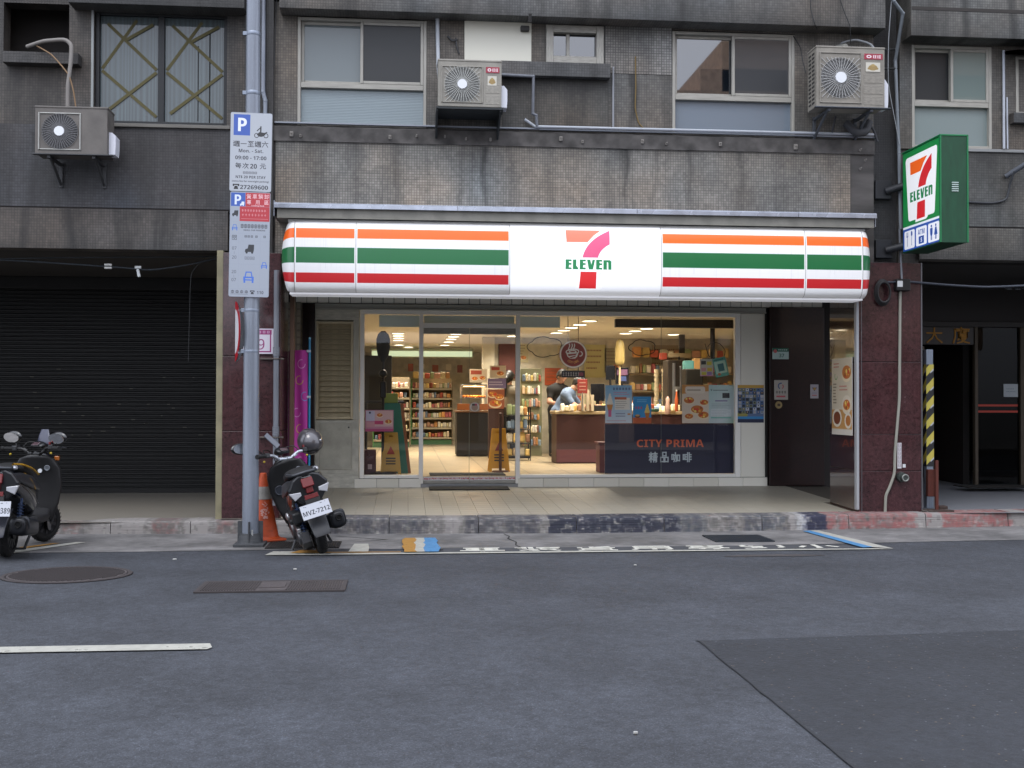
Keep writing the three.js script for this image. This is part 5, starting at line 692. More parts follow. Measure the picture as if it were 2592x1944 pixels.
poster('poster', 'tall pale blue soft ice cream poster behind the glass', 'poster', 2.815, 3.2, 1.15, 1.69, -3.062, canvas(384, 540, (x, w, h) => { const g = x.createLinearGradient(0, 0, 0, h); g.addColorStop(0, '#78aed2'); g.addColorStop(1, '#c3cfd8'); x.fillStyle = g; x.fillRect(0, 0, w, h); x.fillStyle = '#35446f'; for (let i = 0; i < 6; i++) { x.fillRect(110 + i * 44, 40, 32, 8); x.fillRect(120 + i * 44, 28, 8, 40); x.fillRect(110 + i * 44, 58, 32, 7); } fakeLines(x, 120, 98, 230, 2, 26, '#c36a86', 9); softIce(x, 66, 260, 150, '#e4dccb', '#c6822f'); x.fillStyle = '#c75a86'; x.fillRect(44, 350, 44, 100); x.fillStyle = '#d9d7cd'; x.fillRect(136, 180, 220, 170); x.fillStyle = '#b5552f'; x.fillRect(136, 170, 170, 34); fakeLines(x, 150, 226, 180, 4, 30, '#8a8580', 9); fakeLines(x, 150, 400, 150, 2, 34, '#46406a', 12); x.fillStyle = '#b6793d'; x.fillRect(320, 400, 44, 24); fakeLines(x, 20, 500, 330, 1, 20, '#b98b9a', 12); }), { rough: 0.4 });
poster('poster', 'small bright blue ice cream cone poster right of the tall pale blue one', 'poster', 3.215, 3.48, 1.15, 1.53, -3.062, canvas(264, 380, (x, w, h) => { x.fillStyle = '#2f8cc4'; x.fillRect(0, 0, w, h); fakeLines(x, 60, 40, 150, 2, 26, '#7fc0df', 12); x.fillStyle = '#b7496b'; for (let i = 0; i < 3; i++) { x.fillRect(30 + i * 38, 150, 30, 9); x.fillRect(40 + i * 38, 138, 9, 42); x.fillRect(30 + i * 38, 170, 30, 8); } x.fillStyle = '#b5572b'; x.fillRect(0, 300, w, 80); softIce(x, 206, 220, 120, '#dcbf6a', '#b8712e'); disc(x, 66, 280, 40, '#6a3f24', 24); disc(x, 66, 270, 30, '#c79a5c', 14); }), { rough: 0.4 });
poster('poster', 'orange and white bakery poster behind the glass', 'poster', 3.93, 4.318, 1.15, 1.7, -3.062, canvas(388, 550, (x, w, h) => { x.fillStyle = '#c18a4c'; x.fillRect(0, 0, w, h); poly(x, [[0, 130], [w, 90], [w, h], [0, h]], '#cdbfae'); x.fillStyle = '#d6cbbb'; x.beginPath(); x.roundRect(46, 24, 290, 100, 30); x.fill(); fakeLines(x, 76, 66, 230, 1, 20, '#7a6a55', 18); food(x, 100, 220, 74, 3); food(x, 320, 250, 60, 5); food(x, 220, 350, 90, 7); food(x, 310, 430, 76, 9); food(x, 100, 450, 60, 11); }), { rough: 0.4 });
poster('poster', 'pale green and white information poster behind the glass', 'poster', 4.32, 4.688, 1.15, 1.7, -3.063, canvas(368, 550, (x, w, h) => { const g = x.createLinearGradient(0, 0, w, h); g.addColorStop(0, '#a9c4c0'); g.addColorStop(0.8, '#b3bfc2'); g.addColorStop(1, '#8fb0a0'); x.fillStyle = g; x.fillRect(0, 0, w, h); x.fillStyle = '#23282a'; x.fillRect(200, 116, 104, 72); write(x, 'V', 26, 86, 40, '#2a3a3a', 'left', true); fakeLines(x, 62, 70, 260, 1, 20, '#3a4a48', 12); x.fillStyle = '#6a4a8a'; x.fillRect(94, 222, 180, 14); fakeLines(x, 40, 270, 280, 3, 22, '#7c8a94', 6); x.fillStyle = '#c3ccce'; x.fillRect(30, 350, 300, 100); fakeLines(x, 40, 366, 280, 4, 22, '#98a8a8', 6); x.fillStyle = '#6fae9f'; x.fillRect(30, 462, 300, 18); }), { rough: 0.4 });
poster('poster', 'blue poster crowded with small photos on the white end panel', 'poster', 4.725, 5.11, 1.16, 1.7, -3.0, canvas(385, 540, (x, w, h) => { x.fillStyle = '#54688c'; x.fillRect(0, 0, w, h); x.fillStyle = '#b7913c'; x.fillRect(0, 0, w, 44); disc(x, 60, 430, 90, '#8f8a4a', 40); for (let i = 0; i < 7; i++) for (let j = 0; j < 8; j++) { x.fillStyle = ['#20262e', '#8d98a6', '#3a5a86', '#6a6f58', '#b2b6bd', '#2b3947'][Math.floor(hash(i, j, 3) * 6)]; x.fillRect(12 + i * 54, 50 + j * 46, 46, 40); disc(x, 34 + i * 54, 66 + j * 46, 9, hash(i, j, 4) > 0.5 ? '#b09a86' : '#15181c'); } x.fillStyle = '#2a7fb8'; x.fillRect(0, 452, w, 34); x.fillStyle = '#17213f'; x.fillRect(0, 490, w, 50); }), { d: 0.003 });
poster('hanging_card', 'white card with yellow and pink squares hung on a wire behind the glass', 'poster', 4.23, 4.42, 1.83, 2.08, -3.2, canvas(190, 250, (x) => { x.fillStyle = '#aeb0a4'; x.fillRect(0, 0, 190, 250); for (const [a, b, c] of [[16, 30, '#3a3d38'], [100, 40, '#c2b53c'], [16, 130, '#b9848c'], [104, 130, '#c1a83a'], [20, 190, '#b8b23a'], [100, 188, '#8a6fa0']]) { x.fillStyle = c; x.fillRect(a, b, 70, 52); } x.fillStyle = '#c08ab0'; x.fillRect(0, 236, 190, 14); }), { rz: 0.02 });
poster('hanging_card', 'tilted teal card hung beside the white card behind the glass', 'poster', 4.43, 4.63, 1.82, 2.1, -3.19, canvas(200, 280, (x) => { x.fillStyle = '#4f9a90'; x.fillRect(0, 0, 200, 280); x.fillStyle = '#9fc6b8'; x.fillRect(16, 50, 168, 180); x.fillStyle = '#2f6a72'; x.fillRect(60, 90, 90, 110); x.fillStyle = '#c46a3a'; x.fillRect(40, 220, 40, 34); fakeLines(x, 24, 20, 150, 1, 14, '#1f4b48', 16); }), { rz: 0.22 });
tag(obj('wire_hanger', [tube([[4.3, 2.3, -3.2], [4.36, 2.12, -3.2], [4.45, 2.1, -3.2]], 0.006, 16, 6), tube([[4.34, 2.25, -3.2], [4.4, 2.32, -3.2], [4.52, 2.3, -3.2], [4.6, 2.2, -3.2], [4.58, 2.1, -3.2]], 0.005, 20, 6)], M.black), 'curly black wire holding the two hanging cards', 'hanger');
poster('window_panel', 'navy panel with orange and white lettering across the lower right glass', 'panel', 2.81, 4.688, 0.43, 1.135, -3.07, canvas(1024, 384, (x, w, h) => { x.fillStyle = '#1d1f36'; x.fillRect(0, 0, w, h); write(x, 'CITY PRIMA', 515, 178, 80, '#c8603c', 'center', true, 1.2); glyphs(x, '精品咖啡', 348, 212, 86, 90, '#b9c4c6', 0.11, 0.76); }), { d: 0.006, rough: 0.35 });
poster('poster', 'small pink food poster low behind the left glass', 'poster', -0.575, -0.185, 1.03, 1.33, -3.07, canvas(390, 300, (x, w, h) => { x.fillStyle = '#b57c90'; x.fillRect(0, 0, w, h); x.fillStyle = '#b6b3c8'; x.fillRect(10, 10, 120, 140); x.fillStyle = '#c5a2a0'; x.fillRect(130, 10, 250, 220); x.fillStyle = '#2a2d4a'; x.fillRect(50, 24, 26, 26); food(x, 200, 70, 40, 21); food(x, 320, 160, 46, 23); x.fillStyle = '#b93a66'; x.fillRect(130, 150, 120, 50); x.fillStyle = '#c08a90'; x.fillRect(20, 170, 110, 70); x.fillStyle = '#a8416f'; x.fillRect(0, 262, w, 38); }));
poster('sticker', 'round white warning sticker on the sliding door glass', 'sticker', 0.885, 1.02, 1.31, 1.445, -3.045, null, { d: 0.002, front: std('#ffffff', 0.5, 0, { map: canvas(128, 128, (x) => { x.fillStyle = '#a9967e'; x.fillRect(0, 0, 128, 128); disc(x, 64, 64, 62, '#c9c3ba'); disc(x, 64, 72, 44, '#a58a78'); x.fillStyle = '#3a3430'; x.fillRect(28, 22, 44, 26); x.fillStyle = '#a8405a'; x.fillRect(66, 22, 30, 26); }) }) });
{ // round café sign hung on two cords, with a narrow board below
  const c = thing('hanging_sign', 'round brown coffee cup sign with white rim hung behind the glass', 'hanging sign', [2.38, 2.135, -3.25]);
  obj('disc', cyl(0.2, 0.2, 0.02, 0, 0, 0, Math.PI / 2, 0, 0, 48), std('#7c2a20', 0.5), c);
  const t = canvas(512, 512, (x) => { x.fillStyle = '#f6f2ea'; x.fillRect(0, 0, 512, 512); disc(x, 256, 256, 226, '#9c3a2a'); x.strokeStyle = '#f6f2ea'; x.lineWidth = 20; x.beginPath(); x.ellipse(240, 208, 118, 48, -0.06, 0, 7); x.stroke(); x.beginPath(); x.ellipse(246, 206, 62, 22, 0, 0, 7); x.stroke(); poly(x, [[122, 226], [358, 220], [330, 300], [290, 336], [196, 336], [146, 296]], '#f6f2ea'); poly(x, [[150, 256], [330, 240], [300, 268], [170, 290]], '#9c3a2a'); poly(x, [[180, 316], [310, 276], [290, 304], [210, 330]], '#9c3a2a'); x.beginPath(); x.arc(384, 246, 42, -1.4, 1.9); x.stroke(); x.lineWidth = 18; for (const q of [-50, 0, 44]) { x.beginPath(); x.moveTo(230 + q, 190); x.bezierCurveTo(190 + q, 140, 260 + q, 130, 230 + q, 60); x.stroke(); } x.save(); x.translate(256, 256); 'CITY CAFE'.split('').forEach((ch, i) => { x.save(); x.rotate(0.62 - i * 0.155); write(x, ch, 0, 172, 62, '#f0b060', 'center', true); x.restore(); }); x.restore(); });
  obj('print', put(new THREE.CircleGeometry(0.198, 48), 0, 0, 0.012), std('#ffffff', 0.5, 0, { map: t }), c);
  obj('cord', [rod([-0.075, 0.18, 0], [-0.075, 0.56, 0], 0.005, 6), rod([0.075, 0.18, 0], [0.075, 0.56, 0], 0.005, 6), rod([-0.075, -0.3, 0], [-0.075, -0.18, 0], 0.005, 6), rod([0.075, -0.3, 0], [0.075, -0.18, 0], 0.005, 6)], M.black, c);
  poster('board', 0, 0, -0.17, 0.17, -0.335, -0.235, 0, canvas(340, 100, (x) => { x.fillStyle = '#2e2d33'; x.fillRect(0, 0, 340, 100); x.fillStyle = '#b3b1ad'; for (let i = 0; i < 8; i++) { x.fillRect(20 + i * 36, 26 + 10 * hash(i, 3), 22, 8); x.fillRect(28 + i * 36, 22, 8, 56); x.fillRect(20 + i * 36, 66, 24, 7); } x.fillStyle = '#a05058'; x.fillRect(252, 26, 66, 50); }), { d: 0.012, parent: c });
}
poster('wall_poster', 'long menu poster of food bowls on the inner face of the right pillar', 'poster', 5.253 - 0.32, 5.253 + 0.32, 1.06, 1.99, -0.42, canvas(420, 640, (x, w, h) => { x.fillStyle = '#c3b8a2'; x.fillRect(0, 0, w, h); x.fillStyle = '#b3854a'; x.fillRect(0, 430, w, 160); fakeLines(x, 40, 40, 120, 2, 26, '#a83a32', 10); food(x, 310, 120, 90, 31); x.strokeStyle = '#4e8a4a'; x.lineWidth = 8; x.beginPath(); x.arc(90, 150, 26, 0, 4); x.stroke(); fakeLines(x, 30, 210, 70, 7, 26, '#5a4a38', 12); fakeLines(x, 160, 230, 180, 2, 30, '#b0504a', 10); disc(x, 310, 390, 96, '#d0c6b4', 80); food(x, 310, 390, 70, 33); disc(x, 110, 500, 96, '#d0c8b8', 76); disc(x, 110, 500, 72, '#6e3316', 54); disc(x, 340, 520, 72, '#d0c8b8', 66); disc(x, 340, 520, 52, '#a9692e', 44); x.fillStyle = '#c6c0b6'; x.fillRect(0, 596, w, 44); }), { ry: -Math.PI / 2, d: 0.006 });
// ---------------------------------------------------------------- inside the shop
const FY = 0.4, CY = 2.75;
{
  const fl = pixels(512, 512, (u, v) => { const a = (u * 4) % 1, b = (v * 4) % 1, e = Math.min(a, 1 - a, b, 1 - b); const l = (e < 0.012 ? 0.75 : 1) * (0.92 + 0.14 * fbm(u * 10, v * 10, 3, 3, 10)); return [172 * l, 156 * l, 128 * l]; });
  struct('shop_floor', uvWorld(bx(-1.4, 6.9, 0.2, FY, -17.2, -3.1), 2.4), std('#ffffff', 0.3, 0, { map: fl }));
  struct('shop_ceiling', bx(-1.5, 7, CY, CY + 0.12, -17.4, -3.1), std('#cfc8b6', 0.85));
  const wm = std('#d8d0bc', 0.8, 0, { map: grainT });
  struct('shop_wall', [bx(-1.5, -1.4, 0.2, CY, -17.3, -3.2), bx(-1.5, 2.9, 0.2, CY, -17.3, -17.2), bx(2.75, 2.9, 0.2, CY, -17.2, -10.15), bx(1.72, 6.95, 0.2, CY, -10.15, -10), bx(6.9, 7.05, 0.2, CY, -10, -3.3), bx(-1.5, 5.18, 2.73, 2.97, -3.2, -3.1), bx(-1.5, 7.05, 2.9, 3.2, -3.3, -3.2), bx(5.9, 7.05, 0.2, 2.9, -3.45, -3.31), bx(-1.5, -0.68, 0.2, 2.9, -3.36, -3.31), bx(4.8, 6, 0.2, 2.9, -3.4, -3.31)].map((g) => uvWorld(g)), wm);
  // recessed downlights
  const glow = new THREE.MeshStandardMaterial({ color: '#222222', emissive: new THREE.Color(1, 0.86, 0.62), emissiveIntensity: 4 }), trim = std('#c9c5ba', 0.4), tg = put(new THREE.TorusGeometry(0.125, 0.012, 6, 28), 0, 0, 0, Math.PI / 2), dg = cyl(0.117, 0.117, 0.006, 0, -0.003, 0, 0, 0, 0, 24);
  const rowN = {};
  for (const [x, z] of [[-0.17, -8.72], [-0.17, -9.5], [-0.17, -10.3], [-0.18, -11.1], [-0.18, -13.1], [0.04, -14.1], [0.93, -8.76], [0.92, -9.63], [0.91, -10.54], [0.9, -11.67], [0.86, -13.07], [0.95, -15.34], [2.07, -9.3], [2.9, -5.0], [2.88, -5.87], [2.85, -6.63], [2.82, -7.4], [2.79, -8.18], [3.66, -5.49], [4.1, -8.15], [4.13, -7.42], [4.19, -6.7], [4.23, -5.86], [4.65, -5.41], [5.07, -8.38], [0, -4.4], [1.1, -4.4], [0.6, -6.6]].sort((a, b) => b[1] - a[1])) {
    const row = x < 0.2 ? 'the left row behind the covered fan' : x < 1.3 ? 'the row over the sliding doors' : x < 2.5 ? 'the column corner' : x < 3.2 ? 'the row behind the coffee cup sign' : 'the rows over the coffee counter', k = (rowN[row] = (rowN[row] ?? 0) + 1);
    const d = thing('downlight', 'round warm downlight, ' + ['first', 'second', 'third', 'fourth', 'fifth', 'sixth', 'seventh', 'eighth', 'ninth', 'tenth'][k - 1] + ' from the street in ' + row, 'ceiling light', [x, CY - 0.004, z], 0, 'downlights in the shop ceiling');
    obj('trim', tg, trim, d); obj('lamp_glow', dg, glow, d);
    const l = new THREE.SpotLight(new THREE.Color(1, 0.9, 0.74), 5.8, 0, 1.25, 0.8); l.position.set(0, -0.02, 0); l.target.position.set(0, -2, 0); l.castShadow = true; l.shadow.radius = 4; d.add(l, l.target);
  }
  // lit pelmet over the coolers at the back
  const pel = thing('light_pelmet', 'long pale green lit pelmet over the coolers at the back of the shop', 'light box', [0.36, 2.5, -14.1]);
  obj('box', rbox(2.42, 0.22, 0.25, 0.02, 0, 0.1, 0), std('#9aa38c', 0.5), pel); obj('lit_panel', rbox(2.36, 0.13, 0.012, 0.004, 0, 0.08, 0.128), new THREE.MeshStandardMaterial({ color: '#aab89c', emissive: new THREE.Color(0.75, 0.9, 0.6), emissiveIntensity: 0.3 }), pel);
}
// goods on shelves are far too many and too small to count: one object per shelf unit
const goods = (name, label, x0, x1, ys, z0, z1, s, h, dirX) => {
  const g = new RoundedBoxGeometry(1, 1, 1, 2, 0.22), list = [], cols = ['#a8523f', '#c4a868', '#cfc9ba', '#8d9a72', '#a55a5c', '#d8cca6', '#7388a0', '#c08a52', '#957058', '#ddd7ca', '#cbb69a', '#b98c78'];
  for (const y of ys) for (let x = x0; x < x1 - s * 0.6;) { const w = s * rr(0.6, 1.3), hh = h * rr(0.6, 1); list.push([x + w / 2, y + hh / 2, rr(z0, z1), w * 0.92, hh, 0.1]); x += w; }
  const m = new THREE.InstancedMesh(g, std('#ffffff', 0.5), list.length), M4 = new THREE.Matrix4();
  list.forEach(([x, y, z, w, hh, d], i) => { M4.compose(dirX ? V(z, y, x) : V(x, y, z), new THREE.Quaternion(), dirX ? V(d, hh, w) : V(w, hh, d)); m.setMatrixAt(i, M4); m.setColorAt(i, new THREE.Color(cols[Math.floor(rnd() * cols.length)]).multiplyScalar(rr(0.9, 1.5))); });
  m.name = numbered(name); scene.add(tag(m, label, 'goods', null, 'stuff'));
};
{
  const wood = std('#8d7a5c', 0.6, 0, { map: grainT }), green = std('#4f8a52', 0.5), shelfM = std('#a39882', 0.5);
  const unit = (label, x0, x1, zf, ys, dz, post) => { const s = thing('shelf_unit', label, 'shelf', [(x0 + x1) / 2, FY, zf]); const w = x1 - x0; obj('back', bx(-w / 2, w / 2, 0, 1.62, -dz - 0.02, -dz), std('#8f8066', 0.7), s); for (const y of ys) { obj('shelf', rbx(-w / 2, w / 2, y - FY - 0.02, y - FY, -dz, 0, 0.004), shelfM, s); obj('price_rail', rbx(-w / 2, w / 2, y - FY - 0.045, y - FY - 0.003, 0.001, 0.008, 0.002), std('#b0a68e', 0.4), s); } obj('side', [bx(-w / 2 - 0.02, -w / 2, 0, 1.6, -dz, 0.01)], green, s); obj('side', [bx(w / 2, w / 2 + 0.02, 0, 1.6, -dz, 0.01)], wood, s); obj('base', bx(-w / 2, w / 2, 0, 0.12, -dz, -0.02), std('#3f6a48', 0.6), s); return s; };
  const Y = [0.58, 0.82, 1.06, 1.3, 1.54, 1.78];
  unit('wide shelf unit of packaged snacks at the back of the shop, seen through the door', 0.12, 1.1, -14.9, Y, 0.4); goods('shelf_goods', 'rows of snack packets on the wide shelf unit at the back', 0.14, 1.08, Y, -15.05, -14.95, 0.075, 0.15);
  unit('narrow shelf unit with a green post, left of the wide snack shelves', -0.75, 0.06, -13.2, Y, 0.4); goods('shelf_goods', 'rows of packets on the narrow shelf unit with the green post', -0.73, 0.05, Y, -13.35, -13.24, 0.07, 0.15);
  goods('shelf_goods', 'bright bags standing on top of the wide snack shelves', 0.14, 1.08, [2.02], -15.1, -15.0, 0.14, 0.2);
  const side = thing('shelf_unit', 'long shelf unit along the left wall inside the shop', 'shelf', [-1.39, FY, -9.5]); for (const y of Y) obj('shelf', bx(0, 0.4, y - FY - 0.02, y - FY, -5.5, 2), shelfM, side); obj('back', bx(0, 0.02, 0, 1.9, -5.5, 2), wood, side); goods('shelf_goods', 'packets along the shelves on the left wall', -15, -7.6, Y, -1.12, -1.02, 0.1, 0.19, true);
  for (const [x, y, z, w, h, c] of [[0.1, 2.35, -17.19, 0.14, 0.2, '#a8572f'], [0.75, 2.33, -17.19, 0.16, 0.18, '#b0633a'], [1.4, 2.32, -17.19, 0.14, 0.2, '#8f4a2c'], [0.42, 2.38, -17.19, 0.1, 0.12, '#dcd4c0'], [1.1, 2.36, -17.19, 0.14, 0.16, '#dcd4c0']]) tag(obj('wall_picture', [rbox(w, h, 0.012, 0.004, x, y, z)], std(c, 0.6)), 'small picture high on the back wall of the shop at ' + (x < 0.3 ? 'far left' : x < 0.6 ? 'second from the left' : x < 0.9 ? 'the middle' : x < 1.2 ? 'second from the right' : 'far right'), 'picture');
  // left window bay
  const fan = thing('pedestal_fan', 'standing fan under a black cloth bag behind the left glass', 'fan', [-0.34, FY, -3.5]); obj('cover', loft([[1.62, 0.03, 0.04], [1.7, 0.075, 0.07], [1.82, 0.098, 0.09], [1.95, 0.098, 0.09], [2.02, 0.075, 0.07], [2.06, 0.03, 0.03]].map(([y, w, h]) => ({ p: [0, y, 0], w, h, n: 2 })), 20, 'y'), std('#0f0e0e', 0.9), fan); obj('pole', [rod([0, 0.05, 0], [0, 1.65, 0], 0.022), sph(0.06, 0, 1.45, 0.02), rbox(0.09, 0.24, 0.08, 0.02, 0, 1.22, 0)], M.black, fan); obj('base', cyl(0.19, 0.2, 0.04, 0, 0.02, 0), M.black, fan);
  const tb = thing('side_table', 'black topped narrow table behind the left glass', 'table', [-0.34, FY, -4.05]); obj('top', rbox(0.6, 0.04, 0.36, 0.01, 0, 1.04, 0), M.black, tb); for (const [a, b] of [[-0.26, -0.14], [0.26, -0.14], [-0.26, 0.14], [0.26, 0.14]]) obj('leg', rod([a, 0, b], [a, 1.02, b], 0.016, 8), M.black, tb);
  const teal = thing('display_stand', 'tall leaning teal cardboard display stand behind the left glass', 'display stand', [-0.18, FY, -3.85]); obj('board', extrude([[-0.1, 0], [0.2, 0], [0.08, 1.02], [-0.16, 1.02]], 0.03, 0.004), std('#2a6f66', 0.6), teal); obj('side_print', extrude([[0.2, 0.0], [0.245, 0], [0.13, 1.02], [0.085, 1.02]], 0.02, 0.002), std('#8a5a3a', 0.6), teal); obj('top_print', rbox(0.2, 0.14, 0.02, 0.004, -0.05, 1.1, 0.01), std('#7c8f4c', 0.6), teal);
  const aFrame = (label, x, z, s, c) => { const a = thing('floor_sign', label, 'floor sign', [x, FY, z], 0); a.scale.setScalar(s); const sh = [[-0.15, 0], [-0.11, 0], [-0.105, 0.05], [0.105, 0.05], [0.11, 0], [0.15, 0], [0.095, 0.62], [-0.095, 0.62]]; obj('front_panel', extrude(sh, 0.014, 0.003, [rect(-0.035, 0.035, 0.55, 0.58).reverse()]).rotateX(-0.16).translate(0, 0, 0.11), std(c, 0.5), a); obj('rear_panel', extrude(sh, 0.014, 0.003).rotateX(0.16).translate(0, 0, -0.11), std(c, 0.5), a); obj('print', [put(extrude([[-0.06, 0.3], [0.06, 0.3], [0, 0.42]], 0.003), 0, 0, 0.018).rotateX(-0.16).translate(0, 0, 0.11)], std('#8a2a1c', 0.6), a); obj('print', [0.16, 0.2, 0.24].map((y) => box(0.14, 0.02, 0.003, 0, y, 0.02).rotateX(-0.16).translate(0, 0, 0.11)), std('#3a3428', 0.6), a); };
  aFrame('mustard folding floor sign behind the left glass', -0.225, -3.55, 0.98, '#a8842a'); aFrame('bright yellow folding wet floor sign just inside the sliding doors', 1.385, -4.2, 1.05, '#d69a12');
  const bin = thing('umbrella_bin', 'burgundy umbrella bin in the lower left corner behind the glass', 'bin', [-0.52, FY, -3.5]); obj('body', rbox(0.17, 0.36, 0.17, 0.01, 0, 0.18, 0), std('#3d1a22', 0.5), bin); obj('emblem', [rbox(0.06, 0.07, 0.004, 0.002, 0, 0.12, 0.087)], std('#9a8a90', 0.5), bin);
  tag(obj('dark_cabinet', [rbox(0.5, 0.9, 0.3, 0.01, -0.5, 1.76, -6.1), rbox(0.5, 0.02, 0.32, 0.004, -0.5, 1.3, -6.1)], std('#16130f', 0.6)), 'dark hanging cabinet behind the covered fan', 'cabinet');
  const pole = thing('queue_post', 'brown post with a round cap and foot beside the bright yellow floor sign', 'post', [1.4, FY, -4.05]); obj('post', cyl(0.022, 0.022, 0.85, 0, 0.43, 0), std('#4f3020', 0.5), pole); obj('foot', cyl(0.12, 0.13, 0.02, 0, 0.01, 0), std('#4a2c1e', 0.5), pole); obj('cap', sph(0.03, 0, 0.86, 0), std('#4f3020', 0.5), pole);
  tag(obj('doormat', rbox(1.08, 0.014, 0.5, 0.004, 0.87, FY + 0.008, -3.45), std('#20211f', 0.95, 0, { bumpMap: grainB, bumpScale: 0.006 })), 'dark entrance mat just inside the sliding doors', 'doormat');
  // hot food island facing the door
  const hot = thing('food_counter', 'black counter with a warm lit glass food case facing the door', 'counter', [1.3, FY, -9.1]);
  obj('cabinet', rbox(0.7, 0.82, 0.6, 0.01, 0, 0.43, 0), std('#14110f', 0.5), hot); obj('top', rbox(0.74, 0.03, 0.64, 0.006, 0, 0.86, 0), std('#6e4a2a', 0.5), hot);
  obj('case_frame', [...[-0.25, 0.23].flatMap((x) => [-0.2, 0.2].map((z) => rbox(0.02, 0.5, 0.02, 0.003, x, 1.12, z))), rbox(0.5, 0.03, 0.44, 0.004, -0.01, 1.37, 0), rbox(0.5, 0.012, 0.42, 0.003, -0.01, 1.12, 0)], M.steel, hot);
  obj('case_lamp', rbox(0.4, 0.014, 0.1, 0.003, -0.01, 1.345, 0.1), new THREE.MeshStandardMaterial({ color: '#222', emissive: new THREE.Color(1, 0.55, 0.2), emissiveIntensity: 3 }), hot);
  { const l = new THREE.PointLight(new THREE.Color(1, 0.55, 0.2), 0.5); l.position.set(0, 1.3, 0.12); l.castShadow = true; hot.add(l); }
  obj('buns', Array.from({ length: 14 }, (_, i) => sph(0.04, -0.2 + (i % 7) * 0.065, i < 7 ? 0.91 : 1.15, 0.1, 1, 0.7, 1)), std('#b06a28', 0.6), hot); obj('strip', rbox(0.68, 0.12, 0.01, 0.002, 0, 0.95, 0.3), std('#9a5a2c', 0.6), hot);
  for (const [label, x, y, w, h, c1, c2] of [['printed card with brown food photos over the glass food case', 1.37, 1.95, 0.34, 0.26, '#b7a58c', '#8f3a24']]) poster('promo_card', label, 'poster', x - w / 2, x + w / 2, y - h / 2, y + h / 2, -8.95, canvas(256, 200, (q, W, H) => { q.fillStyle = c1; q.fillRect(0, 0, W, H); q.fillStyle = c2; q.fillRect(20, 20, 160, 60); food(q, 190, 130, 44, 41); food(q, 80, 140, 44, 43); }));
  const promo = thing('promotion_stand', 'promotion stand with a purple header and food photos left of the standing woman', 'display stand', [1.66, FY, -8.05]);
  poster('header', 0, 0, -0.17, 0.17, 1.3, 1.48, 0.03, canvas(256, 128, (q) => { q.fillStyle = '#6f6288'; q.fillRect(0, 0, 256, 128); fakeLines(q, 20, 40, 210, 2, 34, '#b9b0c4', 14); }), { parent: promo }); poster('top_photo', 0, 0, -0.13, 0.17, 1.49, 1.72, 0.02, canvas(200, 160, (q) => { q.fillStyle = '#b8ab98'; q.fillRect(0, 0, 200, 160); q.fillStyle = '#a03a28'; q.fillRect(20, 20, 100, 40); food(q, 130, 100, 44, 47); }), { parent: promo });
  poster('photo', 0, 0, -0.17, 0.14, 0.92, 1.28, 0.03, canvas(200, 240, (q) => { q.fillStyle = '#8f5038'; q.fillRect(0, 0, 200, 240); food(q, 60, 60, 54, 49); food(q, 140, 90, 50, 51); food(q, 90, 170, 70, 53); }), { parent: promo }); obj('post', rbox(0.3, 0.95, 0.2, 0.01, 0, 0.47, -0.08), std('#3a2018', 0.6), promo);
  tag(obj('wall_panel', rbox(0.42, 0.7, 0.03, 0.004, 2.06, 2.27, -9.97), std('#5a2a20', 0.7)), 'dark red panel high on the wall behind the sliding door', 'panel');
  // sales counter and what stands on it
  const ct = thing('sales_counter', 'long sales counter with a dull red front behind the right glass', 'counter', [4.4, FY, -6.3]); obj('front', bx(-1.85, 2.2, 0, 0.84, -0.02, 0), std('#331412', 0.55), ct); obj('skirt', bx(-1.85, 2.2, 0.02, 0.24, 0.0, 0.01), std('#5a3238', 0.6), ct); obj('top', rbox(4.15, 0.05, 0.62, 0.01, 0.18, 0.87, -0.28), std('#a08d6c', 0.4), ct); obj('end', bx(-1.87, -1.85, 0, 0.84, -0.55, 0), std('#4f3a2c', 0.6), ct);
  const on = (name, label, cat, x, z, parts) => { const o = thing(name, label, cat, [x, 1.295, z]); for (const [n, g, m] of parts) obj(n, g, m, o); return o; };
  const scr = std('#17181c', 0.2), warm = std('#b39f7d', 0.5), mid2 = std('#6b6154', 0.5);
  on('cash_register', 'dark cash register screen on the sales counter right of the leaning man', 'cash register', 3.28, -6.45, [['screen', rbox(0.24, 0.3, 0.03, 0.008, 0, 0.32, 0, -0.15), scr], ['stand', rod([0, 0, -0.02], [0, 0.25, -0.02], 0.03), M.black], ['drawer', rbox(0.32, 0.1, 0.34, 0.01, 0, 0.05, 0), M.darkGrey]]);
  on('monitor', 'black monitor above the pale blue poster behind the right glass', 'monitor', 3.43, -6.05, [['screen', rbox(0.16, 0.24, 0.03, 0.006, 0, 0.65, 0), scr], ['post', rod([0, 0, 0], [0, 0.55, 0], 0.02), M.black]]);
  on('monitor', 'wider monitor with a colourful picture right of the black one', 'monitor', 3.63, -6.05, [['screen', rbox(0.22, 0.28, 0.03, 0.006, 0, 0.6, 0), scr], ['picture', [rbox(0.18, 0.1, 0.004, 0.001, 0, 0.66, 0.018)], std('#6a4a62', 0.4)], ['picture', [rbox(0.1, 0.08, 0.004, 0.001, 0.02, 0.55, 0.018)], std('#3a4a78', 0.4)], ['post', rod([0, 0, 0], [0, 0.5, 0], 0.02), M.black]]);
  on('ice_cream_model', 'big cream yellow ice lolly model standing over the counter', 'model', 3.58, -6.0, [['ice', loft([[0.78, 0.06], [0.84, 0.082], [1.08, 0.08], [1.18, 0.06], [1.22, 0.02]].map(([y, w]) => ({ p: [0, y, 0], w, h: w * 0.7, n: 2.2 })), 20, 'y'), std('#94804a', 0.5)], ['stick', rbox(0.03, 0.8, 0.02, 0.004, 0, 0.4, 0), std('#b8a27a', 0.6)]]);
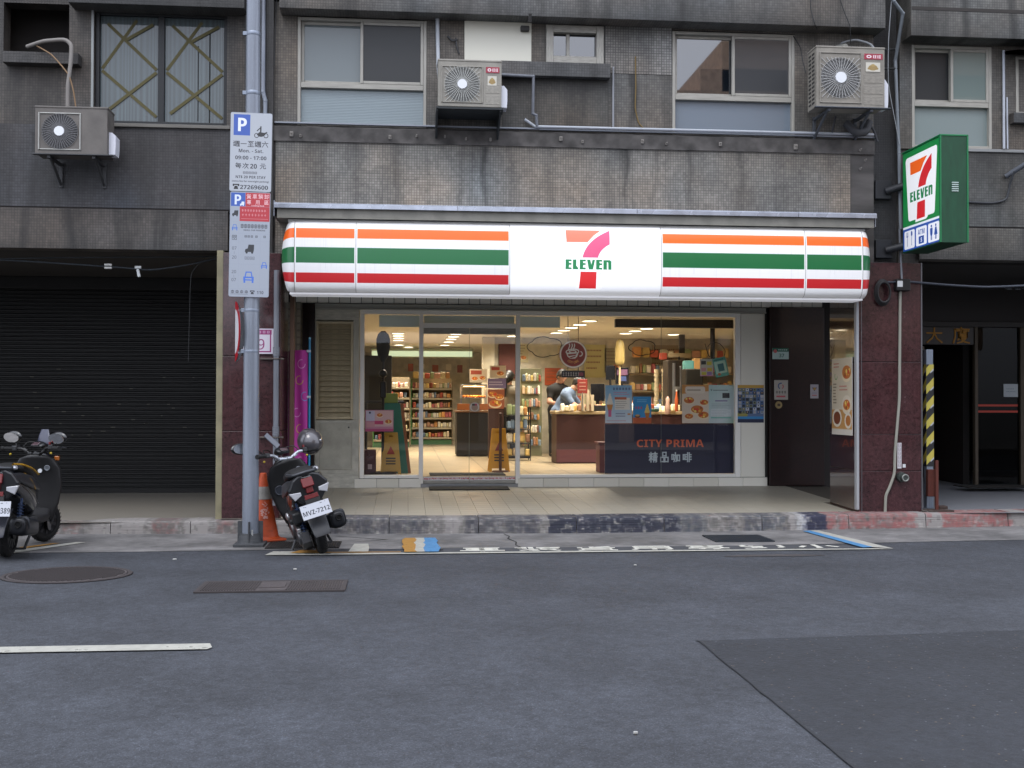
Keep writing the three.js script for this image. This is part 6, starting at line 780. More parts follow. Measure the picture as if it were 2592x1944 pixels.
  on('coffee_machine', 'tall dark coffee machine with a steel top behind the bakery poster', 'coffee machine', 4.76, -7.0, [['body', rbox(0.34, 0.9, 0.4, 0.02, 0, 0.45, 0), std('#2b241e', 0.4)], ['column', rbox(0.05, 0.8, 0.05, 0.01, -0.06, 0.45, 0.21), M.steel], ['column', rbox(0.03, 0.7, 0.03, 0.01, 0.06, 0.45, 0.21), M.steel], ['spout', rbox(0.1, 0.06, 0.1, 0.01, 0, 0.4, 0.22), M.steel]]);
  on('menu_board', 'narrow white menu strip with a red end over the coffee machine', 'sign', 4.83, -7.15, [['board', rbox(0.42, 0.08, 0.02, 0.004, 0.06, 1.0, 0), warm], ['red_end', rbox(0.14, 0.12, 0.02, 0.004, -0.24, 0.98, 0), std('#8d3a28', 0.5)], ['post', rod([0.05, 0, 0], [0.05, 0.98, 0], 0.015), M.darkGrey]]);
  on('coffee_machine', 'short black coffee machine beside the hanging cards', 'coffee machine', 4.84, -6.05, [['body', rbox(0.3, 0.72, 0.34, 0.02, 0, 0.36, 0), std('#15130f', 0.4)], ['drip_tray', rbox(0.22, 0.04, 0.1, 0.006, 0, 0.08, 0.2), M.steel], ['cup_stack', [0, 1, 2].map((i) => cyl(0.04, 0.032, 0.1, -0.08 + i * 0.08, 0.17, 0.2)), std('#b59a8c', 0.6)]]);
  on('carton', 'teal and orange cartons stacked on the short coffee machine', 'carton', 4.84, -6.05, [['carton', rbox(0.16, 0.14, 0.16, 0.006, -0.07, 0.79, 0), std('#3f6f6a', 0.6)], ['carton', rbox(0.15, 0.18, 0.16, 0.006, 0.09, 0.81, 0), std('#8f6a3a', 0.6)]]);
  on('counter_stand', 'red price stand in front of the leaning man', 'sign', 2.96, -6.1, [['board', rbox(0.17, 0.24, 0.012, 0.004, 0, 0.42, 0), std('#7d2a22', 0.5)], ['lines', [0, 1, 2].map((i) => box(0.11, 0.012, 0.003, 0, 0.36 + i * 0.06, 0.008)), std('#b08a7a', 0.6)], ['post', rod([0, 0, 0], [0, 0.32, 0], 0.008), M.steel]]);
  on('leaflet_rack', 'white leaflet rack on the counter left of the cash register', 'rack', 3.07, -6.25, [['rack', [rbox(0.05, 0.3, 0.1, 0.004, -0.08, 0.15, 0), rbox(0.05, 0.36, 0.1, 0.004, 0.0, 0.18, 0), rbox(0.05, 0.28, 0.1, 0.004, 0.08, 0.14, 0)], std('#b7a88e', 0.6)]]);
  on('bottle', 'orange bottle standing behind the bakery poster', 'bottle', 4.58, -6.1, [['body', loft([[0, 0.03], [0.2, 0.032], [0.28, 0.014], [0.34, 0.013]].map(([y, w]) => ({ p: [0, y, 0], w, h: w, n: 2 })), 14, 'y'), std('#a8502a', 0.4)], ['cap', cyl(0.015, 0.015, 0.03, 0, 0.355, 0), M.white]]);
  on('figure_toy', 'small white and pink bottle shape beside the bakery poster', 'bottle', 4.4, -5.98, [['body', loft([[0, 0.045], [0.12, 0.05], [0.2, 0.03], [0.26, 0.04], [0.3, 0.01]].map(([y, w]) => ({ p: [0, y - 0.05, 0], w, h: w, n: 2 })), 14, 'y'), std('#b08f7f', 0.5)]]);
  on('tray', 'dark green tray of goods in front of the coffee machines', 'tray', 4.05, -5.98, [['tray', rbox(0.34, 0.05, 0.26, 0.01, 0, 0.02, 0), std('#24422c', 0.5)], ['goods', [rbox(0.1, 0.06, 0.1, 0.01, -0.08, 0.07, 0), rbox(0.09, 0.08, 0.1, 0.01, 0.06, 0.08, 0.02)], std('#9a4a2a', 0.6)]]);
  // back wall behind the counter
  const bc = thing('back_counter', 'cream back counter with wall shelves behind the leaning man', 'counter', [4.6, FY, -9.95]); obj('cabinet', bx(-1.6, 2.2, 0, 0.9, 0, 0.5), std('#9a8b6f', 0.6), bc); obj('top', rbox(3.84, 0.04, 0.54, 0.008, 0.3, 0.92, 0.26), std('#6f6048', 0.4), bc); for (const y of [1.25, 1.6]) obj('shelf', rbx(-0.1, 2.1, y, y + 0.03, 0, 0.26, 0.004), std('#8a7a5e', 0.5), bc);
  goods('counter_goods', 'cups and packets on the shelves of the back counter', 4.5, 6.6, [1.36, 1.69, 2.04], -9.8, -9.72, 0.09, 0.2);
  goods('counter_goods', 'small packets along the top of the back counter', 3.1, 4.4, [1.36], -9.8, -9.6, 0.1, 0.28);
  for (const [x, z, label] of [[4.66, -8, 'first cup stack from the left behind the monitors'], [4.8, -8, 'second cup stack from the left behind the monitors']]) { const c = thing('cup_stack', label, 'cups', [x, 1.3, z]); obj('cups', Array.from({ length: 9 }, (_, i) => cyl(0.05, 0.04, 0.075, 0, 0.05 + i * 0.085, 0)), std('#b5a687', 0.6), c); obj('rest', rbox(0.14, 0.02, 0.14, 0.004, 0, 0.0, 0), mid2, c); obj('stem', rod([0, -0.9, 0], [0, 0, 0], 0.05), mid2, c); }
  for (const [x0, x1, y0, y1, c, label] of [[2.79, 3.18, 1.79, 2.14, '#b5532f', 'orange poster on the wall behind the man in black'], [3.05, 3.5, 2.2, 2.6, '#b7a98a', 'pale menu sheet high behind the coffee sign'], [3.6, 4.05, 1.95, 2.62, '#b9b079', 'yellowish sheet on the wall above the monitors'], [5.0, 5.6, 2.1, 2.62, '#a39577', 'wide beige sheet on the wall at the right']]) poster('wall_sheet', label, 'poster', x0, x1, y0, y1, -9.985, canvas(200, 200, (q) => { q.fillStyle = c; q.fillRect(0, 0, 200, 200); fakeLines(q, 20, 30, 150, 4, 36, '#7d5a40', 10); }), { d: 0.008 });
  tag(obj('hanging_beam', [rbox(2.3, 0.13, 0.1, 0.01, 4.35, 2.67, -4.4)], std('#1d1c24', 0.5)), 'dark boxed beam along the ceiling over the right glass', 'beam');
  tag(obj('ceiling_post', rbox(0.07, 0.55, 0.06, 0.006, 5.18, 2.46, -6), M.dark), 'black vertical post hanging near the right end of the glass', 'post'); tag(obj('ceiling_post', rbox(0.1, 0.4, 0.08, 0.006, 5.14, 2.52, -8), std('#1f1d18', 0.7)), 'second dark vertical post behind the coffee machines', 'post');
  tag(obj('wall_column', rbox(0.24, 2.35, 0.24, 0.006, 1.63, FY + 1.175, -9.9), std('#b9b09a', 0.7)), 'cream square column behind the sliding door', 'column');
  tag(obj('cooler', [rbox(0.42, 1.7, 0.4, 0.01, 2.42, FY + 0.85, -9.3)], std('#85876c', 0.5)), 'greenish drinks cooler left of the man in black', 'cooler');
  tag(obj('low_shelf', [rbox(0.9, 0.42, 0.34, 0.01, 3.3, FY + 0.21, -3.9), rbox(0.94, 0.03, 0.38, 0.006, 3.3, FY + 0.44, -3.9)], std('#5a2a30', 0.6)), 'low burgundy shelf behind the navy panel', 'shelf');
}
// ---------------------------------------------------------------- lobby entrance on the right
{
  const lo = thing('lobby_entrance', 'dark lobby entrance with a glass door under gold lettering', 'entrance', [0, 0, 0]), fr = std('#4f463a', 0.5, 0.4, { map: grainT });
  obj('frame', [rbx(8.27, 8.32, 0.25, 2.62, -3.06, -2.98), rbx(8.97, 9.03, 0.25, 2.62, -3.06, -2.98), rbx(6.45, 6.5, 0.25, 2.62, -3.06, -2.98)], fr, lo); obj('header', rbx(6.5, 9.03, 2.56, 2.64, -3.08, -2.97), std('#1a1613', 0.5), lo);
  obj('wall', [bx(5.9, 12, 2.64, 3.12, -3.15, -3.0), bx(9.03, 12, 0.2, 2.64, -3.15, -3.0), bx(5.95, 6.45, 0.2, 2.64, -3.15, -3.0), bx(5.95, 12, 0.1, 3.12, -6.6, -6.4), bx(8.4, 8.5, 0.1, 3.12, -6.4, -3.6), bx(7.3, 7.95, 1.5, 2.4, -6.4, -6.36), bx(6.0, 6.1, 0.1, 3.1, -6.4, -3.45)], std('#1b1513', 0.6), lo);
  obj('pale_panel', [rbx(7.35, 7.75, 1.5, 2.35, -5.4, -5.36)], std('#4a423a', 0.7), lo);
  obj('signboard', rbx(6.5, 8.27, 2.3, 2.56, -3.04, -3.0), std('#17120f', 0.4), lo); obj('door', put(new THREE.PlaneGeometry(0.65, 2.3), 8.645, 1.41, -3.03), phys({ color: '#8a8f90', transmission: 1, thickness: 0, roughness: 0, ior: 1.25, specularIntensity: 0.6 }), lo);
  const goldM = std('#9a6a10', 0.5, 0.2);
  [['富', 7.13], ['大', 7.53], ['廈', 7.94]].forEach(([ch, x]) => obj('letter', STROKES[ch].split(';').flatMap((st) => { const p = st.split(' ').map((q) => q.split(',').map(Number)); return p.slice(1).map((b, i) => { const a = p[i], A = [x + a[0] * 0.0026, 2.56 - a[1] * 0.0024], B = [x + b[0] * 0.0026, 2.56 - b[1] * 0.0024], l = Math.hypot(B[0] - A[0], B[1] - A[1]); return box(l + 0.02, 0.021, 0.01, (A[0] + B[0]) / 2, (A[1] + B[1]) / 2, -2.994 + i * 0.0004, 0, 0, Math.atan2(B[1] - A[1], B[0] - A[0])); }); }), goldM, lo));
  for (const y of [1.31, 1.4]) obj('red_stripe', bx(8.34, 8.95, y, y + 0.03, -3.027, -3.024), std('#a5301a', 0.5), lo);
  poster('notice', 'white paper notice taped on the dark lobby door', 'notice', 8.73, 8.95, 1.54, 1.73, -3.02, canvas(128, 112, (x) => { x.fillStyle = '#9ba3a8'; x.fillRect(0, 0, 128, 112); fakeLines(x, 24, 40, 80, 2, 24, '#5a6a72', 5); }));
  tag(obj('doormat', rbox(1.0, 0.015, 0.45, 0.004, 8.35, 0.262, -2.6), std('#141210', 0.95)), 'dark doormat before the lobby door', 'doormat');
  tag(obj('ceiling_louvre', Array.from({ length: 7 }, (_, i) => rbox(0.07, 0.012, 0.16, 0.004, 8.0 + i * 0.12, 3.0, -1.6, 0.4)), std('#7d8288', 0.4, 0.4)), 'slatted ceiling fitting over the lobby entrance', 'ceiling fitting');
  tag(obj('dim_plate', rbox(0.22, 0.05, 0.01, 0.002, 7.4, 2.25, -3.0), std('#5f564a', 0.6)), 'small pale plate under the gold lettering', 'plate');
  // striped height post, rusty stub and bundle against the pillar
  const sp = thing('striped_post', 'square post with black and yellow hazard stripes beside the right pillar', 'post', [6.235, 0.19, -0.2]);
  obj('post', rbox(0.085, 1.9, 0.085, 0.006, 0, 0.95, 0), std('#8a94a2', 0.5, 0.2, { map: grainT }), sp);
  obj('sleeve', put(new THREE.BoxGeometry(0.092, 1.22, 0.092), 0.001, 1.11, 0), std('#ffffff', 0.6, 0, { map: canvas(128, 1024, (x, w, h) => { x.fillStyle = '#b3a646'; x.fillRect(0, 0, w, h); for (let i = -2; i < 8; i++) { poly(x, [[0, 120 + i * 178], [w, 40 + i * 178], [w, 130 + i * 178], [0, 215 + i * 178]], '#16171a'); poly(x, [[70, 150 + i * 178 - 60], [w, 120 + i * 178 - 60], [w, 40 + i * 178], [70, 74 + i * 178]], '#a9adb6'); } }) }), sp);
  const rs = thing('rusty_stub', 'rusty steel stub and plate at the foot of the striped post', 'post', [6.2, 0.16, -0.06]); obj('stub', rbox(0.035, 0.62, 0.035, 0.004, 0.04, 0.3, 0.06), M.rust, rs); obj('box', rbox(0.1, 0.32, 0.06, 0.006, 0, 0.34, 0), M.rust, rs); obj('foot', [rbox(0.3, 0.03, 0.2, 0.01, 0.06, 0.015, 0.06), rbox(0.12, 0.07, 0.1, 0.02, 0.12, 0.04, 0.02)], std('#3a2c26', 0.9, 0, { bumpMap: grainB, bumpScale: 0.01 }), rs);
  const cl = thing('blue_bundle', 'blue cloth bundle standing in the shade behind the striped post', 'bundle', [6.2, 0.2, -0.62]); obj('cloth', loft([[0.55, 0.06], [0.8, 0.085], [1.15, 0.09], [1.4, 0.08], [1.52, 0.03]].map(([y, w]) => ({ p: [0, y, 0], w, h: w * 0.8, n: 2.2 })), 16, 'y'), std('#27356e', 0.9, 0, { bumpMap: grainB, bumpScale: 0.01 }), cl); obj('stand', [rbox(0.12, 0.55, 0.1, 0.01, 0, 0.28, 0)], std('#14151c', 0.8), cl);
  struct('kerb_rubble', [rbox(0.06, 0.02, 0.05, 0.006, 6.05, 0.185, 0.08), rbox(0.05, 0.02, 0.04, 0.006, 6.36, 0.185, 0.02), rbox(0.04, 0.015, 0.05, 0.006, 6.12, 0.18, 0.1)], std('#4a4440', 0.95));
}
// ---------------------------------------------------------------- the other side of the street, seen only as reflections
{
  struct('far_pavement', [bx(-60, 60, -0.02, 0.15, 11.6, 17)], std('#77746e', 0.8));
  const blk = (label, x0, x1, h, c, steps) => { const b = thing('street_building', label, 'building', [0, 0, 0]); const m = std(c, 0.8, 0, { map: grainT }); obj('wall', [uvWorld(bx(x0, x1, Math.min(3.2, h - 1), h, 17, 26)), ...steps.map(([a, d, y]) => uvWorld(bx(a, d, h, y, 17, 25.9)))], m, b); obj('arcade_recess', bx(x0 + 0.02, x1 - 0.02, 0.1, Math.min(3.2, h - 1) - 0.01, 20, 26), std('#24211f', 0.9), b); for (let x = x0 + 0.3; x < x1 - 0.5; x += 4) obj('pillar', bx(x, x + 0.5, 0.15, Math.min(3.2, h - 1), 17.05, 17.7), m, b); const fr = []; for (let y = 4; y < h - 1.6; y += 3) for (let x = x0 + 0.8; x < x1 - 1.9; x += 2.6) { obj('window', bx(x, x + 1.5, y, y + 1.4, 16.97, 17.02), clearDark, b); fr.push(...bars(x - 0.05, x + 1.55, y - 0.05, y + 1.45, 16.94, 17.03, 0.06)); } if (fr.length) obj('window_frame', fr, M.alu, b); };
  blk('peach building with a stepped gable, reflected in the upper window', 6.5, 19, 9.9, '#d9b79a', [[7.9, 19, 10.5], [8.5, 11.5, 11.3], [12.5, 19, 12]]);
  blk('low grey building across the street behind the photographer', -22, 7.2, 3.3, '#8a877f', []);
}
// loose clutter that fills the floor and walls of the shop
{
  const rack = thing('magazine_rack', 'black wire magazine rack just right of the sliding doors', 'rack', [1.98, FY, -7.4]); obj('frame', [rbox(0.44, 0.04, 0.34, 0.006, 0, 0.06, 0), ...[0.3, 0.55, 0.8].map((y) => rbox(0.44, 0.02, 0.3, 0.004, 0, y, 0)), ...[[-0.22, -0.15], [0.22, -0.15], [-0.22, 0.15], [0.22, 0.15]].map(([x, z]) => rod([x, 0, z], [x, 0.95, z], 0.012, 6))], M.black, rack);
  goods('rack_goods', 'magazines and packets in the black wire rack', 1.78, 2.18, [0.48, 0.72, 0.97, 1.21], -7.42, -7.3, 0.1, 0.2);
  goods('wall_goods', 'cartons stacked along the top of the wall shelf behind the counter', 4.55, 6.6, [2.36], -9.85, -9.75, 0.16, 0.22);
  goods('cooler_goods', 'cans and bottles in the drinks cooler left of the man in black', 2.24, 2.6, [0.6, 0.85, 1.1, 1.35, 1.6, 1.85], -9.08, -9.06, 0.05, 0.17);
  goods('counter_goods', 'small packets lined along the front edge of the sales counter', 2.6, 6.4, [1.295], -6.45, -6.2, 0.09, 0.14);
  const cloud = (label, cx, cy, s) => { const p = []; for (let i = 0; i <= 60; i++) { const t = i / 60 * 6.283, r = 1 + 0.16 * Math.abs(Math.sin(t * 2.5)); p.push([cx + s * 1.25 * r * Math.cos(t), cy + s * 0.72 * r * Math.sin(t), -3.3]); } tag(obj('cloud_outline', new THREE.TubeGeometry(new THREE.CatmullRomCurve3(p.map((q) => V(...q)), true), 120, 0.007, 6, true), M.black), label, 'window decoration'); };
  cloud('wiry black cloud outline hung left of the round coffee sign', 1.98, 2.24, 0.18); cloud('wiry black cloud outline hung right of the yellow lolly', 3.4, 2.24, 0.14);
  for (const [x, y, w, h, c, where] of [[2.3, 2.45, 0.3, 0.4, '#b9b08f', 'over the drinks cooler'], [4.2, 2.3, 0.36, 0.5, '#8d8466', 'right of the yellowish sheet'], [5.9, 2.2, 0.5, 0.6, '#a9a087', 'at the far right end']]) poster('wall_sheet', 'faded menu sheet on the back wall ' + where, 'poster', x - w / 2, x + w / 2, y - h / 2, y + h / 2, -9.985, canvas(160, 200, (q) => { q.fillStyle = c; q.fillRect(0, 0, 160, 200); fakeLines(q, 16, 24, 120, 6, 28, '#6d5a44', 8); food(q, 110, 150, 30, 61); }), { d: 0.008 });
}
// ---------------------------------------------------------------- banner, cone
{
  const b = thing('banner', 'pink vertical banner on a blue pole beside the left granite pillar', 'banner', [-1.14, 0.18, -0.6]);
  obj('pole', [rod([0, 0, 0], [0, 2.0, 0], 0.014, 10)], std('#2a7fa8', 0.4), b); for (const y of [1.86, 1.32, 0.75]) obj('clip', rbox(0.05, 0.03, 0.03, 0.006, -0.01, y, 0), std('#aeb8c2', 0.5), b); obj('tip', sph(0.016, 0, 2.01, 0), std('#7fb0c4', 0.4), b); obj('foot', [cyl(0.12, 0.14, 0.06, 0, 0.03, 0)], M.darkGrey, b);
  const t = canvas(128, 1024, (x, w, h) => { x.fillStyle = '#a8308a'; x.fillRect(0, 0, w, h); x.lineWidth = 7; for (let i = 0; i < 7; i++) { x.strokeStyle = ['#c88fb8', '#b59a4a', '#6f7fb8'][i % 3]; x.beginPath(); x.arc(20 + hash(i, 3) * 90, 110 + i * 130, 34, 0, 5); x.stroke(); } });
  const g = new THREE.PlaneGeometry(0.16, 1.5, 8, 30), p = g.attributes.position; for (let i = 0; i < p.count; i++) p.setZ(i, 0.018 * Math.sin(p.getX(i) * 40 + p.getY(i) * 2) + 0.008 * Math.sin(p.getY(i) * 9)); g.computeVertexNormals();
  obj('cloth', g.clone().translate(-0.1, 1.12, 0.01), std('#ffffff', 0.7, 0, { map: t, side: THREE.DoubleSide }), b);
  const g2 = g.clone().translate(-0.2, 1.12, -0.32); obj('cloth', g2, std('#8a6a7a', 0.7, 0, { map: t, side: THREE.DoubleSide }), b); obj('pole', rod([-0.13, 0, -0.33], [-0.13, 1.9, -0.33], 0.012, 8), std('#7d5a34', 0.5), b);
}
{
  const c = thing('traffic_cone', 'orange traffic cone with a dirty white collar between the pole and the scooter', 'traffic cone', [-1.47, 0.006, 0.93]), om = (q) => std(q, 0.55, 0, { map: pixels(256, 256, (u, v, i, j) => 225 - 70 * Math.max(0, fbm(u * 9, v * 14, 66, 4, 9) - 0.5) * 2 + (hash(i, j) - 0.5) * 16) });
  const lathe = (pts) => new THREE.LatheGeometry(pts.map((p) => new THREE.Vector2(...p)), 36), o = om('#c9501f'), r = (y) => 0.032 + (0.7 - y) * 0.185;
  obj('body', [lathe([[r(0.025), 0.025], [r(0.43), 0.43]]), lathe([[r(0.56), 0.56], [r(0.69), 0.69], [r(0.69) - 0.006, 0.7], [r(0.69) - 0.012, 0.69], [r(0.69) - 0.012, 0.6]])], o, c);
  obj('collar', lathe([[r(0.43), 0.43], [r(0.43) + 0.004, 0.432], [r(0.56) + 0.004, 0.558], [r(0.56), 0.56]]), std('#9a968f', 0.6, 0, { map: grainT }), c);
  obj('base', [rbox(0.36, 0.026, 0.36, 0.012, 0, 0.015, 0, 0, 0.5), lathe([[0.176, 0.024], [0.165, 0.034], [r(0.05), 0.05]])], o, c);
  const sc = []; for (let i = 0; i < 26; i++) { const y = 0.24 + 0.16 * hash(i, 1), a = 0.1 + 0.8 * hash(i, 2), R = r(y) + 0.001; sc.push(rbox(0.012 + 0.02 * hash(i, 3), 0.006 + 0.014 * hash(i, 5), 0.002, 0.001, R * Math.sin(a - 0.25), y, R * Math.cos(a - 0.25), 0, a - 0.25, (hash(i, 4) - 0.5) * 2)); } obj('scribble', sc, std('#c79a92', 0.7), c);
  c.rotation.z = 0.015;
}
// ---------------------------------------------------------------- scooters
function scooter(label, pos, yaw, lean, o) {
  const s = thing('motor_scooter', label, 'motor scooter', pos); s.rotation.order = 'YXZ'; s.rotation.set(0, yaw, lean); s.scale.setScalar(o.scale ?? 0.9);
  const A = -1.27, wheel = (z, w) => { const g = new THREE.Group(); g.name = 'wheel'; g.position.set(0, 0.225, z); s.add(g);
    const tp = []; for (let i = 0; i <= 18; i++) { const t = -1.35 + i / 18 * 2.7; tp.push(new THREE.Vector2(0.165 + 0.06 * Math.cos(t), Math.sin(t) * w)); } tp.push(new THREE.Vector2(0.15, w * 0.86)); const tg = new THREE.LatheGeometry([new THREE.Vector2(0.15, -w * 0.86), ...tp], 44).rotateZ(Math.PI / 2);
    const nub = []; for (let i = 0; i < 34; i++) for (const k of [-1, 1]) nub.push(box(0.005, 0.003, 0.045, k * w * 0.42, 0.2225, 0, 0, k * 0.6, k * -0.25).rotateX(i / 34 * 6.283));
    obj('tyre', tg, M.rubber, g); obj('tread', nub, std('#060606', 0.95), g).userData.kind = 'stuff';
    const sp = [cyl(0.15, 0.15, w * 1.5, 0, 0, 0, 0, 0, Math.PI / 2, 36), cyl(0.045, 0.045, w * 2.4, 0, 0, 0, 0, 0, Math.PI / 2, 20)]; obj('rim', sp, o.rim ?? std('#1b1c1f', 0.4, 0.5), g); const br = []; for (let i = 0; i < 5; i++) br.push(box(w * 1.7, 0.28, 0.03, 0, 0, 0).rotateX(i * 0.628)); obj('spoke', br, std('#3a3b3e', 0.4, 0.6), g); return g; };
  wheel(0, 0.056); wheel(A, 0.048).rotation.y = o.steer;
  const P = o.paint, L = (name, secs, m, axis) => obj(name, loft(secs.map(([p, w, h, n]) => ({ p, w, h, n })), 24, axis), m, s);
  // tail, seat and side panels
  L('tail_body', [[[0, 0.845, 0.36], 0.05, 0.03], [[0, 0.815, 0.3], 0.11, 0.07], [[0, 0.77, 0.18], 0.15, 0.11], [[0, 0.72, 0.0], 0.17, 0.14], [[0, 0.66, -0.22], 0.18, 0.17], [[0, 0.58, -0.42], 0.165, 0.2], [[0, 0.5, -0.5], 0.12, 0.16]], P);
  L('seat', [[[0, 0.885, 0.17], 0.1, 0.02], [[0, 0.89, 0.1], 0.135, 0.045], [[0, 0.875, -0.1], 0.15, 0.055], [[0, 0.84, -0.24], 0.15, 0.055], [[0, 0.82, -0.42], 0.13, 0.06], [[0, 0.79, -0.54], 0.08, 0.045]], std('#121213', 0.65, 0, { bumpMap: grainB, bumpScale: 0.003 }));
  for (const k of [-1, 1]) obj('tail_wing', loft([{ p: [k * 0.13, 0.83, 0.33], w: 0.012, h: 0.02 }, { p: [k * 0.17, 0.8, 0.18], w: 0.02, h: 0.05 }, { p: [k * 0.19, 0.74, -0.1], w: 0.02, h: 0.06 }, { p: [k * 0.19, 0.66, -0.35], w: 0.015, h: 0.03 }], 14), std('#2a2b2f', 0.35), s);
  obj('grab_rail', tube([[-0.13, 0.89, 0.0], [-0.15, 0.905, 0.18], [-0.11, 0.9, 0.33], [0, 0.905, 0.37], [0.11, 0.9, 0.33], [0.15, 0.905, 0.18], [0.13, 0.89, 0.0]], 0.017, 48, 10), std('#3b3d41', 0.35, 0.4), s); obj('rail_end', sph(0.03, 0.135, 0.9, 0.26, 1, 0.8, 1.6), std('#b9bbc0', 0.25, 0.6), s);
  obj('tail_lamp', [rbox(0.12, 0.1, 0.03, 0.012, 0, 0.8, 0.375, -0.35), rbox(0.075, 0.09, 0.03, 0.01, 0, 0.735, 0.37, -0.1)], M.red, s); obj('reflector', rbox(0.14, 0.045, 0.012, 0.004, 0, 0.655, 0.375, -0.15), M.red, s);
  obj('rear_panel', extrude([[-0.13, 0.84], [-0.07, 0.87], [0.07, 0.87], [0.13, 0.84], [0.185, 0.76], [0.16, 0.69], [0.08, 0.6], [-0.08, 0.6], [-0.16, 0.69], [-0.185, 0.76]], 0.012, 0.02).translate(0, 0, 0.325), std('#1a1b1e', 0.3), s);
  for (const k of [-1, 1]) obj('indicator', extrude(k < 0 ? [[-0.2, 0.73], [-0.1, 0.715], [-0.1, 0.69], [-0.165, 0.66]] : [[0.2, 0.73], [0.1, 0.715], [0.1, 0.69], [0.165, 0.66]].reverse(), 0.018, 0.008).translate(0, 0.0, 0.345), M.lens, s);
  // number plate, mudguard
  const pm = new THREE.Group(); pm.name = 'number_plate'; pm.position.set(0, 0.515, 0.415); pm.rotation.x = -0.28; s.add(pm);
  poster('print', 0, 0, -0.15, 0.15, -0.073, 0.073, 0.004, canvas(300, 146, (x) => { x.fillStyle = '#b0b3ba'; x.fillRect(0, 0, 300, 146); o.plate(x); disc(x, 40, 16, 6, '#8a8d92'); disc(x, 260, 16, 6, '#8a8d92'); x.fillStyle = '#4a4c52'; x.fillRect(206, 16, 22, 7); x.fillRect(48, 18, 16, 5); }), { d: 0.004, parent: pm, rough: 0.4 }); obj('holder', rbox(0.26, 0.12, 0.012, 0.004, 0, 0, -0.006), M.black, pm);
  const mg = []; { const prof = []; for (let i = 0; i <= 10; i++) { const a = 0.1 + i / 10 * 0.95, R = 0.335; prof.push([R * Math.cos(a) + 0.06 * (1 - i / 10), 0.225 + R * Math.sin(a) - 0.02]); } const g = loft(prof.map(([z, y], i) => ({ p: [0, y, z], w: 0.085 + 0.02 * i / 10, h: 0.008, n: 6 })), 16, 'y'); mg.push(g); } obj('mudguard', mg, o.flap ?? std('#27282b', 0.5), s);
  obj('plate_bracket', [rbox(0.16, 0.2, 0.03, 0.01, 0, 0.55, 0.38, -0.2), rbox(0.1, 0.05, 0.2, 0.01, 0, 0.62, 0.26)], M.black, s);
  // engine on the left, exhaust on the right, shocks
  obj('engine_case', [extrude([[-0.1, 0.13], [0.04, 0.12], [0.1, 0.18], [0.09, 0.27], [0.0, 0.32], [-0.4, 0.36], [-0.52, 0.33], [-0.53, 0.22], [-0.42, 0.17]], 0.075, 0.012).rotateY(-Math.PI / 2).translate(-0.1, 0, 0), cyl(0.075, 0.08, 0.02, -0.195, 0.225, 0.0, 0, 0, Math.PI / 2, 24), cyl(0.09, 0.095, 0.02, -0.195, 0.265, -0.4, 0, 0, Math.PI / 2, 24), ...Array.from({ length: 7 }, (_, i) => box(0.012, 0.075, 0.008, -0.19, 0.25, -0.1 - i * 0.035))], M.engine, s);
  obj('air_box', [rbox(0.1, 0.13, 0.32, 0.03, -0.16, 0.44, -0.06), rbox(0.07, 0.05, 0.16, 0.015, -0.2, 0.4, -0.12)], std('#17181a', 0.5), s); obj('crankcase', rbox(0.2, 0.18, 0.3, 0.03, 0.0, 0.27, -0.36), std('#3a3a3c', 0.5, 0.5), s);
  obj('engine_shine', [sph(0.045, -0.2, 0.42, -0.42, 0.5, 1, 1.2), rbox(0.04, 0.05, 0.1, 0.012, -0.18, 0.31, 0.03)], std('#b3b3b4', 0.3, 0.8), s);
  for (const k of [-1, 1]) { const t = []; for (let i = 0; i <= 90; i++) { const a = i / 90 * 9 * 6.283, f = i / 90; t.push([k * 0.125 + 0.027 * Math.cos(a), 0.28 + f * 0.26, 0.06 - f * 0.07 + 0.027 * Math.sin(a)]); } obj('shock_absorber', [tube(t, 0.006, 160, 5), rod([k * 0.125, 0.24, 0.07], [k * 0.125, 0.58, -0.02], 0.014)], M.blueShock, s); }
  L('muffler', [[[0.2, 0.345, 0.36], 0.05, 0.055, 3], [[0.2, 0.342, 0.35], 0.078, 0.085, 3], [[0.2, 0.33, 0.27], 0.082, 0.09, 3], [[0.195, 0.28, -0.12], 0.07, 0.075, 3], [[0.18, 0.25, -0.24], 0.03, 0.03, 2]], std('#17181c', 0.4, 0.3)); obj('heat_shield', loft([{ p: [0.225, 0.36, 0.28], w: 0.065, h: 0.075, n: 3 }, { p: [0.215, 0.31, -0.08], w: 0.06, h: 0.06, n: 3 }], 20), std('#2a2c31', 0.35, 0.2), s);
  obj('tailpipe', [put(new THREE.TorusGeometry(0.028, 0.007, 8, 20), 0.205, 0.36, 0.364), cyl(0.027, 0.027, 0.01, 0.205, 0.36, 0.358, Math.PI / 2, 0, 0)], std('#0a0a0b', 0.5, 0.5), s);
  // floor, leg shield, front fairing
  L('floorboard', [[[0, 0.33, -0.42], 0.15, 0.05, 4], [[0, 0.31, -0.6], 0.165, 0.045, 4], [[0, 0.31, -0.82], 0.165, 0.05, 4], [[0, 0.36, -0.98], 0.15, 0.06, 4]], std('#1a1a1c', 0.6));
  L('leg_shield', [[[0, 0.28, -0.95], 0.18, 0.035, 3], [[0, 0.45, -0.99], 0.225, 0.045, 3], [[0, 0.65, -1.0], 0.255, 0.05, 3], [[0, 0.82, -0.985], 0.24, 0.06, 3], [[0, 0.93, -0.95], 0.18, 0.06, 3], [[0, 0.97, -0.93], 0.08, 0.04, 3]], std('#0a0a0c', 0.5), 'y');
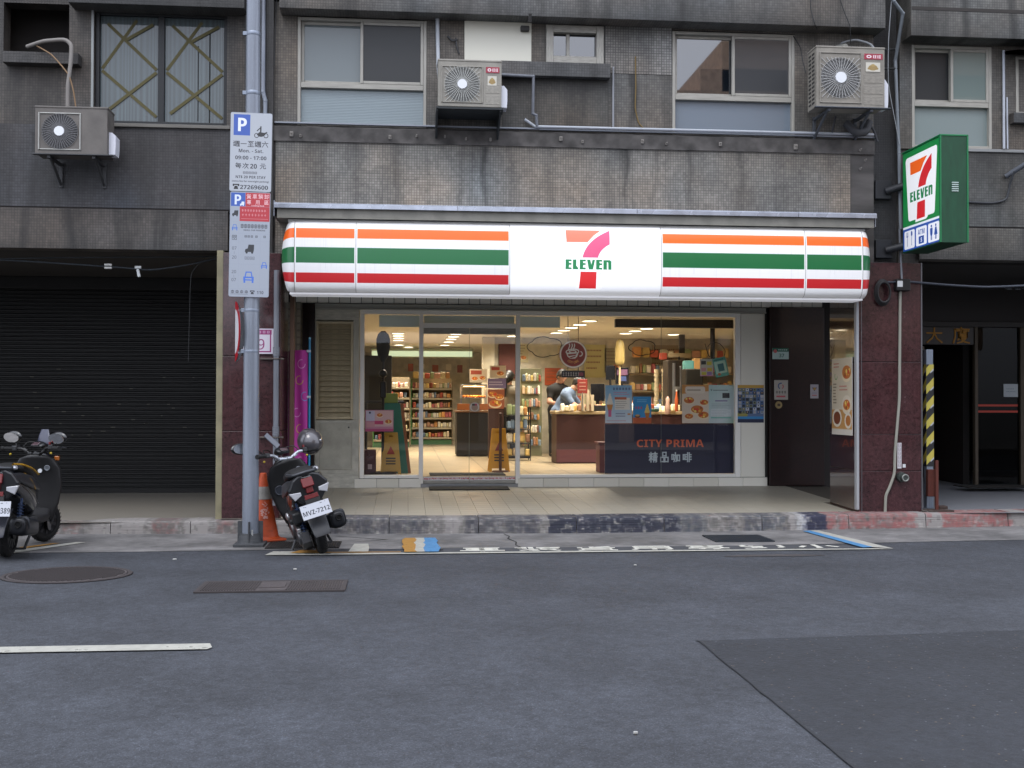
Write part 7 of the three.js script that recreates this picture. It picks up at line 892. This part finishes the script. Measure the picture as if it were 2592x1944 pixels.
  L('front_fairing', [[[0, 0.42, -1.06], 0.1, 0.05, 2.4], [[0, 0.56, -1.1], 0.17, 0.1, 2.4], [[0, 0.75, -1.11], 0.19, 0.12, 2.4], [[0, 0.92, -1.08], 0.15, 0.12, 2.4], [[0, 1.0, -1.03], 0.06, 0.06, 2.4]], P, 'y');
  obj('panel_seam', [tube([[-0.183, 0.7, 0.05], [-0.19, 0.62, -0.15], [-0.185, 0.5, -0.38]], 0.004, 16, 5), tube([[0.183, 0.7, 0.05], [0.19, 0.62, -0.15], [0.185, 0.5, -0.38]], 0.004, 16, 5)], std('#55575c', 0.35), s); obj('brake_hose', tube([[0.1, 0.24, -1.2], [0.12, 0.4, -1.16], [0.09, 0.6, -1.12]], 0.007, 14, 6), M.black, s); obj('brake_disc', cyl(0.1, 0.1, 0.005, 0.062, 0.225, -1.27, 0, 0, Math.PI / 2, 30), M.steel, s);
  obj('lock_button', [cyl(0.022, 0.022, 0.016, 0.045, 0.8, -0.915, Math.PI / 2, 0, 0)], std('#c6c9cc', 0.3), s); obj('key_ring', [put(new THREE.TorusGeometry(0.026, 0.006, 8, 24), 0.115, 0.83, -0.92), cyl(0.02, 0.02, 0.012, 0.115, 0.83, -0.925, Math.PI / 2, 0, 0)], std('#70747a', 0.3, 0.6), s);
  obj('speaker_ring', [put(new THREE.TorusGeometry(0.048, 0.007, 8, 30), -0.15, 0.66, -0.935), cyl(0.045, 0.045, 0.02, -0.15, 0.66, -0.945, Math.PI / 2, 0, 0)], std('#33363d', 0.3, 0.4), s);
  L('front_mudguard', [[[0, 0.36, -1.06], 0.05, 0.04], [[0, 0.46, -1.17], 0.068, 0.03], [[0, 0.475, -1.29], 0.07, 0.025], [[0, 0.42, -1.43], 0.06, 0.025], [[0, 0.36, -1.49], 0.035, 0.02]], P); obj('fork', [-1, 1].map((k) => rod([k * 0.08, 0.225, A], [k * 0.07, 0.6, A + 0.13], 0.02)), std('#3b3d42', 0.4, 0.4), s);
  obj('side_stand', [rod([-0.12, 0.26, -0.42], [-0.3, 0.02, -0.36], 0.013), rbox(0.08, 0.01, 0.04, 0.003, -0.3, 0.012, -0.36)], M.darkPipe, s); obj('centre_stand', [rod([-0.12, 0.2, -0.36], [-0.13, 0.07, -0.12], 0.014), rod([0.12, 0.2, -0.36], [0.13, 0.07, -0.12], 0.014), rod([-0.13, 0.07, -0.12], [0.13, 0.07, -0.12], 0.012)], M.darkPipe, s);
  // handlebar and what sits on it
  const h = new THREE.Group(); h.name = 'handlebar'; h.position.set(0, 1.0, -0.95); h.rotation.set(0, o.steer, o.barRoll ?? 0); s.add(h);
  obj('bar', [tube([[-0.27, 0.03, 0.06], [-0.17, 0.03, 0.04], [-0.08, -0.015, 0.02], [0, -0.02, 0.02], [0.08, -0.01, 0.02], [0.17, 0.045, 0.04], [0.27, 0.05, 0.06]], 0.016, 40, 10), ...[-0.13, -0.06, 0.05, 0.13].map((x) => cyl(0.021, 0.021, 0.05, x, Math.abs(x) > 0.1 ? 0.015 : -0.018, 0.025, 0, 0, 1.57 + (x > 0.1 ? 0.5 : x < -0.1 ? -0.5 : 0)))], o.bar ?? std('#a9aeb6', 0.25, 0.5), h);
  for (const k of [-1, 1]) { obj('grip', [cyl(0.019, 0.019, 0.12, k * 0.32, k > 0 ? 0.05 : 0.03, 0.075, 0, -k * 0.3, Math.PI / 2), cyl(0.026, 0.026, 0.03, k * 0.385, k > 0 ? 0.05 : 0.03, 0.09, 0, -k * 0.3, Math.PI / 2)], M.rubber, h); obj('switch_block', rbox(0.06, 0.055, 0.055, 0.012, k * 0.245, k > 0 ? 0.06 : 0.035, 0.05), std('#141416', 0.4), h); obj('brake_lever', tube([[k * 0.22, 0.05, -0.01], [k * 0.3, 0.055, -0.05], [k * 0.38, 0.05, -0.03]], 0.008, 14, 6), std('#4b4d52', 0.3, 0.7), h); }
  obj('control_cable', [tube([[-0.23, 0.02, 0.0], [-0.2, 0.1, -0.08], [-0.08, 0.08, -0.14], [-0.02, -0.1, -0.1]], 0.006, 20, 6), tube([[0.23, 0.04, 0.0], [0.19, 0.12, -0.08], [0.08, 0.09, -0.14], [0.02, -0.1, -0.1]], 0.006, 20, 6)], M.black, h); obj('red_switch', rbox(0.022, 0.03, 0.02, 0.005, 0.232, 0.1, 0.06), M.red, h); obj('cable_end', [sph(0.013, 0.26, -0.005, 0.07), sph(0.013, -0.3, -0.03, 0.07)], std('#a08a1e', 0.5), h);
  obj('instrument_cluster', loft([{ p: [0, 0.06, 0.02], w: 0.075, h: 0.02 }, { p: [0, 0.08, -0.03], w: 0.09, h: 0.035 }, { p: [0, 0.06, -0.1], w: 0.06, h: 0.03 }], 18), std('#16171a', 0.35), h); obj('dial', [rbox(0.09, 0.05, 0.006, 0.003, 0, 0.088, 0.018, -0.9)], phys({ color: '#4b3b40', roughness: 0.15, clearcoat: 1 }), h);
  if (o.screen) obj('wind_deflector', [rbox(0.07, 0.2, 0.014, 0.006, -0.09, 0.2, -0.06, -0.35, 0, 0.62)], std('#5d6068', 0.35, 0.2), h); else obj('wind_deflector', loft([{ p: [0.02, 0.08, -0.08], w: 0.1, h: 0.02 }, { p: [0.0, 0.16, -0.1], w: 0.08, h: 0.012 }, { p: [-0.02, 0.24, -0.13], w: 0.05, h: 0.01 }], 14, 'y'), std('#3b3d4c', 0.3), h);
  for (const k of o.mirrors) { const m = new THREE.Group(); m.name = 'mirror'; h.add(m); const [mx, my, mz] = o.mirrorAt ?? [0.1, 0.12, 0];
    const hd = sph(1, k * mx, my, 0, 0.115, 0.066, 0.034), gl = put(new THREE.CylinderGeometry(0.98, 0.98, 0.1, 36).rotateX(Math.PI / 2).scale(0.104, 0.057, 0.05), k * mx, my, 0.037);
    // stem, housing and glass are flattened into the handlebar's own level
    for (const [n, g, mt] of [['mirror_stem', tube([[0, 0, 0], [k * 0.02, 0.05, mz * 0.4], [k * mx * 0.8, my - 0.04, mz]], 0.008, 12, 6), M.black], ['mirror_housing', hd.translate(0, 0, mz), M.blackGloss], ['mirror_glass', gl.translate(-k * mx, -my, 0).rotateX(o.mirrorTilt ?? 0).translate(k * mx, my, mz), M.mirror]]) obj(n, g.translate(k * 0.26, 0.05, 0.02), mt, h); h.remove(m); }
  for (const [n, g, mt] of o.extra ?? []) obj(n, g, mt, s);
  return s;
}
const sc1 = scooter('black scooter with plate MVZ-7212 leaning at the kerb beside the traffic cone', [-0.785, 0.008, 1.96], 0.24, 0.29, { scale: 0.91, barRoll: -0.2, paint: phys({ color: '#0a0a0c', roughness: 0.28, clearcoat: 0.9, clearcoatRoughness: 0.1 }), steer: 0.45, screen: 1, mirrors: [-1], mirrorAt: [0.13, 0.1, -0.27], plate: (x) => { write(x, 'MVZ-7212', 150, 112, 66, '#2b2d33', 'center', true, 0.94); } });
const sc2 = scooter('black scooter with yellow trim and plate ending 0389, cut off at the left edge', [-3.66, 0.008, 2.05], 0.03, -0.01, { scale: 0.93, paint: phys({ color: '#10111a', roughness: 0.25, clearcoat: 0.9, clearcoatRoughness: 0.1 }), steer: -0.5, mirrors: [-1, 1], mirrorTilt: 0.3, mirrorAt: [0.05, 0.11, 0], flap: std('#2a2b33', 0.45), bar: M.black, plate: (x) => { write(x, '0389', 240, 118, 76, '#33353c', 'center', true, 0.72); },
  extra: [['yellow_trim', [tube([[0.1, 0.93, 0.2], [0.155, 0.915, 0.05], [0.19, 0.87, -0.12], [0.2, 0.8, -0.3]], 0.012, 24, 6), tube([[0.175, 0.84, 0.1], [0.2, 0.76, -0.05], [0.2, 0.66, -0.2]], 0.009, 18, 6)], std('#8f6a14', 0.4)], ['front_indicator', [rbox(0.05, 0.05, 0.05, 0.01, 0.19, 0.93, -1.02)], M.amber]] });
// ---------------------------------------------------------------- helmet hung on the right-hand mirror
{
  const h = thing('helmet', 'grey open-face helmet hung on the right handlebar of the leaning scooter', 'helmet', [-1.0, 1.03, 0.93]), sh = new THREE.SphereGeometry(0.138, 36, 24, 0, 6.2832, 0, 1.95).scale(0.95, 1, 1.12), inn = new THREE.SphereGeometry(0.122, 30, 20, 0, 6.2832, 0, 1.95).scale(0.95, 1, 1.12);
  { const q = inn.index.array; for (let i = 0; i < q.length; i += 3) [q[i], q[i + 1]] = [q[i + 1], q[i]]; inn.computeVertexNormals(); }
  obj('shell', sh, phys({ color: '#4a484c', roughness: 0.3, metalness: 0.4, clearcoat: 0.8, clearcoatRoughness: 0.12 }), h); obj('liner', inn, std('#0d0d0e', 0.95), h);
  const R = 0.13 * Math.sin(1.95), y = 0.13 * Math.cos(1.95); obj('edge_trim', put(new THREE.TorusGeometry(R, 0.009, 8, 40).scale(0.95, 1.12, 1), 0, y - 0.003, 0, Math.PI / 2), M.black, h); obj('strap', tube([[-0.11, y, 0.02], [-0.06, y - 0.07, 0.03], [0.0, y - 0.1, 0.02], [0.06, y - 0.06, 0.02], [0.11, y, 0.02]], 0.008, 24, 6), std('#8a857a', 0.7), h); obj('visor_rivet', [sph(0.014, 0.1, 0.02, 0.09), sph(0.014, -0.1, 0.02, 0.09)], std('#a9a9ac', 0.3, 0.8), h);
  h.rotation.set(0.5, 0.3, 0.35);
}
// ---------------------------------------------------------------- people inside the shop
function skin(bones, cell, k = 0.03) {                   // bones [ax, ay, az, ra, bx, by, bz, rb] joined smoothly and meshed
  const lo = V(9, 9, 9), hi = V(-9, -9, -9); for (const b of bones) for (const o of [0, 4]) { lo.min(V(b[o] - b[o + 3], b[o + 1] - b[o + 3], b[o + 2] - b[o + 3])); hi.max(V(b[o] + b[o + 3], b[o + 1] + b[o + 3], b[o + 2] + b[o + 3])); }
  const c = lo.clone().add(hi).multiplyScalar(0.5), half = Math.max(hi.x - lo.x, hi.y - lo.y, hi.z - lo.z) / 2 + cell * 3, n = Math.ceil(half * 2 / cell), mc = new MarchingCubes(n, new THREE.MeshStandardMaterial(), false, false, 120000);
  mc.isolation = 0; const hs = n / 2;
  for (let z = 0; z < n; z++) for (let y = 0; y < n; y++) for (let x = 0; x < n; x++) {
    const X = c.x + (x - hs) / hs * half, Y = c.y + (y - hs) / hs * half, Z = c.z + (z - hs) / hs * half; let d = 9;
    for (const [ax, ay, az, ra, bx_, by, bz, rb] of bones) { const ux = bx_ - ax, uy = by - ay, uz = bz - az, vx = X - ax, vy = Y - ay, vz = Z - az, t = Math.max(0, Math.min(1, (ux * vx + uy * vy + uz * vz) / (ux * ux + uy * uy + uz * uz + 1e-9))), e = Math.hypot(vx - ux * t, vy - uy * t, vz - uz * t) - (ra + (rb - ra) * t), q = Math.max(0, k - Math.abs(d - e)) / k; d = Math.min(d, e) - q * q * k * 0.25; }
    mc.field[x + y * n + z * n * n] = -d;
  }
  mc.update(); const p = new Float32Array(mc.positionArray.slice(0, mc.count * 3)); for (let i = 0; i < p.length; i += 3) { p[i] = c.x + p[i] * half; p[i + 1] = c.y + p[i + 1] * half; p[i + 2] = c.z + p[i + 2] * half; }
  let g = new THREE.BufferGeometry().setAttribute('position', new THREE.BufferAttribute(p, 3)); g = mergeVertices(g, 1e-5); g.computeVertexNormals(); return g.toNonIndexed();
}
const J = (a, ra, b, rb) => [...a, ra, ...b, rb];
function handBones(w, dir, side, curl) {                 // palm from the wrist along dir, four unequal bent fingers, thumb from the side
  const D = V(...dir).normalize(), S = V(...side).normalize(), N = D.clone().cross(S), at = (d, s, n) => { const v = V(...w).addScaledVector(D, d).addScaledVector(S, s).addScaledVector(N, n); return [v.x, v.y, v.z]; }, out = [];
  for (const s of [-0.025, -0.008, 0.009, 0.025]) out.push(J(at(0.005, s * 0.7, 0), 0.016, at(0.08, s, 0), 0.013));
  [[-0.028, 0.066], [-0.01, 0.078], [0.009, 0.073], [0.027, 0.057]].forEach(([s, l]) => { const a = at(0.085, s, 0), b = at(0.085 + l * 0.5 * Math.cos(curl * 0.5), s * 1.1, l * 0.5 * Math.sin(curl * 0.5)), c = at(0.085 + l * 0.5 * Math.cos(curl * 0.5) + l * 0.5 * Math.cos(curl * 1.4), s * 1.12, l * 0.5 * Math.sin(curl * 0.5) + l * 0.5 * Math.sin(curl * 1.4)); out.push(J(a, 0.0095, b, 0.0085), J(b, 0.0085, c, 0.0075)); });
  out.push(J(at(0.02, -0.03, 0.004), 0.013, at(0.055, -0.058, 0.014), 0.0105), J(at(0.055, -0.058, 0.014), 0.0105, at(0.085, -0.062, 0.026), 0.009)); return out;
}
const add3 = (a, b, f = 1) => a.map((v, i) => v + b[i] * f);
function person(label, pos, turn, q) {                   // q: joints in metres, figure faces +z
  const o = thing('person', label, 'person', pos, turn), head = q.head, f = q.face ?? [0, 0, 1], up = V(...head).sub(V(...q.neck)).normalize(), F = V(...f).addScaledVector(up, -V(...f).dot(up)).normalize(), R = up.clone().cross(F), hp = (r, u, w) => { const v = V(...head).addScaledVector(R, r).addScaledVector(up, u).addScaledVector(F, w); return [v.x, v.y, v.z]; };
  const skel = { hips: q.hips, chest: q.chest, neck: q.neck }, mid_ = add3(q.hips.map((v) => v / 2), q.chest, 0.5), hw = q.female ? 0.085 : 0.08, sw = q.female ? 0.15 : 0.175, side = q.side ?? [1, 0, 0];
  const sh = [-1, 1].map((k) => q.shoulder?.[k < 0 ? 0 : 1] ?? add3(q.chest, side, k * sw)), hip = [-1, 1].map((k) => add3(q.hips, side, k * hw));
  const torso = [J(add3(q.hips, side, -0.06), 0.105, add3(q.hips, side, 0.06), 0.105), J(mid_, q.female ? 0.1 : 0.115, q.chest, 0.12), J(add3(q.chest, side, -0.08), 0.1, add3(q.chest, side, 0.08), 0.1), J(q.hips, 0.11, mid_, 0.105), J(sh[0], 0.062, sh[1], 0.062)];
  const arms = [0, 1].flatMap((i) => [J(sh[i], 0.055, q.elbow[i], 0.042), J(q.elbow[i], 0.042, q.wrist[i], 0.028)]), legs = [0, 1].flatMap((i) => [J(hip[i], 0.088, q.knee[i], 0.058), J(q.knee[i], 0.058, q.ankle[i], 0.038), J(q.ankle[i], 0.036, add3(q.ankle[i], [0, -0.055, 0.13]), 0.028)]);
  const headB = [J(hp(0, 0.035, -0.01), 0.088, hp(0, 0.03, -0.03), 0.088), J(hp(0, -0.02, 0.02), 0.07, hp(0, -0.075, 0.045), 0.045), J(hp(0, 0.0, 0.085), 0.012, hp(0, -0.032, 0.102), 0.014), J(hp(-0.03, -0.012, 0.07), 0.02, hp(0.03, -0.012, 0.07), 0.02), J(hp(-0.022, -0.06, 0.076), 0.011, hp(0.022, -0.06, 0.076), 0.011), ...[-1, 1].flatMap((k) => [J(hp(k * 0.084, 0.012, -0.005), 0.014, hp(k * 0.088, -0.03, 0), 0.011), J(hp(k * 0.045, 0.022, 0.066), 0.014, hp(k * 0.015, 0.02, 0.076), 0.012)])];
  const body = [...torso, ...arms, ...legs, J(q.chest, 0.075, q.neck, 0.052), J(q.neck, 0.052, hp(0, -0.03, -0.01), 0.058)];
  const hands = [0, 1].map((i) => skin(handBones(q.wrist[i], q.hand?.[i] ?? V(...q.wrist[i]).sub(V(...q.elbow[i])).toArray(), q.palm?.[i] ?? [i ? 1 : -1, 0, 0.2], 0.7), 0.0042, 0.008));
  obj('body', [skin(body, 0.014, 0.04), skin(headB, 0.0055, 0.018), ...hands], std('#a9806a', 0.6), o);
  const fat = (bs, r) => bs.map((b) => b.map((v, i) => (i === 3 || i === 7 ? v + r : v)));
  const sl = [0, 1].map((i) => J(sh[i], 0.068, add3(sh[i].map((v) => v * (1 - q.sleeve)), q.elbow[i], q.sleeve), 0.056)), low = q.sleeve >= 1 ? [0, 1].map((i) => J(q.elbow[i], 0.052, add3(q.elbow[i].map((v) => v * 0.15), q.wrist[i], 0.85), 0.042)) : [];
  obj('shirt', skin([...fat(torso, 0.016), ...sl, ...low, J(q.chest, 0.09, add3(q.chest.map((v) => v * 0.4), q.neck, 0.6), 0.066)], 0.014, 0.05), std(q.shirt, 0.85, 0, { bumpMap: grainB, bumpScale: 0.004 }), o);
  obj('trousers', skin([...[0, 1].flatMap((i) => [J(hip[i], 0.1, q.knee[i], 0.075), J(q.knee[i], 0.075, add3(q.ankle[i], [0, 0.02, 0]), 0.06)]), J(add3(q.hips, side, -0.05), 0.118, add3(q.hips, side, 0.05), 0.118)], 0.016, 0.03), std(q.trousers, 0.85, 0, { bumpMap: grainB, bumpScale: 0.004 }), o);
  obj('shoes', skin([0, 1].map((i) => J(add3(q.ankle[i], [0, -0.035, -0.03]), 0.045, add3(q.ankle[i], [0, -0.045, 0.15]), 0.036)), 0.01, 0.01), std('#17171a', 0.5), o);
  obj('hair', skin([J(hp(0, 0.055, -0.025), 0.096, hp(0, 0.01, -0.045), 0.09), J(hp(-0.06, 0.055, 0.03), 0.042, hp(0.06, 0.055, 0.03), 0.042), J(hp(-0.078, 0.0, -0.02), 0.026, hp(-0.07, -0.05, -0.04), 0.02), J(hp(0.078, 0.0, -0.02), 0.026, hp(0.07, -0.05, -0.04), 0.02), J(hp(0, -0.03, -0.075), 0.06, hp(0, -0.075, -0.06), 0.045), ...(q.tail ? [J(hp(0, 0.03, -0.11), 0.034, hp(0, -0.06, -0.15), 0.042), J(hp(0, -0.06, -0.15), 0.042, hp(0, -0.4, -0.13), 0.022)] : [])], 0.009, 0.03), std('#120e0c', 0.5), o);
  obj('eyes', [-1, 1].map((k) => sph(0.008, ...hp(k * 0.031, 0.006, 0.084))), std('#1a1512', 0.3), o); obj('lips', [put(new THREE.SphereGeometry(1, 12, 8).scale(0.022, 0.006, 0.008).applyQuaternion(new THREE.Quaternion().setFromRotationMatrix(new THREE.Matrix4().makeBasis(R, up, F))), ...hp(0, -0.058, 0.087))], std('#8a4f46', 0.5), o);
  return o;
}
person('woman with a dark ponytail in a grey top and jeans, her back turned', [1.99, FY, -9.3], Math.PI - 0.5, { female: 1, hips: [0, 0.88, 0], chest: [0, 1.25, 0.0], neck: [0, 1.38, 0.0], head: [0, 1.52, 0.03], elbow: [[-0.22, 1.02, 0.05], [0.22, 1.02, 0.06]], wrist: [[-0.16, 0.98, 0.28], [0.15, 1.0, 0.29]], knee: [[-0.09, 0.48, 0.02], [0.09, 0.48, 0.02]], ankle: [[-0.1, 0.09, 0], [0.1, 0.09, -0.02]], sleeve: 0.75, shirt: '#6d6658', trousers: '#232a38', tail: 1 });
person('man in a black shirt with his head lowered, standing behind the counter', [2.84, FY, -8.55], 0.5, { hips: [0, 0.9, 0], chest: [0, 1.28, 0.06], neck: [0, 1.42, 0.09], head: [0.01, 1.53, 0.17], face: [0, -0.6, 0.8], elbow: [[-0.25, 1.05, 0.12], [0.25, 1.05, 0.12]], wrist: [[-0.16, 1.0, 0.34], [0.14, 1.0, 0.36]], knee: [[-0.1, 0.5, 0.02], [0.1, 0.5, 0.02]], ankle: [[-0.1, 0.09, 0], [0.1, 0.09, 0]], sleeve: 0.6, shirt: '#0e0d0d', trousers: '#15151a' });
person('man in a pale blue shirt leaning forward over the counter', [2.86, FY, -7.75], 1.15, { hips: [0, 0.86, -0.1], chest: [0, 1.18, 0.1], neck: [0, 1.3, 0.2], head: [0, 1.38, 0.31], face: [0, -0.55, 0.85], elbow: [[-0.22, 0.98, 0.28], [0.22, 0.98, 0.28]], wrist: [[-0.15, 0.95, 0.5], [0.14, 0.95, 0.52]], knee: [[-0.1, 0.48, 0.0], [0.1, 0.48, 0.0]], ankle: [[-0.1, 0.09, -0.1], [0.1, 0.09, -0.06]], sleeve: 0.7, shirt: '#5d6e86', trousers: '#2a2c33' });

renderer.render(scene, camera);
